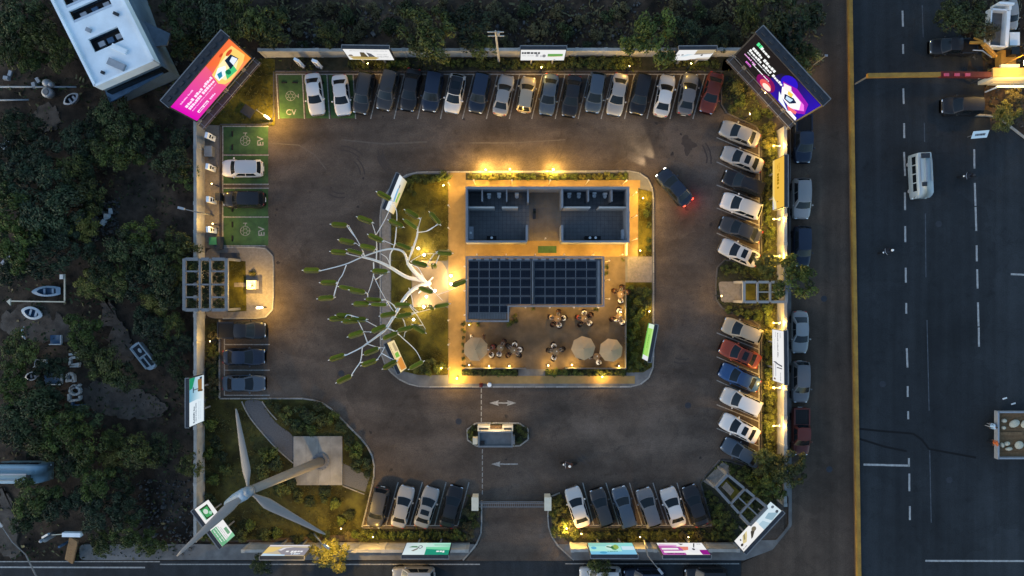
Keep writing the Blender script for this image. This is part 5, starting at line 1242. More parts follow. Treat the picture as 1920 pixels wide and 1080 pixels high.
# gatehouse, gate
def booth():
    c = G(930, 818); t = thing('gatehouse', 'small flat-roofed gatehouse on the oval island', 'building', (c.x, c.y, .12)); h = 2.7
    def Q(x, y, z): return rel(c, x, y, z)
    a, b = Q(898, 836, h), Q(960, 809, h); w, d = b[0] - a[0], b[1] - a[1]; cx, cy = (a[0] + b[0]) / 2, (a[1] + b[1]) / 2
    mb = MB(); mb.box(cx, cy, 0, w - .3, d - .3, h - .12); part('wall', mb, M_CREAM, t)
    mb = MB(); mb.box(cx, cy, h - .12, w, d, .12); part('roof', mb, M_ROOFD, t)
    for (x, y, sx, sy) in ((cx, cy + d / 2, w + .16, .13), (cx, cy - d / 2, w + .16, .16), (cx - w / 2, cy, .13, d - .17), (cx + w / 2, cy, .13, d - .17)):
        mb = MB(); mb.box(x, y, h - .08, sx, sy, .32); part('parapet', mb, M_STEEL, t)
    for x0, x1 in ((896, 919), (942, 962)):
        p, q = Q(x0, 806, .5), Q(x1, 796, .5); mb = MB(); mb.box((p[0] + q[0]) / 2, (p[1] + q[1]) / 2, 0, q[0] - p[0], q[1] - p[1], 1.0); o_ = part('counter', mb, M_CREAM, t)
        mb = MB(); mb.box((p[0] + q[0]) / 2, (p[1] + q[1]) / 2 - .05, 1.0, q[0] - p[0] - .3, .22, .03); part('hatch', mb, M_DARK, o_)
    p = Q(930, 800, .2); mb = MB(); mb.box(p[0], p[1], 0, 1.2, .35, .5); mb.ball((p[0] + .2, p[1], .5), (.35, .14, .1)); part('bench', mb, M_WOOD, t)
    p = Q(891, 826, .8); mb = MB(); mb.box(p[0], p[1], 0, .5, .7, 1.0); part('meter_box', mb, M_CREAM, t)
    p = Q(963, 824, .8); mb = MB(); mb.box(p[0], p[1], 0, .25, .9, 1.1); part('downpipe_box', mb, M_STEEL, t)
    m = MB(); p = Q(905, 829, h); m.box(p[0], p[1], h, .4, .35, .2); part('roof_vent', m, M_BLACK, t)
    light(t, Q(930, 795, 2.4), 60, PALE, .2)
booth()
for (px, py, l) in ((891, 943, 'cream gate pillar on the turbine side of the entrance'), (1027, 943, 'cream gate pillar beside the lit corner')):
    g = G(px, py, 1.2); t = thing('gate_pillar', l, 'pillar', (g.x, g.y, 0), 0, None)
    m = MB(); m.box(0, 0, 0, .62, 1.3, 1.5); part('shaft', m, M_CREAM, t); m = MB(); m.box(0, 0, 1.5, .74, 1.42, .10); part('cap', m, M_CREAM, t)
g = G(899, 940); t = thing('sliding_gate', 'closed barred steel gate across the entrance drive', 'gate', (g.x, g.y, .03)); Lg = G(1019, 940).x - g.x
for y, nm in ((-.2, 'rail'), (.2, 'rail')):
    m = MB(); m.box(Lg / 2, y, 1.2, Lg, .07, .07); part(nm, m, M_STEEL, t)
m = MB(); m.box(Lg / 2, 0, .05, Lg, .10, .08); part('rail', m, M_STEEL, t)
for k in range(34):
    m = MB(); x = Lg / 33 * k
    m.bar((x, -.19, 1.22), (x, .19, 1.22), .05, .04); m.bar((x, 0, .1), (x, 0, 1.2), .03, .03); part('bar', m, M_STEEL, t)

# pergolas
def pergola(label, corners, xs, ys, h, m, skip=(), w=.20, extra=None, posts=((0, 0), (1, 0), (0, 1), (1, 1))):
    P0, P1, P2, P3 = [G(x, y, h) for x, y in corners]      # order: u=0,v=0 / u=1,v=0 / u=1,v=1 / u=0,v=1
    c = (P0 + P1 + P2 + P3) / 4; t = thing('pergola', label, 'pergola', (c.x, c.y, .1))
    def at(u, v): p = P0.lerp(P1, u).lerp(P3.lerp(P2, u), v); return Vector((p.x - c.x, p.y - c.y, h))
    for i, u in enumerate(xs):
        mb = MB(); edge = i in (0, len(xs) - 1); mb.bar(at(u, -.01), at(u, 1.01), w * (1.35 if edge else .85), .30); part('beam', mb, m, t)
    for j, v in enumerate(ys):
        edge = j in (0, len(ys) - 1)
        for i in range(len(xs) - 1):
            if (i, j) in skip: continue
            a, b = at(xs[i], v), at(xs[i + 1], v); d = (b - a).normalized() * (w * .66)
            mb = MB(); mb.bar(a + d, b - d, w * (1.35 if edge else .7), .26); part('cross_beam', mb, m, t)
    for u, v in posts:
        p = at(u, v); mb = MB(); mb.box(p.x, p.y, 0, .26, .26, h - .16); part('post', mb, m, t)
    return t
pergola('grey-blue lattice pergola straddling the wall beside the lamp island', [(347, 581), (426, 581), (426, 486), (347, 486)], [0, .37, .62, 1], [0, .25, .5, .76, 1], 3.3, M_STEEL, skip=((1, 1), (1, 3)), w=.24)
pergola('small pale pergola over the roadside wall below the white sunroof car', [(1394, 566), (1473, 566), (1473, 529), (1394, 529)], [0, .32, .62, 1], [0, .5, 1], 3.0, mat('pergola_pale', (.27, .25, .23), .8, var=.15), skip=((0, 1),), w=.20)
mb = MB(); pp = P([(1392, 533), (1414, 533), (1414, 562), (1392, 562)]); mb.prism(pp, 0, .3); struct('lawn', mb, M_LAWN)
pergola('diagonal grey pergola behind the split white billboard', [(1341, 913), (1405, 984), (1437, 950), (1363, 889)], [0, .44, .70, 1], [0, .5, 1], 3.0, M_STEEL, skip=((0, 1),), w=.20)
mb = MB(); pp = P([(1350, 908), (1361, 897), (1386, 921), (1372, 935)]); mb.prism(pp, 0, .3); struct('lawn', mb, M_LAWN)
flat('paved_pad', [(1352, 912), (1360, 902), (1375, 918), (1368, 928)], M_STAMP, .32)
# white-roofed building, upper left
def whitebldg():
    C_ = [(93, -40), (228, -40), (290, 115), (178, 163)]; h = 5.5
    c = G(200, 60, h); t = thing('white_building', 'white flat-roofed building with dark sunken roof wells', 'building', (c.x, c.y, 0))
    q = lambda x, y, z=h: rel(c, x, y, z)
    M_W = mat('roof_white', (.74, .78, .80), .6, var=.12, scale=.8, spots=.06)
    M_SIDE = mat('facade_blue', (.11, .16, .21), .6, var=.3, scale=.7)
    outer = [q(96, -60), (q(215, -60)), q(246, 25), q(289, 114), q(180, 162)]
    mb = MB(); mb.prism([p[:2] for p in outer], 0, h - 1.0); part('wall', mb, M_SIDE, t)
    # roof sheet with three openings, built as strips around the wells in a skewed (u, v) frame
    A, B, D = Vector(q(180, 162)), Vector(q(289, 114)), Vector(q(102, 6))
    def uv(u, v): p = A + (B - A) * u + (D - A) * v; return (p.x, p.y)
    def cell(u0, u1, v0, v1, z0=h - .25, z1=h, m=M_W, nm='roof_slab'):
        mb = MB(); mb.prism([uv(u0, v0), uv(u1, v0), uv(u1, v1), uv(u0, v1)], z0, z1); part(nm, mb, m, t)
    wells = [(.22, .72, .34, .50), (.14, .80, .72, .86), (.14, .80, .90, 1.04)]
    vs = [0, .34, .50, .72, .86, .90, 1.04, 1.35]
    for k in range(7):
        v0, v1 = vs[k], vs[k + 1]; wl = [w for w in wells if abs(w[2] - v0) < 1e-6]
        if wl:
            u0, u1 = wl[0][0], wl[0][1]; cell(0, u0, v0, v1); cell(u1, 1.0, v0, v1)
            cell(u0, u1, v0, v1, h - .9, h - .62, M_BLACK, 'well_floor')
            for s_ in range(3): 
                uu = u0 + (u1 - u0) * (.18 + .3 * s_); cell(uu, uu + .10, v0 + (v1 - v0) * .3, v0 + (v1 - v0) * .65, h - .62, h - .35, M_GREY if s_ != 1 else M_BLUE, 'roof_machine')
            if v0 > .6: cell(u0, u1, v0 + .005, v0 + .03, h - .62, h - .05, M_ALU, 'well_pipe')
        else: cell(0, 1.0, v0, v1)
    for (a, b) in (((0, 0), (1, 0)), ((0, 0), (0, 1.35)), ((1, 0), (1, 1.35))):
        p, r = uv(*a), uv(*b); mb = MB(); mb.bar((p[0], p[1], h - .38), (r[0], r[1], h - .38), .22, 1.26); part('parapet', mb, M_W, t)
    for u, v, sx, sy, m in ((.45, .12, 1.8, .7, M_GREY), (.30, .58, .5, .4, M_GREY), (.80, .62, .5, .3, M_DARK), (.60, .26, 1.6, .5, M_W), (.2, .1, .3, .3, M_DARK)):
        p = uv(u, v); mb = MB(); mb.box(p[0], p[1], h, sx, sy, .25, R(-24)); part('roof_box', mb, m, t)
    for k in range(6):
        p = Vector(uv(.1 + .16 * k, 0)); mb = MB(); mb.box(p.x + .06, p.y - .10, 2.6, 1.1, .12, 1.3, R(24)); part('window', mb, M_GLASS, t)
    a = [G(193, 160, 3)[:2], G(300, 118, 3)[:2], G(306, 138, 3)[:2], G(205, 192, 3)[:2]]; mb = MB(); mb.prism([(p[0] - c.x, p[1] - c.y) for p in a], 2.8, 3.0); part('canopy', mb, M_BLUE, t)
    a = [G(250, 30, 3)[:2], G(318, 62, 3)[:2], G(312, 84, 3)[:2], G(276, 88, 3)[:2]]; mb = MB(); mb.prism([(p[0] - c.x, p[1] - c.y) for p in a], 2.7, 2.9); part('side_roof', mb, mat('sheet_grey', (.13, .16, .19), .7, var=.3, scale=1.5), t)
whitebldg()
# barrier beam across the road and the lit kiosk
def gantry():
    z = 3.0; a, b, d = G(1626, 142, z), G(1762, 140, z), G(1856, 141, z); t = thing('height_barrier', 'yellow overhead beam with red end section across the road', 'barrier', (a.x, a.y, 0))
    o = Vector((a.x, a.y, 0))
    mb = MB(); mb.bar(a - o, Vector(b) - o, .42, .42); part('beam', mb, M_YEL, t)
    mb = MB(); mb.bar(Vector(b) - o, Vector(d) - o, .55, .5); part('red_section', mb, M_RED, t)
    for k, p in enumerate((a, d)):
        mb = MB(); mb.box(p.x - a.x + (.2 if not k else 0), p.y - a.y, 0, .14, .14, z - .1); part('post', mb, M_DARK if k else M_STEEL, t)
    for k in range(3):
        x = (Vector(b) - o).x + .5 + k * 1.1; mb = MB(); mb.box(x, (b.y - a.y) - .1, z + .25, .5, .3, .12); part('warning_light', mb, mat('pink_plastic', (.5, .06, .10), .4), t)
gantry()
def kiosk():
    c = G(1900, 140, 3.2); t = thing('kiosk', 'orange lit flat roof of a roadside kiosk with a long white beam', 'building', (c.x, c.y, 0)); h = 3.2
    a, b = rel(c, 1862, 144, h), rel(c, 1990, 127, h)
    mb = MB(); mb.box((a[0] + b[0]) / 2, (a[1] + b[1]) / 2, h - .2, b[0] - a[0], b[1] - a[1], .2); part('roof', mb, mat('roof_orange', (.60, .36, .12), .7, var=.12, scale=.8), t)
    mb = MB(); mb.box((a[0] + b[0]) / 2 + .2, (a[1] + b[1]) / 2, 0, b[0] - a[0] - .8, b[1] - a[1] - .2, h - .2); part('wall', mb, M_CREAM, t)
    p, q = rel(c, 1878, 125.5, h + .3), rel(c, 1912, 120.5, h + .3); mb = MB(); mb.box((p[0] + q[0]) / 2, (p[1] + q[1]) / 2, h, q[0] - p[0], .3, .3); part('sign_board', mb, M_CREAM, t)
    p, q = rel(c, 1868, 162.5, 2.2), rel(c, 1990, 162.5, 2.2); mb = MB(); mb.bar(p, q, .18, .22); part('long_beam', mb, M_WHITE, t)
    for x in (1872, 1915): p = rel(c, x, 162.5, 2.0); mb = MB(); mb.box(p[0], p[1], 0, .12, .12, 2.1); part('post', mb, M_WHITE, t)
    p = rel(c, 1890, 150, 0); mb = MB(); mb.box(p[0], p[1], 0, 4.6, 1.2, .9); part('counter', mb, M_CREAM, t)
    q = rel(c, 1893, 120, h); mb = MB(); mb.tube([(q[0], q[1] + .3, 0), (q[0], q[1] + .3, 5.2), (q[0], q[1] - .5, 5.5)], .06, 8); part('lamp_arm', mb, M_YEL, t)
    mb = MB(); mb.box(q[0], q[1] - .6, 5.35, .3, .5, .12); part('lamp_head', mb, M_GLOW, t)
    light(t, (q[0], q[1] - .6, 5.2), 170, WARM, .2); light(t, rel(c, 1892, 158, 2.9), 60, WARM, .15); light(t, rel(c, 1915, 160, 2.9), 60, WARM, .15)
kiosk()
mb = MB(); g = G(1838, 252, 1.0); t = thing('sign_board', 'small tilted white board with dark scrawl lying by the roadside kerb', 'sign', (g.x, g.y, 0), R(5))
m = MB(); m.add([(-.85, -.34, .75), (.85, -.34, .75), (.85, .34, 1.25), (-.85, .34, 1.25), (-.85, -.34, .70), (.85, -.34, .70), (.85, .34, 1.2), (-.85, .34, 1.2)], [(0, 1, 2, 3), (7, 6, 5, 4), (0, 4, 5, 1), (1, 5, 6, 2), (2, 6, 7, 3), (3, 7, 4, 0)]); part('board', m, mat('board_white', (.55, .64, .68), .5), t)
m = MB(); rnd = random.Random(4); x = -.55
while x < .5: w = rnd.uniform(.06, .14); m.add([(x, -.12, .925), (x + w, -.12, .925), (x + w, .08, 1.072), (x, .08, 1.072)], [(0, 1, 2, 3)]); x += w + .03
part('scrawl', m, M_DARK, t)
for x in (-.7, .7): m = MB(); m.box(x, 0, 0, .07, .07, .9); part('post', m, M_STEEL, t)
kerb(P([(1826, 216), (1862, 217), (1890, 235), (1925, 262), (1960, 285)]), stone=1.1, w=.22, h=.18)

# ================================================================== BILLBOARDS
def K(r, g, b): return lin((r, g, b))
def billboard(label, p1, p2, hb, ht, art, m=None, dep=.32, big=False, group='lit billboards facing the car park', name='billboard', cat='billboard'):
    A, B = G(*p1, hb), G(*p2, hb); d = (B - A); d.z = 0; L_ = d.length; Hh = ht - hb
    t = thing(name, label, cat, (A.x, A.y, 0), math.atan2(d.y, d.x), group); bd = .07 if not big else .16
    mb = MB(); mb.box(L_ / 2, dep / 2 + .01, hb - bd, L_ + 2 * bd, dep, Hh + 2 * bd); part('cabinet', mb, M_DARK, t)
    mb = MB(); mb.box(L_ / 2, dep + .07, ht + bd - .12, L_ + 2 * bd, .10, .14)
    for x in (-bd, L_ + bd): mb.box(x, dep / 2 + .04, ht + bd - .12, .07, dep + .06, .15)
    part('rim', mb, M_STEEL, t)
    n = 2 if L_ < 7 else 3
    for k in range(n):
        x = L_ * (k + .5) / n; mb = MB(); mb.box(x, dep * .6, 0, .16 if not big else .42, .16 if not big else .42, hb - bd); part('leg', mb, M_STEEL, t)
    if big:
        mb = MB(); mb.box(L_ / 2, -.55, hb - .55, L_ + .6, .75, .06); part('catwalk', mb, mat('catwalk_rust', (.12, .09, .07), .8, var=.4), t)
        for y in (-.92, -.20):
            mb = MB(); mb.bar((-.3, y, hb - .1), (L_ + .3, y, hb - .1), .06, .06); part('handrail', mb, M_STEEL, t)
        for k in range(7): mb = MB(); x = L_ * k / 6; mb.bar((x, -.95, hb - .5), (x, .1, hb - .5), .08, .10); mb.bar((x, -.92, hb - .5), (x, -.92, hb - .08), .05, .05); part('bracket', mb, M_STEEL, t)
        for k in range(9): mb = MB(); mb.box(L_ * (k + .5) / 9, dep * .55, ht + bd, .5, .3, .12); part('vent_box', mb, M_DARK, t)
    scr = MB(); scr.add([(0, -.003, hb), (L_, -.003, hb), (L_, -.003, ht), (0, -.003, ht)], [(0, 1, 2, 3)], 0, art[0]); 
    s_ = part('screen', scr, m or M_LIT, t)
    pr = MB(); y = -.006
    for a in art[1:]:
        k, c = a[0], a[-1]
        if k == 'r': u0, v0, u1, v1 = a[1:5]; pts = [(u0, v0), (u1, v0), (u1, v1), (u0, v1)]
        elif k == 'p': pts = a[1]
        elif k == 'e':
            cu, cv, ru, rv = a[1:5]; pts = [(cu + ru * math.cos(q * math.pi / 8), cv + rv * math.sin(q * math.pi / 8)) for q in range(16)]
        if k == 't':
            u0, u1, v, h, sd = a[1:6]; rnd = random.Random(sd); x = u0; wl = 0; cw = h * Hh / L_ * .55
            while x < u1:
                w = cw * rnd.uniform(.7, 1.1); hh = h * rnd.choice((1, 1, .72, .72, 1.1))
                pr.add([(x * L_, y, hb + v * Hh), ((x + w) * L_, y, hb + v * Hh), ((x + w) * L_, y, hb + (v + hh) * Hh), (x * L_, y, hb + (v + hh) * Hh)], [(0, 1, 2, 3)], 0, c)
                x += w * 1.22; wl += 1
                if wl > rnd.randint(3, 8): x += cw * .7; wl = 0
        else: pr.add([(u * L_, y, hb + v * Hh) for u, v in pts], [tuple(range(len(pts)))], 0, c)
        y -= .0025
    if len(art) > 1: part('print', pr, m or M_LIT, s_)['kind'] = 'stuff'
    return t
W_ = K(246, 246, 246); DK = K(60, 62, 68)
mg = K(214, 6, 178)
billboard('big magenta and orange lit screen at the corner by the charging bays', (369.5, 226.8), (470.6, 109), 3.0, 8.5,
 [[mg, K(240, 110, 70), K(240, 120, 60), mg],
  ('p', [(.55, 0), (1, 0), (1, 1), (.60, 1), (.58, .7), (.52, .45)], [K(240, 130, 110), K(244, 150, 60), K(238, 112, 64), K(236, 100, 60), K(236, 100, 90), K(220, 40, 150)]),
  ('p', [(.52, .30), (.56, .10), (.63, .02), (.72, .04), (.90, .12), (.98, .25), (.96, .80), (.84, .84), (.70, .72), (.56, .66)], K(250, 205, 110)),
  ('p', [(.60, .18), (.74, .10), (.88, .30), (.84, .72), (.70, .70), (.58, .52)], K(252, 232, 180)),
  ('p', [(.55, .34), (.66, .30), (.74, .52), (.66, .66), (.56, .55)], K(235, 245, 250)), ('p', [(.57, .38), (.62, .36), (.66, .5), (.60, .55)], K(40, 130, 160)),
  ('p', [(.62, .16), (.78, .10), (.80, .34), (.68, .40)], K(70, 190, 120)), ('e', .70, .30, .03, .10, K(20, 110, 80)), ('p', [(.74, .30), (.90, .34), (.88, .64), (.78, .66)], K(20, 40, 60)), ('p', [(.80, .32), (.89, .36), (.87, .56), (.81, .52)], K(225, 235, 250)),
  ('e', .88, .72, .05, .06, K(200, 70, 40)), ('e', .80, .86, .03, .04, K(200, 70, 40)),
  ('t', .08, .28, .80, .045, 1, K(250, 190, 240)), ('t', .08, .52, .58, .085, 2, K(255, 225, 250)), ('t', .08, .50, .45, .085, 3, K(255, 225, 250)), ('t', .08, .50, .36, .03, 4, K(250, 180, 240)), ('r', .10, .14, .28, .23, K(250, 235, 245)), ('t', .11, .27, .155, .05, 5, mg), ('t', .31, .40, .15, .06, 6, K(250, 200, 245))], M_LED, dep=1.0, big=True)
bk = K(34, 30, 30); pu = K(44, 22, 170)
billboard('big dark lit screen with purple artwork at the corner by the wide road', (1379.4, 103.9), (1491.5, 226), 3.0, 8.9,
 [bk, ('p', [(.42, 0), (1, 0), (1, 1), (.62, 1), (.48, .75)], [K(50, 20, 150), pu, pu, K(34, 26, 60), K(34, 28, 50)]),
  ('e', .46, .12, .13, .24, K(120, 20, 90)), ('e', .47, .08, .08, .14, K(225, 90, 90)), ('e', .50, .05, .06, .09, K(255, 225, 205)),
  ('e', .62, .72, .10, .24, K(46, 24, 190)), ('p', [(.56, .62), (.72, .80), (.92, .72), (.99, .40), (.9, .1), (.70, .25)], K(150, 30, 170)),
  ('p', [(.60, .52), (.74, .62), (.90, .60), (.96, .46), (.88, .22), (.74, .20)], K(235, 120, 225)), ('p', [(.60, .48), (.66, .62), (.86, .58), (.92, .36), (.84, .16), (.68, .22)], K(252, 246, 250)),
  ('p', [(.58, .60), (.66, .70), (.72, .56), (.64, .46)], K(240, 232, 228)), ('p', [(.68, .54), (.74, .58), (.76, .46), (.70, .44)], K(245, 205, 90)), ('p', [(.68, .38), (.78, .50), (.84, .46), (.80, .26), (.72, .24)], K(24, 34, 64)), ('p', [(.71, .38), (.79, .45), (.79, .31), (.73, .28)], K(190, 215, 240)),
  ('p', [(.80, .16), (.92, .26), (.94, .16), (.86, .06)], K(235, 110, 120)), ('p', [(.62, .30), (.70, .22), (.80, .10), (.88, .02), (.70, .06)], K(235, 245, 252)), ('p', [(.84, 0), (1, 0), (.98, .10), (.88, .12)], K(250, 248, 250)),
  ('t', .08, .13, .80, .10, 11, K(90, 225, 150)), ('t', .14, .26, .80, .085, 12, W_), ('t', .08, .42, .60, .085, 13, W_), ('t', .07, .58, .475, .085, 14, W_), ('t', .07, .42, .40, .03, 15, K(220, 220, 225)), ('t', .06, .22, .28, .05, 16, K(225, 160, 220)), ('t', .20, .46, .25, .03, 17, W_), ('r', .13, .12, .21, .18, K(225, 120, 220)), ('t', .14, .20, .13, .03, 18, bk)], M_LED, dep=.95, big=True)
billboard('white lit billboard with boat picture, first along the upper wall', (656, 111.5), (739, 112.5), 2.0, 5.15, [W_, ('p', [(.02, .32), (.10, .08), (.60, .06), (.70, .2), (.60, .32), (.30, .34)], K(190, 165, 100)), ('p', [(.30, .30), (.46, .25), (.42, .72), (.33, .74)], K(95, 85, 62)), ('p', [(.48, .30), (.62, .30), (.56, .60), (.47, .72)], K(90, 92, 98)), ('p', [(.02, .38), (.14, .36), (.12, .50), (.07, .50)], K(110, 90, 60)), ('p', [(.06, .03), (.60, .03), (.60, .08), (.06, .10)], K(235, 215, 160)), ('t', .12, .95, .84, .05, 21, K(175, 175, 180)), ('t', .68, .92, .50, .04, 22, K(160, 160, 165)), ('t', .66, .92, .34, .05, 23, K(150, 150, 155)), ('t', .72, .95, .22, .04, 24, K(190, 190, 190))])
billboard('white lit billboard with green stripe, second along the upper wall', (976, 113), (1057, 113), 2.0, 5.15, [W_, ('t', .02, .40, .62, .17, 31, K(70, 72, 78)), ('t', .04, .28, .42, .06, 32, K(190, 192, 196)), ('r', .34, .36, .40, .62, K(175, 176, 180)), ('e', .53, .44, .04, .14, K(140, 140, 145)), ('r', .44, .34, .48, .5, K(205, 206, 210)), ('r', .61, .40, .95, .64, K(112, 170, 90)), ('p', [(.61, .38), (.95, .44), (.95, .40), (.62, .34)], K(225, 205, 150)), ('t', .76, .80, .06, .05, 33, DK)])
billboard('torn white lit billboard with worn brown print, last along the upper wall', (1260, 113), (1326.6, 112.5), 2.0, 5.1, [W_, ('p', [(.50, .66), (1, .68), (1, 1), (.50, .98)], K(190, 172, 140)), ('p', [(.48, .55), (.98, .62), (.98, .66), (.52, .66)], K(120, 108, 92)), ('e', .72, .50, .03, .07, K(40, 38, 36)), ('p', [(.38, .0), (1, .04), (1, .14), (.50, .12)], K(120, 100, 82)), ('p', [(.60, .14), (1, .18), (1, .28), (.66, .24)], K(205, 190, 165)), ('p', [(.12, .30), (.30, .42), (.48, .60), (.30, .62)], K(205, 225, 235)), ('r', .04, .50, .11, .58, K(120, 126, 134)), ('r', .15, .50, .21, .60, K(105, 112, 120)), ('e', .02, .32, .02, .08, DK)])
billboard('yellow lit billboard beside the road wall', (1449, 302), (1449, 393.7), 2.0, 5.0, [K(248, 196, 78), ('r', 0, .0, 1, .16, K(252, 214, 120)), ('p', [(.70, 0), (1, 0), (1, .35), (.86, .30)], K(252, 236, 180)), ('p', [(.80, 0), (1, 0), (1, .16), (.9, .10)], K(200, 205, 222)), ('t', .10, .26, .55, .07, 41, K(206, 150, 40)), ('t', .30, .60, .40, .16, 42, K(170, 128, 26)), ('t', .12, .20, .42, .05, 43, K(200, 145, 40)), ('e', .86, .45, .012, .05, K(150, 120, 60))])
billboard('white lit billboard with fine dark text beside the road wall', (1448, 617.5), (1449, 713), 2.0, 5.0, [W_, ('t', .05, .14, .68, .05, 51, K(170, 170, 176)), ('t', .05, .52, .46, .07, 52, K(95, 96, 104)), ('t', .04, .13, .27, .05, 53, K(165, 165, 172)), ('t', .18, .38, .20, .04, 54, K(210, 210, 214)), ('p', [(.62, .05), (.66, .40), (.69, .86), (.66, .86), (.64, .5), (.61, .30)], K(80, 82, 92)), ('r', .71, .40, .73, .86, K(90, 92, 100)), ('r', .66, .06, .92, .12, K(205, 190, 170)), ('r', .64, .24, .90, .34, K(205, 206, 212)), ('e', .95, .2, .02, .10, K(130, 110, 90)), ('t', .80, .97, .70, .06, 55, K(150, 150, 156))])
billboard('teal and white lit billboard with product picture beside the dark wood wall', (382, 789), (382, 702.8), 2.0, 5.2, [K(226, 240, 250), ('p', [(.50, 0), (1, 0), (1, 1), (.50, 1), (.52, .5)], [K(235, 240, 244), K(220, 235, 244), K(120, 185, 215), K(110, 175, 205), K(190, 220, 235)]), ('p', [(.78, .80), (1, .62), (1, 1), (.76, 1)], K(36, 150, 110)), ('p', [(.70, .14), (.94, .14), (.94, .42), (.90, .44), (.70, .40)], K(150, 112, 66)), ('p', [(.94, .14), (.98, .12), (.98, .30), (.93, .30)], K(50, 70, 90)), ('p', [(.70, .08), (.72, .44), (.68, .44), (.66, .10)], K(110, 84, 52)), ('r', .73, .40, .75, .74, K(84, 92, 100)), ('r', .68, .72, .80, .78, K(40, 60, 80)), ('t', .04, .38, .66, .085, 61, K(66, 86, 104)), ('t', .06, .46, .54, .055, 62, K(90, 110, 130)), ('t', .08, .46, .36, .03, 63, K(170, 190, 205)), ('t', .08, .46, .26, .03, 64, K(180, 198, 210))])
billboard('white and green lit billboard under a blade of the wind turbine', (440, 1004), (390.5, 937), 2.0, 5.1, [W_, ('p', [(.66, .26), (.94, .22), (.94, .78), (.66, .80)], K(46, 70, 46)), ('p', [(.68, .36), (.90, .30), (.90, .74), (.70, .72)], K(70, 165, 100)), ('e', .82, .56, .06, .14, K(210, 225, 215)), ('e', .74, .36, .04, .10, K(160, 215, 185)), ('p', [(.66, .80), (.94, .78), (.94, .84), (.66, .86)], K(150, 220, 185)), ('r', 0, .60, .42, 1, K(110, 178, 136)), ('p', [(0, 0), (.1, 0), (.05, .6), (0, .6)], K(140, 205, 165)), ('t', .08, .40, .84, .05, 71, W_), ('t', .06, .42, .68, .06, 72, K(240, 245, 242)), ('t', .06, .40, .50, .05, 73, K(185, 192, 190)), ('t', .06, .36, .40, .05, 74, K(195, 200, 198)), ('r', .12, .12, .28, .32, K(120, 170, 135))])
billboard('lit billboard with a car poster beside the golden tree', (585, 1022), (507, 1022), 2.0, 4.9, [K(200, 186, 160), ('p', [(0, 0), (1, 0), (1, .12), (0, .12)], K(228, 222, 226)), ('p', [(.66, .22), (1, .20), (1, .80), (.78, .62)], K(235, 205, 130)), ('p', [(.0, .30), (.40, .22), (.66, .30), (.70, .55), (.50, .95), (0, .95)], K(150, 146, 156)), ('p', [(.45, .90), (.98, .80), (.98, 1), (.45, 1)], K(195, 222, 245)), ('t', .10, .48, .55, .17, 81, W_), ('t', .12, .32, .78, .10, 82, K(230, 245, 255)), ('p', [(.36, .22), (.62, .26), (.70, .5), (.62, .55), (.55, .32)], K(225, 222, 226))])
billboard('green and white lit billboard with a leaf-like ring by the entrance', (845.6, 1018), (763, 1018), 2.0, 5.2, [[K(170, 230, 205), K(215, 232, 238), K(225, 238, 240), K(60, 175, 140)], ('p', [(0, .55), (.52, .42), (.52, 1), (0, 1)], K(36, 148, 122)), ('p', [(0, .38), (.55, .36), (.52, .52), (0, .62)], K(120, 215, 170)), ('p', [(.54, .0), (1, 0), (1, 1), (.52, 1)], [K(205, 232, 222), K(190, 205, 215), K(225, 238, 244), K(214, 232, 238)]), ('e', .66, .36, .05, .14, K(110, 112, 118)), ('e', .66, .36, .03, .08, K(214, 234, 234)), ('p', [(.70, .42), (.84, .68), (.78, .72), (.70, .55)], K(128, 122, 116)), ('p', [(.70, .42), (.92, .40), (.84, .28), (.74, .28)], K(96, 140, 112)), ('t', .10, .28, .68, .15, 91, K(240, 248, 250)), ('r', .0, .06, .40, .14, K(170, 238, 214)), ('r', .0, .18, .36, .22, K(70, 150, 110))])
billboard('mint and blue lit billboard with small green emblem by the entrance', (1185, 1018), (1102, 1018), 2.0, 5.1, [[K(150, 225, 215), K(160, 215, 190), K(120, 195, 235), K(130, 195, 235)], ('r', .30, .30, 1, .74, K(175, 236, 222)), ('r', 0, .30, .28, .62, K(205, 232, 244)), ('e', .50, .42, .14, .24, K(205, 238, 225)), ('e', .45, .44, .07, .20, K(90, 150, 96)), ('e', .40, .36, .06, .20, K(150, 180, 90)), ('p', [(.46, .52), (.62, .38), (.60, .30), (.46, .40)], K(50, 100, 60)), ('t', .40, .62, .72, .07, 101, K(100, 160, 130)), ('e', .90, .46, .06, .12, K(95, 180, 215)), ('e', .72, .86, .08, .1, K(80, 165, 205))])
pk = K(186, 90, 172)
billboard('pink and white lit billboard with drawn figures', (1315.6, 1018), (1231, 1018), 2.0, 5.2, [W_, ('p', [(.52, .34), (1, .22), (1, 1), (.5, 1)], pk), ('r', .60, .44, .96, .58, W_), ('r', .50, .68, .95, .84, W_), ('p', [(.36, .34), (.56, .32), (.50, .66), (.40, .6)], K(232, 140, 120)), ('p', [(0, .60), (.18, .60), (.16, 1), (0, 1)], K(150, 30, 140)), ('e', .28, .62, .12, .24, K(238, 238, 242)), ('p', [(.20, .05), (.26, .40), (.24, .42), (.17, .05)], DK), ('p', [(.42, .10), (.54, .06), (.50, .22)], K(110, 110, 116)), ('e', .28, .56, .03, .08, K(60, 60, 66)), ('t', .55, .92, .88, .07, 111, K(90, 60, 90)), ('p', [(.6, .2), (.98, .14), (.98, .3), (.6, .32)], K(225, 170, 215)), ('t', .06, .16, .10, .06, 112, K(130, 140, 150))])
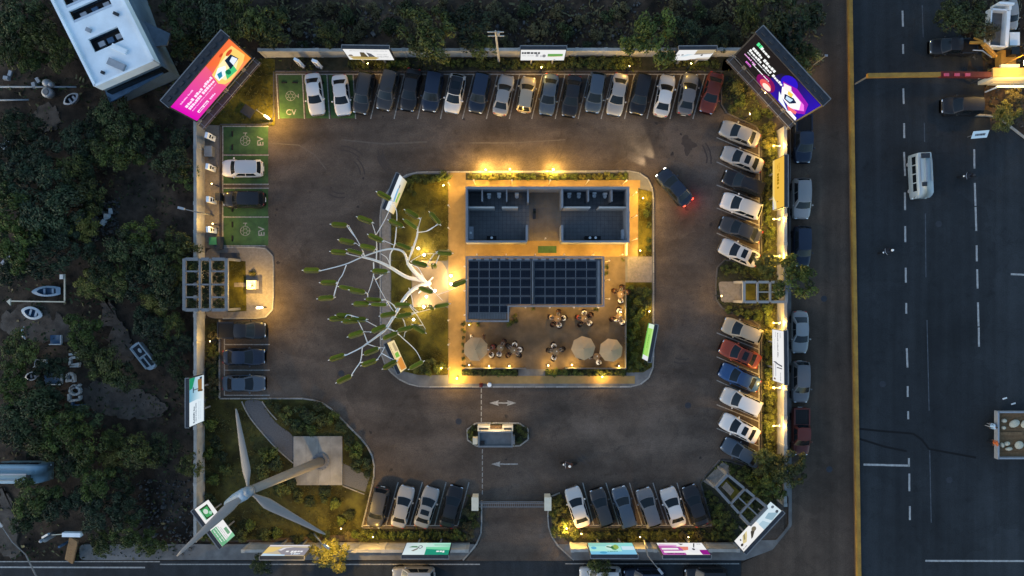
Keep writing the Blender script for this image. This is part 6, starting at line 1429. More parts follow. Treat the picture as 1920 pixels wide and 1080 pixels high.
billboard('split white and pale-blue lit billboard at the corner of the side road', (1445, 941), (1377, 1014.5), 2.0, 4.9, [W_, ('p', [(0, 0), (.46, 0), (.44, 1), (0, 1)], K(212, 232, 244)), ('p', [(.18, .42), (.30, .50), (.24, .98), (.06, .92)], K(150, 182, 200)), ('p', [(.36, .5), (.46, .48), (.46, 1), (.30, 1)], K(176, 205, 222)), ('e', .05, .36, .03, .10, K(100, 112, 124)), ('e', .06, .80, .03, .10, K(70, 80, 92)), ('p', [(.56, .36), (.66, .42), (.74, .80), (.70, .80), (.60, .6)], K(70, 66, 58)), ('e', .58, .44, .05, .16, K(120, 112, 96)), ('p', [(.70, .16), (.82, .20), (.92, .62), (.84, .70), (.76, .44)], K(222, 205, 150)), ('p', [(.76, .18), (.80, .2), (.86, .5), (.82, .5)], K(150, 140, 110)), ('e', .90, .30, .015, .07, K(60, 58, 52)), ('e', .94, .62, .03, .09, K(64, 60, 54)), ('t', .88, .97, .86, .05, 121, K(120, 120, 120))])
IG = 'small lit boards on the central island'
billboard('white and blue slanted lit board at the island corner above the wind tree', (738, 402), (763, 341), .9, 5.6, [[K(238, 205, 130), K(205, 190, 140), K(240, 246, 252), K(238, 246, 252)], ('r', 0, .66, 1, 1, K(232, 242, 250)), ('p', [(.30, .45), (.72, .52), (.66, .66), (.30, .62)], K(120, 185, 225)), ('p', [(.30, .22), (.62, .2), (.60, .36), (.34, .38)], K(150, 200, 90)), ('e', .74, .56, .06, .06, K(110, 130, 150))], group=IG)
billboard('small orange and white lit board at the island corner below the wind tree', (762.5, 690), (739, 637.5), .9, 4.9, [K(250, 226, 170), ('p', [(.02, .05), (.42, .05), (.38, .8), (.04, .8)], K(226, 150, 70)), ('p', [(.45, .2), (.62, .2), (.60, .7), (.46, .75)], K(130, 190, 80)), ('p', [(.64, .10), (.94, .2), (.92, .5), (.66, .5)], K(190, 170, 130)), ('t', .1, .9, .85, .06, 131, K(140, 110, 80))], group=IG)
billboard('slim green and white lit board at the road corner of the island', (1215.7, 606), (1203.4, 671.5), .9, 4.0, [K(168, 226, 110), ('r', 0, 0, 1, .16, K(118, 190, 84)), ('r', 0, .16, .12, 1, K(225, 245, 225)), ('r', .88, .1, 1, 1, K(236, 238, 246)), ('r', .12, .82, .88, 1, K(196, 240, 160)), ('t', .3, .7, .45, .12, 141, K(120, 190, 80))], group=IG)

# ================================================================== WIND TREE (green vanes on white branches)
def wind_tree():
    base = G(800, 532); t = thing('wind_tree', 'white branching wind tree with many green vanes on the central island', 'wind turbine', (base.x, base.y, .15))
    q = lambda p: Vector(rel(base, *p))
    SAMP = []
    def limb(pts, r0, r1, nm='branch'):
        pp = [q(p) for p in pts]; out = [pp[0]]
        for i in range(len(pp) - 1):        # smoothed path
            a = pp[i - 1] if i else pp[i]; b, c_ = pp[i], pp[i + 1]; d = pp[i + 2] if i + 2 < len(pp) else c_
            for k in range(1, 6):
                s_ = k / 5; out.append(.5 * ((2 * b) + (c_ - a) * s_ + (2 * a - 5 * b + 4 * c_ - d) * s_ ** 2 + (3 * b - a - 3 * c_ + d) * s_ ** 3))
        SAMP.extend(out); n = len(out); m = MB(); m.tube(out, [(.62 if nm == 'branch' else .70) * (r0 + (r1 - r0) * i / (n - 1)) for i in range(n)], 8); return part(nm, m, M_WTREE, t, True)
    limb([(800, 532, 0), (790, 522, 1.5), (776, 508, 3.2), (765, 494, 4.4)], .42, .24, 'trunk')
    limb([(806, 531, 0), (788, 536, 1.4), (772, 545, 2.8), (757, 562, 4.0), (745, 583, 5.0), (725, 615, 5.8), (712, 627, 6.2), (690, 643, 6.6), (677, 652, 6.9), (647, 667, 7.2)], .36, .07, 'trunk')
    limb([(796, 528, 0), (784, 524, 1.6), (762, 519, 3.2), (730, 500, 4.8), (706, 489, 5.8), (680, 482, 6.4)], .34, .14, 'trunk')
    for g_ in ((812, 520), (812, 545), (785, 550), (790, 512)): limb([(g_[0], g_[1], 0.02), (800, 531, .3), (794, 527, 1.1)], .10, .20, 'root_flare')
    for pts, r0, r1 in [
     ([(765, 494, 4.4), (758, 474, 5.3), (740, 467, 5.9), (715, 470, 6.3), (680, 482, 6.8), (647, 496, 7.1), (601, 508, 7.4)], .20, .06),
     ([(765, 494, 4.4), (768, 484, 5.2), (781, 446, 6.4), (783, 434, 6.7), (790, 408, 7.2)], .15, .05), ([(783, 436, 6.7), (805, 432, 7.0), (824, 417, 7.3)], .07, .04),
     ([(765, 490, 4.6), (775, 470, 5.4), (784, 440, 6.2), (783, 425, 6.6)], .08, .04), ([(732, 500, 4.9), (732, 478, 5.5), (740, 460, 6.0), (744, 425, 6.8), (744, 397, 7.2), (737, 381, 7.4)], .12, .05),
     ([(740, 460, 6.0), (722, 452, 6.4), (712, 448, 6.6)], .06, .04), ([(733, 500, 4.9), (726, 484, 5.6), (715, 476, 6.0)], .06, .04), ([(706, 489, 5.8), (707, 462, 6.3), (704, 437, 6.7), (698, 419, 7.0)], .10, .04),
     ([(706, 440, 6.7), (718, 420, 7.0), (727, 402, 7.3), (733, 385, 7.4)], .07, .04), ([(684, 480, 6.5), (677, 462, 6.9), (655, 425, 7.4)], .10, .05), ([(677, 482, 6.6), (655, 477, 7.0), (648, 475, 7.2)], .07, .05), ([(677, 463, 6.9), (668, 456, 7.1)], .05, .04),
     ([(701, 492, 5.8), (701, 515, 6.2), (696, 535, 6.5), (690, 551, 6.8)], .10, .04), ([(701, 517, 6.2), (712, 540, 6.4), (724, 562, 6.8), (727, 566, 6.9)], .07, .04), ([(650, 497, 7.0), (643, 515, 7.2), (635, 528, 7.3), (627, 556, 7.5)], .08, .04),
     ([(690, 643, 6.6), (682, 622, 7.0), (672, 602, 7.3), (660, 592, 7.4), (652, 590, 7.5)], .09, .04), ([(712, 615, 6.4), (690, 603, 7.0), (676, 596, 7.3)], .07, .04), ([(683, 622, 7.0), (697, 622, 7.0)], .05, .04), ([(680, 651, 6.8), (677, 676, 7.2), (667, 692, 7.4), (660, 703, 7.5)], .09, .04),
     ([(690, 645, 6.6), (706, 650, 6.9), (720, 652, 7.0)], .07, .04), ([(722, 650, 7.0), (716, 662, 7.2), (707, 675, 7.4)], .06, .04), ([(725, 614, 5.8), (742, 622, 6.0), (757, 635, 6.3), (780, 657, 6.8), (792, 680, 7.2)], .11, .04), ([(750, 588, 4.9), (759, 605, 5.6), (760, 620, 6.0), (758, 632, 6.3)], .08, .04),
     ([(765, 494, 4.4), (785, 503, 5.0), (800, 532, 5.8), (815, 548, 6.2), (830, 563, 6.6)], .07, .04), ([(822, 552, 6.4), (845, 544, 6.7), (860, 537, 7.0)], .05, .03), ([(757, 588, 4.8), (780, 586, 5.5), (805, 580, 6.0), (834, 573, 6.5)], .06, .03),
     ([(762, 566, 4.2), (780, 588, 5.2), (790, 603, 5.8), (798, 617, 6.2)], .08, .04), ([(767, 540, 3.6), (773, 560, 4.4), (776, 580, 5.0)], .07, .04), ([(770, 490, 4.6), (795, 477, 5.6), (825, 476, 6.4)], .05, .03), ([(745, 582, 5), (736, 570, 5.6), (722, 562, 6.2), (712, 561, 6.5)], .09, .05)]:
        limb(pts, r0, r1)
    # vanes: two curved green blades round a cream core, leaning outwards
    def blade(sg):
        def f(u, v):
            z = u * 1.5 - .05; w = .20 * min(1, math.sin(math.pi * min(1, .06 + u * .9)) * 1.9) ** .6; a = math.pi * v
            return Vector((sg * w * 1.1 * math.sin(a), sg * w * .45 + w * math.cos(a), z))
        return f
    BL = []
    for sg in (1, -1):
        m = MB(); m.grid(blade(sg), 8, 7); m.grid(lambda u, v: blade(sg)(u, v) - Vector((sg * .012, 0, 0)), 8, 7, mi=1); BL.append(m.mesh('blade', [M_VANE, M_VANEI], True))
    m = MB(); m.tube([(0, 0, -.25), (0, 0, 1.6)], .035, 6); m.tube([(0, 0, -.1), (0, 0, .05)], .09, 8); ME = m.mesh('mast', M_WTREE, True)
    rnd = random.Random(5)
    V = [(584, 507, 0), (636, 422, 4), (684, 412, 20), (720, 367, 28), (650, 453, 12), (635, 473, 5), (665, 472, 15), (689, 464, 12), (704, 446, 25), (712, 509, 3), (616, 530, 0), (650, 540, 12), (670, 546, 10), (611, 559, -5), (772, 401, 30), (742, 419, 25), (769, 420, 35), (815, 409, 50), (786, 495, 15), (815, 499, 90), (862, 530, 160), (800, 544, -160), (835, 474, -175), (756, 462, 20),
         (677, 570, 0), (700, 562, 5), (710, 571, 2), (754, 572, 0), (727, 590, -10), (757, 592, -10), (632, 597, -4), (645, 592, 5), (657, 602, -5), (672, 599, 0), (667, 627, -18), (710, 617, -22), (731, 630, -22), (632, 670, -18), (696, 659, -22), (692, 680, -20), (731, 684, -30), (645, 711, -25), (787, 617, -150), (759, 617, -12), (780, 685, -28), (830, 572, 170), (810, 576, 90)]
    for i, (x, y, a) in enumerate(V):
        h = 7.3; c = Vector(G(x, y, h)) - base; ar = R(a)
        out = Vector((-math.cos(ar), math.sin(ar), 0))         # direction the tip points to (image left for a = 0)
        el = R(14 if a != 90 else 80); d = (out * math.cos(el) + Vector((0, 0, math.sin(el)))).normalized()
        rot = d.to_track_quat('Z', 'Y').to_matrix().to_4x4() @ Matrix.Rotation(rnd.uniform(0, 6.28) if False else R(90) + rnd.uniform(-.9, .9), 4, 'Z')
        p0 = c - d * .75; p0.z = min(c.z, 7.3) - .15; nb = min(SAMP, key=lambda w: (w - p0).length)
        if .12 < (nb - p0).length < 3.2:
            far = min(SAMP, key=lambda w: abs((w - p0).length - 1.6)) if (nb - p0).length < .5 and i % 2 else nb
            m = MB(); md_ = (far + p0) / 2 + Vector((0, 0, .12)); m.tube([far, md_, p0], [.05, .042, .035], 6); part('twig', m, M_WTREE, t, True)
        e = ob('vane', ME, t); p0 = c - d * .75; p0.z = min(c.z, 7.3) - .15
        e.matrix_local = Matrix.Translation(p0) @ rot
        for b_ in BL: ob('blade', b_, e)
wind_tree()
# ================================================================== WIND TURBINE
def turbine():
    base = G(603, 864); t = thing('wind_turbine', 'large white three-bladed wind turbine leaning over the garden', 'wind turbine', (base.x, base.y, .1)); q = lambda p: Vector(rel(base, *p))
    m = MB(); pp = P([(552, 817), (643, 817), (643, 908), (552, 908)]); m.prism([(p[0] - base.x, p[1] - base.y) for p in pp], -.1, .22); pl = part('plinth', m, M_PLINTH, t)
    m = MB()
    for x in (575, 598, 620): a, b = q((x, 819, .1)), q((x, 906, .1)); m.box(a.x, (a.y + b.y) / 2, .221, .03, abs(b.y - a.y), .004)
    part('joint', m, M_CONCD, pl)
    hub = q((467, 921, 16.5)); top = q((474, 917, 16.0))
    m = MB(); m.tube([(0, 0, .22), tuple(top * .5 + Vector((0, 0, .1))), tuple(top)], [.52, .46, .36], 20); part('tower', m, M_TURB, t, True)
    m = MB(); m.lathe([(.95, .22), (.95, .34), (.72, .34), (.72, .30)], 0, 0, 0, 24); fl = part('base_flange', m, M_STEEL, t)
    m = MB()
    for k in range(14): m.lathe([(.05, 0), (.05, .14)], .84 * math.cos(k * .4488), .84 * math.sin(k * .4488), .33, 6)
    part('bolt', m, M_STEEL, fl)
    na = q((427, 944, 15.0)); m = MB(); d = (na - hub).normalized(); m.tube([tuple(hub - d * .1), tuple(hub + d * .6), tuple(hub + d * 2.0), tuple(na)], [.42, .52, .50, .32], 14); part('nacelle', m, mat('nacelle_blue', (.22, .30, .38), .5, var=.2), t, True)
    m = MB(); u = Vector((.25, .12, .95)).normalized(); m.tube([tuple(hub - u * .3), tuple(hub + u * .1), tuple(hub + u * .45), tuple(hub + u * .62)], [.48, .46, .32, .10], 16); part('hub', m, mat('hub_blue', (.17, .20, .23), .45), t, True)
    for px, py, hz in ((443, 766, 16.4), (333, 1042, 16.2), (611, 1001, 16.8)):
        tip = q((px, py, hz)); d = (tip - hub); L_ = d.length; d.normalize(); x = d.cross(Vector((0, 0, 1))).normalized(); m = MB(); secs = []
        for k in range(15):
            s_ = k / 14; ch = 1.08 * (.22 + .62 * math.sin(min(1, s_ / .24) * math.pi / 2) ** 2) * (1 if s_ < .24 else 1 - .78 * ((s_ - .24) / .76)) if s_ < .995 else .12
            th = .20 * (1 - s_) + .03; c = hub + d * (.3 + s_ * (L_ - .3)); tw = R(24 * (1 - s_))
            sec = []
            for a in range(10):
                an = 2 * math.pi * a / 10; px_ = math.cos(an) * ch * .5 + ch * .12; pz_ = math.sin(an) * th * .5
                sec.append(c + x * (px_ * math.cos(tw) - pz_ * math.sin(tw)) + Vector((0, 0, 1)) * (px_ * math.sin(tw) + pz_ * math.cos(tw)))
            secs.append(sec + [sec[0]])
        loft(m, secs); part('blade', m, M_TURB, t, True)
turbine()

# ================================================================== LAMPS
def spot_lamp(px, py, label, power, colr=WARM, h=.55, head=.062, group=None, r=.055, kind='bollard'):
    g = G(px, py, h); t = thing('bollard_lamp' if kind == 'bollard' else 'floodlight', label, 'lamp', (g.x, g.y, .12), 0, group)
    m = MB(); m.tube([(0, 0, 0), (0, 0, h)], .05, 8); part('post', m, M_DARK, t)
    m = MB(); m.ball((0, 0, h + head * .8), (head, head, head * .8), 10, 6); part('lamp_head', m, M_GLOW if kind == 'bollard' else M_GLOWW, t, True)
    light(t, (0, 0, h + head * 2 + .08), power * random.uniform(.75, 1.25), colr, r)
for i, (x, y, w) in enumerate([(911, 319, 260), (956, 318, 200), (1037, 318, 320)]): spot_lamp(x, y, 'glowing kerb lamp beside the hedge of the open-topped block, %s from the wind tree' % nth(i), w, group='kerb lamps of the central island')
FL = [(796, 478, 90), (785, 466, 70), (795, 575, 90), (846, 517, 60), (846, 532, 64), (816, 545, 12), (776, 599, 36), (800, 556, 8)]
FN = ['white floodlight above the wind tree slab', 'white floodlight above the wind tree trunk fork', 'white floodlight below the wind tree slab', 'upper of two floodlights beside the solar roof', 'lower of two floodlights beside the solar roof', 'floodlight in the middle of the wind tree slab', 'dim floodlight on the lower lawn of the wind tree', 'small floodlight on the lower slab half']
for (x, y, w), l in zip(FL, FN): spot_lamp(x, y, l, w, (1, .70, .36),   .35, .14, 'floodlights round the wind tree', .10, 'flood')
for (x, y, w, l) in [(880, 684, 26, 'lamp at the terrace corner under the lone umbrella'), (917, 686, 45, 'brightest lamp on the terrace railing by the lone umbrella'), (955, 686, 40, 'lamp on the terrace railing below two dark-clothed guests'), (1028, 685, 40, 'lamp at the terrace opening facing the gatehouse'), (1072, 684, 42, 'lamp on the terrace railing beside the pair of umbrellas'), (1160, 686, 34, 'lamp in the terrace corner beside the green island board'),
    (1164, 585, 30, 'lamp at the terrace edge beside the planted bed'), (1217, 584, 22, 'small lamp in the bed above the green island board'), (857, 709, 120, 'white lamp at the path corner below the lone umbrella'), (1129, 706, 60, 'lamp lighting the hedge below the pair of umbrellas'), (1062, 990, 150, 'lamp lighting the yellow shrubs inside the gate'), (880, 609, 28, 'lamp beside the potted plants at the solar roof corner'), (1205, 372, 60, 'lamp on the narrow lawn beside the moving car'), (1200, 470, 34, 'lamp at the low end of the narrow lawn'), (832, 348, 55, 'lamp on the upper lawn by the paved path'), (828, 690, 30, 'lamp in the lower lawn by the path corner')]:
    spot_lamp(x, y, l, w, group='lamps of the central island')
for (x0, y0, x1, y1, n, w, l) in [(1022, 448, 1022, 420, 1, 22, 'added to brighten the entrance passage of the block'), (842, 345, 842, 470, 4, 24, 'along the upper paved path'), (872, 500, 872, 590, 3, 26, 'along the solar-roofed building wall'), (842, 600, 842, 690, 3, 22, 'along the lower paved path'), (890, 343, 1170, 343, 5, 210, 'along the back wall of the open-topped block'), (1188, 365, 1188, 450, 3, 210, 'along the road side of the open-topped block'), (895, 478, 1165, 478, 6, 75, 'along the courtyard between the two buildings'), (985, 576, 1120, 576, 4, 40, 'under the terrace eave of the solar roof'), (1138, 490, 1138, 560, 3, 120, 'on the narrow end of the solar-roofed building')]:  # the entrance passage lamp is an added, unseen source that brightens the passage
    for i in range(n):
        f = i / max(1, n - 1); g = G(x0 + (x1 - x0) * f, y0 + (y1 - y0) * f, 1.2); t = thing('wall_lamp', 'small wall lamp %s, %s of its line' % (l, nth(i)), 'lamp', (g.x, g.y, .13), 0, 'wall lamps of the central island')
        hz = 2.9 if w >= 100 else 2.0; m = MB(); m.box(0, 0, 0, .045, .045, hz - .05); part('bracket', m, M_CREAM, t); m = MB(); m.lathe([(.04, 1.95), (.095, 1.96), (.09, 2.0), (.02, 2.03)], 0, 0, hz - 2.0, 10); part('lamp_hood', m, M_CREAM, t)
        light(t, (0, 0, hz - .2), w * random.uniform(.65, 1.4), WARM, .09)
def post_lamp(px, py, label, h=2.6, power=150, tall=0, colr=WARM):
    g = G(px, py, .1); t = thing('post_lamp', label, 'lamp', (g.x, g.y, .1))
    m = MB(); m.tube([(0, 0, 0), (0, 0, h * .45)], .07, 8); part('post', m, M_DARK, t)
    m = MB(); m.tube([(0, 0, h * .45), (0, 0, h)], .10, 12); m.lathe([(.11, 0), (.04, .06)], 0, 0, h, 12); part('lamp_tube', m, M_GLOW, t)
    if tall: m = MB(); m.tube([(0, 0, h + .05), (0, 0, tall)], .045, 6); m.ball((0, 0, tall), .09); part('mast', m, M_STEEL, t)
    light(t, (.42, 0, h * .8), power, colr, .15)
post_lamp(511, 227, 'glowing post lamp at the corner between green bays and CV bay', 2.3, 330, 4.6)
post_lamp(499, 576, 'glowing white post lamp on the paved lamp island', 2.6, 210)
def street_lamp(base, elbow, head, label, h, power=0, colr=PALE, crook=True, cat='street lamp', name='street_lamp'):
    b = G(*base, 0); t = thing(name, label, cat, (b.x, b.y, 0)); e = Vector(rel(b, *elbow, h)); hd = Vector(rel(b, *head, h + .2))
    m = MB(); m.tube([(0, 0, 0), tuple(e * .5), tuple(e)], [.10, .08, .06], 8); part('pole', m, M_STEEL, t, True)
    m = MB(); m.tube([tuple(e), tuple(e.lerp(hd, .5) + Vector((0, 0, .25))), tuple(hd)], [.05, .045, .04], 8); part('arm', m, M_STEEL, t, True)
    m = MB(); d = (hd - e); d.z = 0; d.normalize(); m.bar(tuple(hd), tuple(hd + d * .7), .24, .10); part('lamp_head', m, M_GREY, t)
    if power: light(t, tuple(hd + d * .4 - Vector((0, 0, .25))), power, colr, .2)
street_lamp((400, 404), (362, 396), (346, 392), 'thin white lamp pole crossing the wall by the chargers', 5.0)
street_lamp((1206, 1006), (1215, 1042), (1234, 1066), 'curved lamp post above the dark parked car at the lower edge', 6.0)
street_lamp((78, 1100), (48, 1040), (4, 988), 'curved grey lamp post arching over the lower road corner', 6.5)
street_lamp((588, 1000), (600, 1014), (607, 1021), 'street lamp hidden behind the golden tree', 6.8, 900, WARM)
for i, y in enumerate((272, 410, 480, 606, 728, 800)):
    g = G(1459, y, 2.4); t = thing('wall_lamp', 'wall lamp on the road wall, %s below the dark screen' % nth(i), 'lamp', (g.x, g.y, 1.9), 0, 'lamps on the road wall')
    m = MB(); m.box(0, 0, 0, .5, .08, .08); m.box(-.3, 0, .02, .14, .2, .10); m.box(.3, 0, .02, .14, .2, .10); part('lamp_head', m, M_GREY, t); light(t, (-.55, 0, .3), 120, WARM, .06); light(t, (.6, 0, .3), 130, WARM, .06)
for i, (x, y, w) in enumerate([(690, 120, 14), (1015, 127, 40), (1180, 125, 30), (1295, 120, 14), (1090, 1000, 30), (1200, 1006, 22), (1290, 1006, 18), (700, 1006, 22), (640, 990, 26), (395, 640, 16), (1352, 555, 18), (400, 420, 24), (398, 345, 20), (470, 535, 60), (1434, 175, 40), (1405, 215, 26), (1512, 160, 25)]):
    spot_lamp(x, y, ['small garden lamp below the boat billboard', 'garden lamp below the green-stripe billboard', 'garden lamp below the big round tree at the torn billboard', 'garden lamp below the torn billboard', 'garden lamp near the mint billboard', 'garden lamp between mint and pink billboards', 'garden lamp above the pink billboard', 'garden lamp near the lower cars by the turbine', 'garden lamp at the edge of the turbine garden', 'garden lamp beside the black pickup', 'garden lamp on the pad of the small pergola', 'garden lamp beside the green waste bin', 'garden lamp between two white chargers', 'garden lamp beside the cream cabinet', 'garden lamp under the dark screen by the wall', 'garden lamp under the dark screen by the red car', 'lamp on the roadside behind the dark screen'][i], w * 2.4, h=1.7, head=.05, group='garden lamps along the car park edges')
light(thing('light_mast', 'slim light mast beside the tall trees by the side road', 'lamp', tuple(G(1525, 122))), (0, 0, 2.9), 120, (1, .92, .8), .07)
_t = [o for o in bpy.data.objects if o.name == 'light_mast'][0]; m = MB(); m.tube([(0, 0, 0), (0, 0, 3)], .06, 8); part('pole', m, M_STEEL, _t); m = MB(); m.box(0, 0, 3, .3, .2, .08); part('lamp_head', m, M_GREY, _t)
# utility pole
def upole(px, py, tx, ty, label):
    b = G(px, py); t = thing('utility_pole', label, 'pole', (b.x, b.y, 0)); e = Vector(rel(b, tx, ty, 8.5)); m = MB(); m.tube([(0, 0, 0), tuple(e)], [.13, .09], 8); part('pole', m, M_CONC, t)
    for k, f in enumerate((.97, .86)):
        m = MB(); p = e * f; m.bar((p.x - .8, p.y, p.z), (p.x + .8, p.y, p.z), .10, .10); part('crossarm', m, M_CONC, t)
    m = MB(); m.tube([tuple(e * .9 + Vector((.25, 0, 0))), tuple(e * .9 + Vector((.25, 0, .6)))], .14, 8); part('transformer', m, M_GREY, t)
upole(936, 118, 929, 58, 'grey utility pole with crossarms rising through the upper wall shrubs')

# chargers and cabinets
def charger(px, py, rz, label):
    g = G(px, py); t = thing('charger', label, 'charger', (g.x, g.y, .1), rz, 'white vehicle chargers')
    m = MB(); m.box(0, 0, 0, .45, .75, .08); part('foot', m, M_CONCD, t)
    m = MB(); m.box(0, 0, .08, .30, .62, 1.92, taper=.96); part('cabinet', m, M_WHITE, t); m = MB(); m.box(.155, 0, 1.25, .02, .36, .34); part('screen', m, M_GLASS, t)
    m = MB(); m.box(.16, 0, .75, .04, .22, .3); part('socket', m, M_DARK, t); m = MB(); m.tube([(.18, .1, .9), (.34, .16, .55), (.4, .2, .2), (.25, .28, .6), (.16, .27, 1.0)], .022, 6); part('cable', m, M_BLACK, t, True)
charger(403, 261, R(-14), 'white charger topmost beside the green bays'); charger(404, 318, R(-8), 'white charger beside the white car'); charger(405, 378, 0, 'white charger beside the black car in the green bays'); charger(405, 433, R(4), 'white charger beside the green waste bin')
charger(567, 124, R(-118), 'white charger on the upper wall nearest the magenta screen'); charger(600, 126, R(-112), 'white charger on the upper wall behind the first white saloon')
for px, py, sx, sy, h, mm, l, nm in [(400, 452, .75, .75, 1.0, M_GBIN, 'green waste bin beside the chargers', 'waste_bin'), (409, 455, .55, 1.3, .9, M_DARK, 'dark cabinet beside the green waste bin', 'cabinet'), (409, 369, .45, .8, .9, M_DARK, 'dark cabinet beside a white charger', 'cabinet'), (391, 284, .8, 1.1, .8, M_CONCD, 'grey plinth cabinet between the two upper chargers', 'cabinet'), (472, 534, .9, .9, .95, M_CREAM, 'bright cream square cabinet on the paved lamp island', 'cabinet'), (430, 479, 1.9, .5, .5, M_DARK, 'dark long box above the lattice pergola lawn', 'box'), (465, 209, 1.2, 1.0, .25, M_DARK, 'dark square hatch in the lawn below the magenta screen', 'hatch_cover')]:
    g = G(px, py, h); t = thing(nm, l, nm.replace('_', ' '), (g.x, g.y, .12), R(-35) if nm == 'hatch_cover' else 0); m = MB(); m.box(0, 0, 0, sx, sy, h, taper=.96); part('body', m, mm, t); m = MB(); m.box(0, 0, h, sx + .05, sy + .05, .05); part('lid', m, mm if mm is not M_CONCD else M_CONC, t)
m = MB(); a = P([(440, 530), (467, 530), (467, 538), (440, 538)]); m.prism(a, .1, .17); struct('paved_path', m, M_STAMP)
g = G(476, 512); t = thing('plant', 'small orange-lit plant beside the cream cabinet', 'plant', (g.x, g.y, .1)); o = ob('foliage', SHRUB['yel'][0], t); o.scale = (.42,) * 3; o = ob('stem', STEM, t); o.scale = (.3,) * 3

# ================================================================== TERRACE FURNITURE AND PEOPLE
m = MB(); m.lathe([(.36, .72), (.37, .75), (.36, .76)], 0, 0, 0, 18); TT = m.mesh('table_top', M_TABLE, True)
m = MB(); m.lathe([(.22, 0), (.22, .03), (.035, .05), (.03, .70)], 0, 0, 0, 12); TL = m.mesh('table_leg', M_DARK)
m = MB(); m.lathe([(.24, .43), (.27, .45), (.25, .48)], 0, 0, 0, 12); CS = m.mesh('seat', M_CHAIR)
m = MB(); m.add([(-.05 - .22 * math.cos(q), .26 * math.sin(q), z) for z in (.47, .88) for q in (-1.2, -.6, 0, .6, 1.2)] + [(-.05 - .26 * math.cos(q), .30 * math.sin(q), z) for z in (.47, .88) for q in (-1.2, -.6, 0, .6, 1.2)], [f for k in range(4) for f in ((k, k + 1, k + 6, k + 5), (k + 10, k + 15, k + 16, k + 11), (k + 5, k + 6, k + 16, k + 15))]); CB_ = m.mesh('backrest', M_CHAIR)
m = MB(); m.box(0, 0, 0, .035, .035, .43); CL = m.mesh('leg', M_DARK)
m = MB(); m.lathe([(.05, 0), (.06, .12), (.02, .16)], 0, 0, 0, 8); CUP = m.mesh('jug', M_WHITE)
TABLES = [(914, 656, 'under the edge of the lone umbrella', [(30, 'red'), (120, 'white'), (210, None), (310, 'white')]), (938, 652, 'between lone umbrella and the dark-clothed guests', [(60, 'brown'), (170, None), (260, 'white')]), (963, 657, 'of the dark-clothed guests by the terrace opening', [(10, 'white'), (80, 'white'), (140, 'black'), (220, 'brown'), (320, 'black')]),
 (1042, 659, 'beside the terrace opening with white-topped guests', [(20, 'black'), (110, 'white'), (170, 'black'), (250, 'white')]), (1045, 598, 'under the middle of the solar roof edge', [(80, 'brown'), (10, 'white'), (165, 'tan'), (230, 'brown'), (285, 'white')]), (1096, 598, 'near the solar roof corner', [(95, 'white'), (35, 'brown'), (165, 'red'), (230, 'black'), (320, 'white')]),
 (1093, 656, 'under the larger umbrella of the pair', [(120, 'white'), (60, 'brown'), (0, 'white'), (250, 'brown')]), (1145, 656, 'under the umbrella in the terrace corner', [(60, 'white'), (20, 'tan'), (200, 'white'), (250, 'white')]), (1118, 668, 'between the pair of umbrellas', [(20, 'white'), (180, 'grey'), (290, 'white')]), (1160, 594, 'at the terrace edge beside the bed', [(90, 'white'), (200, 'brown'), (300, 'white')]), (1163, 552, 'at the bed by the roof end', [(80, 'brown'), (150, 'brown'), (270, 'white'), (20, 'brown')])]
CN = dict(red='red', white='white', brown='brown', black='black', tan='tan', grey='grey', blue='blue')
for i, (px, py, l, seats) in enumerate(TABLES):
    g = G(px, py, .7); t = thing('table', 'round table %s' % l, 'table', (g.x, g.y, .145), 0, 'round terrace tables'); ob('table_top', TT, t); ob('table_leg', TL, t)
    tag(ob('jug', CUP, None, (g.x + .08, g.y + .05, .91)), 'small white jug on the round table %s' % l, 'jug')
    for k, (a, c_) in enumerate(seats):
        ar = R(a); x, y = g.x + .80 * math.cos(ar), g.y + .80 * math.sin(ar); rz = ar + math.pi
        sd = ['road', 'block-and-road', 'block', 'block-and-tree', 'wind tree', 'tree-and-gate', 'gate', 'gate-and-road'][int(((a + 22.5) % 360) // 45)]; w = 'chair on the %s side of table %s' % (sd, l.split(' with ')[0])
        ch = thing('chair', w, 'chair', (x, y, .145), rz, 'wooden terrace chairs'); ob('seat', CS, ch); ob('backrest', CB_, ch)
        for sx in (-.18, .18):
            for sy in (-.18, .18): ob('leg', CL, ch, (sx, sy, 0))
        if c_: person((x, y, .145), rz, 'sit', c_, 'person in %s, %s side of table %s' % (CN[c_], sd, l.split(' with ')[0]), 'guests at the terrace tables', trousers='black' if k % 2 else 'grey', scale=1.04)
for px, py, rz, l, s_ in [(884, 632, 20, 'person in white standing behind the lone umbrella', 'white'), (908, 631, 200, 'person in brown standing beside the lone umbrella', 'brown'), (1155, 601, 90, 'person in white standing at the terrace edge', 'white'), (1120, 678, 0, 'person in white standing by the railing between umbrellas', 'white')]:
    g = G(px, py, .9); person((g.x, g.y, .145), R(rz), 'stand', s_, l)
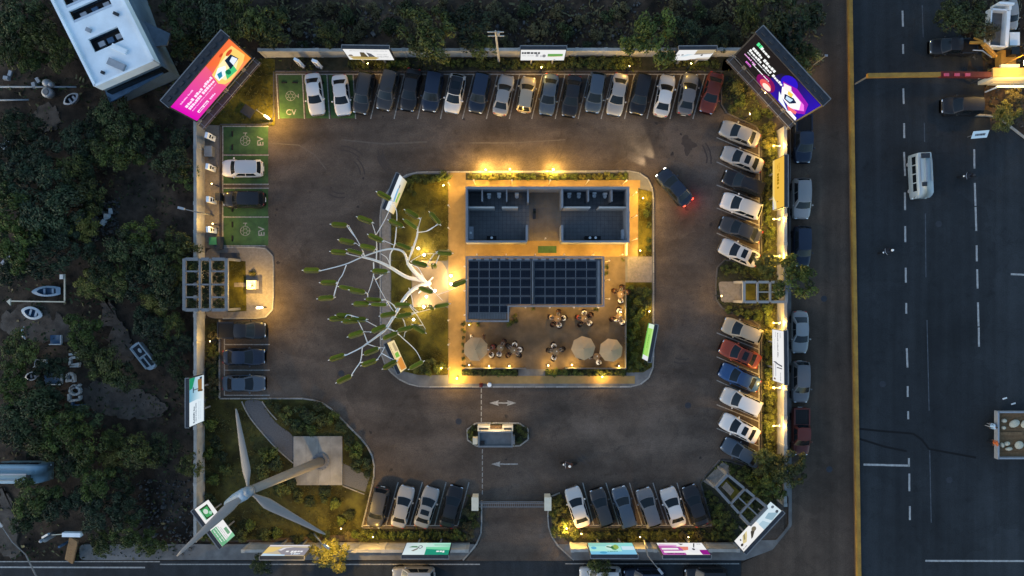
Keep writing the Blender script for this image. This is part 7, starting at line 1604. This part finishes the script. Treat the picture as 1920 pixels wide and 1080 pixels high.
def umbrella(px, py, r, rz, label, sag=1.0):
    g = G(px, py, 2.5); t = thing('umbrella', label, 'umbrella', (g.x, g.y, .145), rz); n = 8
    m = MB(); m.tube([(0, 0, 0), (0, 0, 2.75)], .035, 8); part('pole', m, M_WOOD, t); m = MB(); m.lathe([(.32, 0), (.32, .08), (.06, .10)], 0, 0, 0, 14); part('base', m, M_CONCD, t)
    for k in range(n):
        a, b = 2 * math.pi * k / n, 2 * math.pi * (k + 1) / n; rr = r * (1 if not (sag < 1 and k in (6, 7)) else .96); z = 2.15 if not (sag < 1 and k in (6, 7, 0)) else 1.85
        m = MB(); A, B, C_ = Vector((0, 0, 2.70)), Vector((rr * math.cos(a), rr * math.sin(a), z)), Vector((rr * math.cos(b), rr * math.sin(b), z)); M1, M2 = A.lerp(B, .5) + Vector((0, 0, .05)), A.lerp(C_, .5) + Vector((0, 0, .05)); mm = (B + C_) / 2 + Vector((0, 0, .05)); dz = Vector((0, 0, -.02))
        m.add([A, M1, M2, B, mm, C_], [(0, 1, 2), (1, 3, 4), (1, 4, 2), (2, 4, 5)]); m.add([p + dz for p in (A, M1, M2, B, mm, C_)], [(2, 1, 0), (4, 3, 1), (2, 4, 1), (5, 4, 2)]); part('canopy_panel', m, M_CANVAS, t)
        m = MB(); m.tube([A + dz * 2, M1 + dz * 2.2, B + dz * 1.5], .012, 4); part('rib', m, M_WOOD, t)
umbrella(892, 655, 1.32, .35, 'lone pale umbrella with one sagging side on the terrace', .9); umbrella(1094, 653, 1.28, .1, 'pale umbrella of the pair nearer the terrace opening'); umbrella(1146, 657, 1.26, .25, 'pale umbrella in the terrace corner by the green board')
# small things on the island edge
g = G(902, 722, .5); t = thing('drum', 'round white-topped drum at the island kerb', 'drum', (G(918, 720).x, G(918, 720).y, .14)); m = MB(); m.lathe([(.24, 0), (.27, .3), (.24, .6)], 0, 0, 0, 14); part('body', m, M_GREY, t, True); m = MB(); m.lathe([(.22, .6), (.22, .64), (.08, .66)], 0, 0, 0, 14); part('lid', m, M_WHITE, t)
t = thing('fire_post', 'dark red post at the island kerb above the dashed line', 'post', (g.x, g.y, .14)); m = MB(); m.box(0, 0, 0, .35, .35, .7); part('body', m, M_RED, t); m = MB(); m.lathe([(.12, .7), (.16, .8), (.05, .85)], 0, 0, 0, 10); part('cap', m, M_RED, t)

# ================================================================== THINGS LEFT LYING IN THE WOOD
def boat(px, py, L_, W, rz, label, m1, m2, blunt=False, ring=False):
    g = G(px, py, .5); t = thing('boat', label, 'boat', (g.x, g.y, .0), rz)
    def outline(k, n=28):
        o = []
        for i in range(n):
            a = 2 * math.pi * i / n; x = math.cos(a); y = math.sin(a); y *= (1 - .35 * abs(x) ** 3) if not blunt else (1 if x < 0 else 1 - .3 * x ** 3)
            if blunt and x < -.72: x = -.78; 
            o.append((x * L_ / 2 * k, y * W / 2 * k))
        return o
    O, I = outline(1), outline(.66 if not ring else .74); B = outline(.7); n = len(O); m = MB()
    vs = [(p[0], p[1], 0) for p in B] + [(p[0], p[1], .62) for p in O] + [(p[0], p[1], .68) for p in I] + [(p[0] * .9, p[1] * .9, .22) for p in I]
    fs = [tuple(range(n - 1, -1, -1))] + [(k * n + i, k * n + (i + 1) % n, (k + 1) * n + (i + 1) % n, (k + 1) * n + i) for k in range(2) for i in range(n)]
    m.add(vs, fs); part('hull', m, m1, t)
    m = MB(); m.add([(p[0], p[1], .678) for p in I] + [(p[0] * .9, p[1] * .9, .22) for p in I], [(i, (i + 1) % n, n + (i + 1) % n, n + i) for i in range(n)] + [tuple(range(n, 2 * n))]); part('cockpit', m, m2, t)
    for x in (-.12, .14): m = MB(); m.box(x * L_, 0, .40, .22, W * .5, .06); part('seat', m, m1, t)
    return t
M_BW = mat('boat_white', (.44, .48, .50), .5, var=.15, scale=2)
boat(61, 587, 2.35, 1.35, R(-16), 'oval white boat with dark inside on bare ground', M_BW, M_BLUE); boat(134, 186, 1.9, 1.05, R(35), 'small grey oval boat beside the round tank', M_GREY, M_DARK, ring=True)
boat(61, 705, 1.55, .95, R(12), 'smallest pale oval boat beside a blue tarpaulin', M_GREY, M_DARK, ring=True); boat(91, 546, 3.5, 1.15, R(182), 'blue covered boat with blunt end inside the white frame', mat('boat_blue', (.14, .22, .30), .4), M_BLUE, blunt=True)
g = G(268, 668, .6); t = thing('boat_shell', 'white boat shell with dark open compartments on the earth track', 'boat', (g.x, g.y, 0), R(-52))
O = [(-1.55, -.62), (1.25, -.62), (1.62, -.35), (1.70, 0), (1.60, .40), (1.25, .64), (-1.35, .64), (-1.6, .3), (-1.62, -.3)]; m = MB(); m.prism(O, .0, .55); part('hull', m, M_BW, t)
for x0, y0, x1, y1, z in ((-1.35, -.42, -.15, .42, .56), (.10, .05, 1.35, .42, .56), (.15, -.45, 1.2, -.12, .56)): m = MB(); m.prism([(x0, y0), (x1, y0), (x1 + .08, y1), (x0, y1)], z - .01, z + .005); part('compartment', m, M_DARK, t)
m = MB(); m.bar((-1.5, -.55, .62), (1.3, -.55, .62), .12, .14); m.bar((-1.5, .56, .62), (1.3, .56, .62), .12, .14); m.bar((0, -.5, .62), (0, .5, .62), .10, .12); part('gunwale', m, M_BW, t)
m = MB(); m.ball((-.7, .1, .58), (.3, .18, .08)); part('seat', m, M_BW, t)
for x0, y0, x1, y1, w, nm, l in [(0, 163, 143, 163, .2, 'pipe', 'long pale pipe on the ground through the round tank'), (-10, 188, 54, 187, .18, 'pipe', 'shorter pale pipe on the ground below the tank pipe')]:
    a, b = G(x0, y0, .15), G(x1, y1, .15); m = MB(); m.tube([(0, 0, 0), tuple(b - a)], w / 2, 8); solo(nm, m, mat('pipe_grey', (.26, .28, .30), .6, var=.2), l, 'pipe', tuple(a), smooth=True)
g = G(88, 168, .6); t = thing('tank', 'round grey tank with lid lying across the long pipe', 'tank', (g.x, g.y, 0)); m = MB(); m.lathe([(.55, 0), (.58, .6), (.48, .78)], 0, -.3, 0, 16); part('body', m, M_GREY, t, True); m = MB(); m.lathe([(.36, .78), (.30, .9)], 0, -.3, 0, 14); part('lid', m, M_STEEL, t); m = MB(); m.ball((-.1, .75, .45), (.5, .45, .4)); m.ball((.35, .6, .4), (.3, .35, .4)); part('float', m, M_GREY, t, True)
g = G(122, 565, .5); t = thing('frame', 'white bent pole frame ending in an arrow on bare ground', 'frame', (g.x, g.y, 0)); q = lambda x, y: rel(g, x, y, .5)
m = MB(); m.bar(q(122, 566), q(18, 564.5), .12, .12); part('rail', m, M_CREAM, t); m = MB(); m.bar(q(121.5, 514), q(121.5, 564), .14, .14); part('upright', m, M_CREAM, t)
m = MB(); p = [q(13, 565), q(20, 560), q(20, 573)]; m.prism([v[:2] for v in p], .42, .58); part('arrow_head', m, M_CREAM, t); m = MB(); a = q(117, 519); m.box(a[0], a[1], .2, .35, .5, .5); part('box', m, M_WHITE, t)
m = MB(); n_ = []
for pts in [[(45, 612), (41, 620), (43, 630), (48, 636)]]: m.tube([rel(G(45, 625), x, y, .3) for x, y in pts], [.04, .10, .12, .06], 8)
solo('fender', m, M_BW, 'curved white strip below the oval white boat', 'fender', tuple(G(45, 625)), smooth=True)
for px, py, sx, sy, mm, l in [(104, 637, 1.2, 1.0, M_BLUE, 'blue sheet with pale edges below the oval boat'), (75, 681, 1.3, .8, M_GREY, 'grey sheet lying above the smallest oval boat'), (99, 710, 1.9, 1.25, M_BLUE, 'blue tarpaulin beside the white letters')]:
    g = G(px, py, .3); t = thing('tarpaulin', l, 'tarpaulin', (g.x, g.y, 0)); m = MB(); m.grid(lambda u, v: Vector(((u - .5) * sx, (v - .5) * sy, .25 + .12 * math.sin(u * 5) * math.cos(v * 4))), 8, 6); part('cloth', m, mm, t, True)
    m = MB(); m.box(0, -sy / 2, .1, sx + .1, .1, .3); m.box(sx / 2, 0, .1, .1, sy, .3); part('edge', m, M_BW, t)
# white letters of an old sign, standing in the clearing
def sletter(px, py, segs, label):
    g = G(px, py, .4); t = thing('sign_letter', label, 'letter', (g.x, g.y, 0), 0, 'white letters of an old sign')
    for pts in segs:
        m = MB()
        for (a, b) in zip(pts, pts[1:]): m.bar((a[0], a[1], .25), (b[0], b[1], .25), .24, .4)
        part('stroke', m, mat('letter_white', (.50, .50, .48), .6, var=.25, scale=3), t)
sletter(138, 663.5, [[(-.5, -.08), (.5, .08)]], 'single-bar white letter topmost of the old sign'); sletter(139, 677, [[(.55, .4), (-.3, .36), (-.5, .15), (-.45, -.45), (.55, -.28)], [(.5, -.55), (-.45, -.55)]], 'white U-shaped letter of the old sign')
sletter(132, 708, [[(-.4, -.5), (-.38, .22), (-.05, .48), (.3, .2), (.34, -.5)], [(-.3, -.32), (.34, -.32)]], 'white rounded letter beside the blue tarpaulin'); sletter(140, 725, [[(-.5, -.2), (-.1, .15), (.05, -.1)], [(.35, .2), (.55, .1)]], 'small broken white letter of the old sign')
sletter(140, 733, [[(.55 * math.cos(k * .698), .42 * math.sin(k * .698)) for k in range(10)]], 'white O-shaped letter of the old sign'); sletter(138, 745, [[(-.55, .35), (-.5, -.4), (.6, -.25), (.65, .15)]], 'white L-shaped letter lowest of the old sign')
g = G(148, 762, .3); m = MB(); m.box(0, .12, 0, 1.1, .18, .3); m.box(.2, -.25, 0, 1.3, .2, .3); m.box(-.75, .1, 0, .2, 1.2, .35); solo('bench', m, M_BLUE, 'low blue bench at the edge of the earth track', 'bench', tuple(g - Vector((0, 0, .3))))
g = G(135, 1000, 1.5); t = thing('sign_board', 'white signboard on a post above the lower road corner', 'sign', (g.x, g.y, 0)); m = MB(); q = lambda x, y, z: rel(g, x, y, z)
m.bar(q(119, 1001.5, 2.6), q(153, 1002, 2.6), .42, .5); part('board', m, M_WHITE, t); m = MB(); m.bar(q(139, 1010, 2.3), q(130, 1052, 0.05), 1.0, .2); part('plank', m, M_WOOD, t); m = MB(); m.bar(q(97, 1003, 2.4), q(119, 1001.5, 2.5), .07, .07); part('arm', m, M_CREAM, t); m = MB(); a = q(138, 1010, 0); m.box(a[0], a[1], 0, .2, .2, 2.4); part('post', m, M_BLUE, t)
g = G(85, 1010, 1.2); t = thing('statue', 'weathered grey upright figure beside the white signboard', 'statue', (g.x, g.y, 0)); m = MB(); m.lathe([(.34, 0), (.30, .6), (.36, 1.3), (.2, 1.6), (.16, 1.75)], 0, 0, 0, 12); part('body', m, M_GREY, t, True); m = MB(); m.ball((0, 0, 1.9), .2); part('head', m, M_GREY, t, True); m = MB(); m.bar((0, .3, 1.6), (.9, .8, 2.0), .2, .25); part('arm', m, M_BW, t)
for i, (px, py) in enumerate([(202, 405), (195, 417), (8, 274), (14, 147), (10, 492), (66, 160)]): 
    g = G(px, py); m = MB(); m.box(0, 0, 0, .7, .5, .35, i, taper=.7); m.box(.4, .5, 0, .35, .6, .25, i * 2); solo('rubbish', m, M_BW if i < 3 else M_GREY, ['pale rubbish heap in the wood clearing, upper of two', 'pale rubbish heap in the wood clearing, lower of two', 'white rubbish at the edge under the wood', 'pale stone near the long pipe end', 'grey rubbish at the edge of the wood by the blue boat', 'grey block beside the round tank'][i], 'rubbish', tuple(g))
